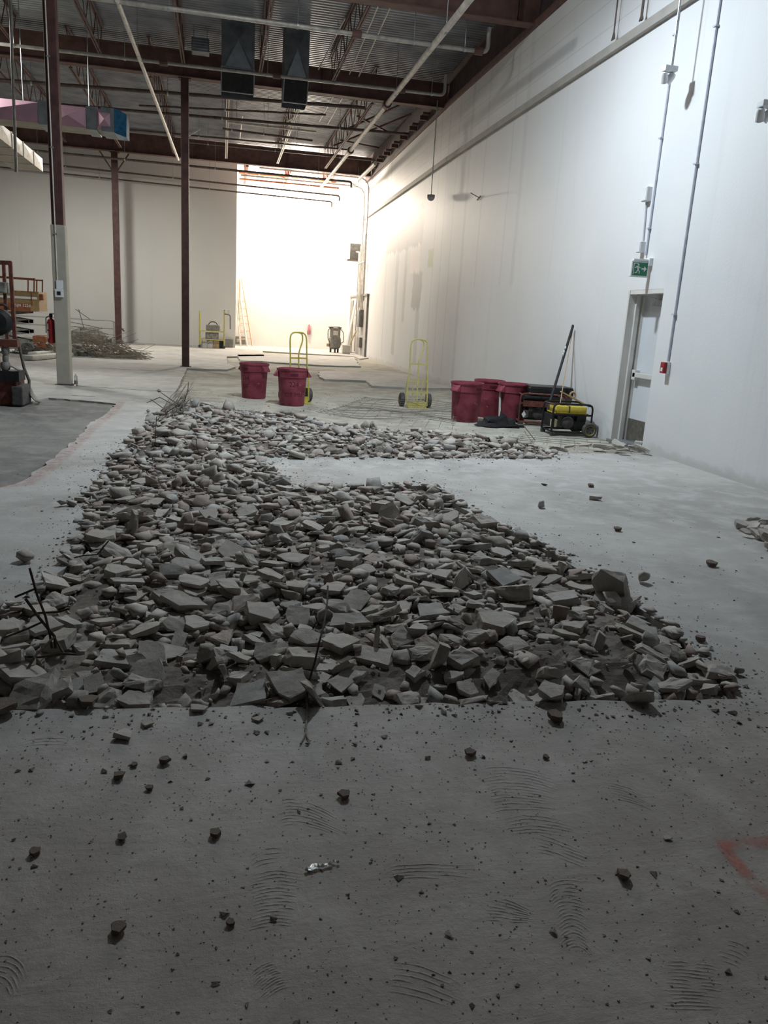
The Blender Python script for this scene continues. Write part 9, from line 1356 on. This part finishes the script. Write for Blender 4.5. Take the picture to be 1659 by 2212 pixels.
for k, (px, s, m, nm, lab) in enumerate((((441, 752), .3, 'dustwhite', 'white_sack', 'white crumpled sack on the floor under the scaffold, left'), ((455, 751), .28, 'dustwhite', 'white_sack', 'white crumpled sack on the floor under the scaffold, middle'))):
    p = fl(*px); o2 = thing(nm, (p.x, Y+.2, 0), lab, 'sack'); MB().lathe([(s*.5, 0), (s*.55, .12), (s*.45, .3), (s*.2, .42), (0, .44)], n=14, sy=.7).build('sack', M[m], o2, smooth=True)
for px, w2, h2, m, nm, lab, cat in (((468, 751), .26, .32, 'wood', 'cardboard_box', 'brown cardboard box under the scaffold', 'box'), ((478, 752), .2, .3, 'black', 'black_box', 'black box under the right end of the scaffold', 'box'), ((495, 751), .34, .34, 'grey', 'dark_toolbox', 'dark toolbox on the floor right of the scaffold', 'toolbox')):
    p = fl(*px); o2 = thing(nm, (p.x, p.y+.15 if w2 > .3 else Y+.25, 0), lab, cat); MB().bb((-w2/2, -.14, 0), (w2/2, .14, h2)).build('body', M[m], o2, bevel=.015); MB().bb((-w2/2-.01, -.15, h2), (w2/2+.01, .15, h2+.03)).build('lid', M[m], o2)
# ladder and box at the recess corner
Y = 39.3
def ladder(xb0, xb1, xt, zt, y, m, lab, nr=9):
    o = thing('step_ladder', ((xb0+xb1)/2, y, 0), lab, 'ladder'); c = o.location.x; a0, a1, at_ = xb0-c, xb1-c, xt-c
    for s, xb in ((-1, a0), (1, a1)): MB().bar((xb, 0, 0), (at_+s*.1, .35, zt), .07, .05).build('side_rail', M[m], o)
    for k in range(1, nr): t = k/nr; MB().bar((a0+(at_-.1-a0)*t, .35*t, zt*t), (a1+(at_+.1-a1)*t, .35*t, zt*t), .05, .03).build('rung', M[m], o)
    MB().bar((a0+.0, .7, 0), (at_, .4, zt), .05, .04).build('rear_leg', M[m], o)
ladder(wy(531, 745, Y).x-.25, wy(543, 745, Y).x+.05, wy(518, 600, Y).x, 3.15, Y, 'orangewood', 'tall orange ladder leaning in the corner of the bright recess')
ladder(wy(520, 745, 38.6).x, wy(534, 745, 38.6).x, wy(515, 645, 38.6).x, 2.25, 38.6, 'dustwhite', 'shorter whitish ladder in front of the orange one', 7)
o = thing('brown_crate', tuple(fl(519, 744)+Vector((.0, -.75, 0))), 'dark brown crate on the floor at the foot of the ladders', 'crate'); MB().bb((-.3, -.15, .04), (.3, .15, .42)).build('body', M['grey'], o, bevel=.01); MB().bb((-.2, -.156, .15), (-.08, -.15, .3)).build('label', M['dustwhite'], o)
# ------------------------------------------------------------------ compressor and far right corner
p = fl(724, 762); o = thing('air_compressor', (p.x, p.y+.3, 0), 'dusty grey upright air compressor near the far wall', 'compressor')
MB().lathe([(.0, .14), (.16, .16), (.27, .24), (.29, .35), (.29, .62), (.25, .7)], n=28).build('tank', M['grey'], o, smooth=True)
MB().lathe([(.25, .6), (.25, 1.05), (.27, 1.12), (.20, 1.2), (0, 1.22)], n=24).build('motor_cover', M['grey'], o, smooth=True, label='dusty motor cover')
MB().bb((-.30, -.22, 1.12), (.28, .2, 1.17)).build('top_plate', M['rubber'], o, bevel=.02)
for k in range(3): a = k*2*PI/3+.5; MB().bb((.2*math.cos(a)-.04, .2*math.sin(a)-.04, 0), (.2*math.cos(a)+.04, .2*math.sin(a)+.04, .24)).build('foot', M['rubber'], o)
MB().bb((-.12, -.30, .8), (.1, -.24, 1.0)).build('nameplate', M['dustwhite'], o, bevel=.01)
MB().tube(round_path([(-.2, -.1, 1.15), (-.36, -.12, 1.0), (-.34, -.12, .6), (-.24, -.1, .45)], .12), .018, 6).build('hose', M['rubber'], o, smooth=True)
MB().tube(round_path([(.2, -.1, 1.12), (.38, -.12, .95), (.40, -.12, .5), (.28, -.1, .45)], .12), .018, 6).build('hose', M['rubber'], o, smooth=True)
MB().lathe([(.0, -.06), (.08, -.05), (.08, .05), (0, .06)], (-.34, -.1, .34), 12, Matrix.Rotation(PI/2, 3, 'Y')).build('filter', M['wood'], o, smooth=True)
MB().tube(round_path([(.25, -.1, .45), (.6, -.1, .05), (1.2, -.1, .02), (1.7, .4, .02)], .2), .016, 6).build('power_lead', M['rubber'], o, smooth=True)
o = thing('white_bin', tuple(fl(749, 765)+Vector((.0, .3, 0))), 'pale rectangular tub on the floor right of the compressor', 'tub'); MB().bb((-.18, -.15, 0), (.18, .15, .38)).bb((-.2, -.17, .36), (.2, .17, .4)).build('tub', M['dustwhite'], o, bevel=.01)
# grey sheeted doorway low on the far end of the right wall
d2 = bpy.data.objects.new('door_2', None); COL.objects.link(d2); struct_(d2)
def F(y, z, off=.02): return (XR(y)-off, y, z)
def panel(y0, y1, z0, z1, off, th, nm, m):
    MB().add([(XR(y0)-off, y0, z0), (XR(y1)-off, y1, z0), (XR(y1)-off, y1, z1), (XR(y0)-off, y0, z1), (XR(y0)-off+th, y0, z0), (XR(y1)-off+th, y1, z0), (XR(y1)-off+th, y1, z1), (XR(y0)-off+th, y0, z1)], [(0, 1, 2, 3), (4, 5, 6, 7), (0, 1, 5, 4), (1, 2, 6, 5), (2, 3, 7, 6), (3, 0, 4, 7)]).build(nm, M[m], d2)
panel(34.1, 38.9, 0, 2.6, .06, .06, 'door_panel', 'panelgrey'); panel(34.03, 34.1, 0, 2.68, .08, .08, 'door_frame', 'grey'); panel(38.9, 39.05, 0, 2.68, .10, .10, 'door_frame', 'greybeige'); panel(33.95, 39.05, 2.6, 2.68, .11, .11, 'door_frame', 'grey'); panel(38.0, 38.7, 0, 2.45, .09, .03, 'door_recess', 'grey')
x_ = XR(36)
o = thing('electrical_cabinet', (x_-.06, 35.3, 1.25), 'dark grey electrical cabinet on the grey panelling in the far right corner', 'electrical box'); MB().bb((-.18, -.35, 0), (0, .35, .75)).build('housing', M['grey'], o, bevel=.01); MB().bb((-.2, -.3, .05), (-.18, .3, .7)).build('door', M['dgalv'], o)
o = thing('electrical_cabinet', (x_-.06, 36.3, 1.35), 'small pale electrical box left of the dark cabinet', 'electrical box'); MB().bb((-.16, -.2, 0), (0, .2, .35)).build('cabinet', M['dustwhite'], o, bevel=.01)
o = thing('electrical_cabinet', (x_-.06, 35.2, .35), 'lower dark electrical box near the floor in the far right corner', 'electrical box'); MB().bb((-.15, -.3, 0), (0, .3, .45)).build('cabinet', M['grey'], o, bevel=.01)
for k, y in enumerate((35.0, 35.4, 36.2, 36.7)):
    zz = (2.0, 2.0, 1.7, .1)[k]; tag(MB().tube([(XR(y)-.12, y, zz), (XR(y)-.12, y, 5.2-.2*k)], .03, 8).build('wall_conduit', M['palepipe']), 'upright conduit rising from the electrical boxes in the far right corner', 'conduit', 'conduits rising from the electrical boxes')
tag(MB().bar((XR(35)-.16, 34.7, 4.05), (XR(37)-.16, 37.2, 4.05), .04, .04).build('conduit_strut', M['panelgrey']), 'short horizontal strut holding the conduits on the far right wall', 'strut')
tag(MB().bar(wy(746, 762, 36.2), wy(769, 648, 36.7), .10, .05).build('leaning_board', M['white']), 'long white board leaning in the far right corner', 'board')
o = thing('yellow_cable', (XR(36.6)-.2, 36.6, .3), 'pale cable drooping from the electrical boxes to the floor', 'cable'); MB().tube(round_path([(.05, -.4, .75), (-.05, 0, .4), (-.2, .1, -.1), (-.35, .1, -.28)], .2), .035, 8).build('lead', M['cream'], o, smooth=True)
o = thing('wall_extinguisher', (4.32, 40.14, .68), 'small pinkish extinguisher hanging on the bright far wall', 'fire extinguisher'); MB().lathe([(.07, 0), (.09, .03), (.09, .42), (.05, .5), (.03, .56)], n=16).build('cylinder', M['scuff'], o, smooth=True); MB().bb((-.1, -.04, .2), (.1, 0, .62)).build('wall_plate', M['white'], o)
# thin dark saw cuts in the slabs at left
def saw(a, b, lab):
    A, B = fl(*a, .001), fl(*b, .001); tag(MB().bar(A, B, .02, .003).build('saw_cut', M['rubber']), lab, 'cut')
saw((95, 829), (372, 847), 'long dark saw cut across the slab at the foot of the two-tone column'); saw((155, 854), (205, 857), 'short dark saw cut in the slab before the bottle'); saw((215, 795), (330, 801), 'faint saw cut in the slab left of the middle column')
# ------------------------------------------------------------------ light
def light(kind, name, loc, power, col, size=.2, spot=None, blend=1., tgt=None):
    l = bpy.data.lights.new(name, kind); l.energy = power; l.color = col; l.shadow_soft_size = size
    if kind == 'SPOT': l.spot_size = spot; l.spot_blend = blend
    o = bpy.data.objects.new(name, l); COL.objects.link(o); o.location = loc
    if tgt: o.rotation_euler = (Vector(tgt)-Vector(loc)).to_track_quat('-Z', 'Y').to_euler()
    return o
def down_lamp(name, loc, power, col, size=.5):
    l = bpy.data.lights.new(name, 'AREA'); l.shape = 'DISK'; l.size = size; l.energy = power; l.color = col
    o = bpy.data.objects.new(name, l); COL.objects.link(o); o.location = loc; return o
down_lamp('high_bay_lamp', (2.45, 10.5, 7.0), 475, (.80, .91, 1.), .35)
light('POINT', 'high_bay_fill', (2.55, 10.7, 7.0), 85, (.84, .9, 1.), .15)  # added fill point, brightens the roof and upper wall
down_lamp('left_bay_lamp', (-6., 20, 7.2), 340, (.97, 1., .93), .6)
down_lamp('left_far_lamp', (-5., 29.5, 7.2), 500, (1., .99, .92), .6)
light('POINT', 'middle_lamp', (.45, 12.5, 7.9), 160, (.95, 1., .94), .06)
light('POINT', 'recess_lamp', (3.5, 38.3, 6.9), 3000, (1., .88, .73), .25)
w = bpy.data.worlds.new('world'); sc.world = w; w.use_nodes = True
w.node_tree.nodes['Background'].inputs[0].default_value = (.88, .82, .80, 1); w.node_tree.nodes['Background'].inputs[1].default_value = .035
sc.view_settings.view_transform = 'Standard'; sc.view_settings.look = 'None'; sc.view_settings.exposure = 0; sc.view_settings.gamma = 1
try: sc.view_settings.use_curve_mapping = False
except Exception: pass
for me in LO: bpy.data.meshes.remove(me)
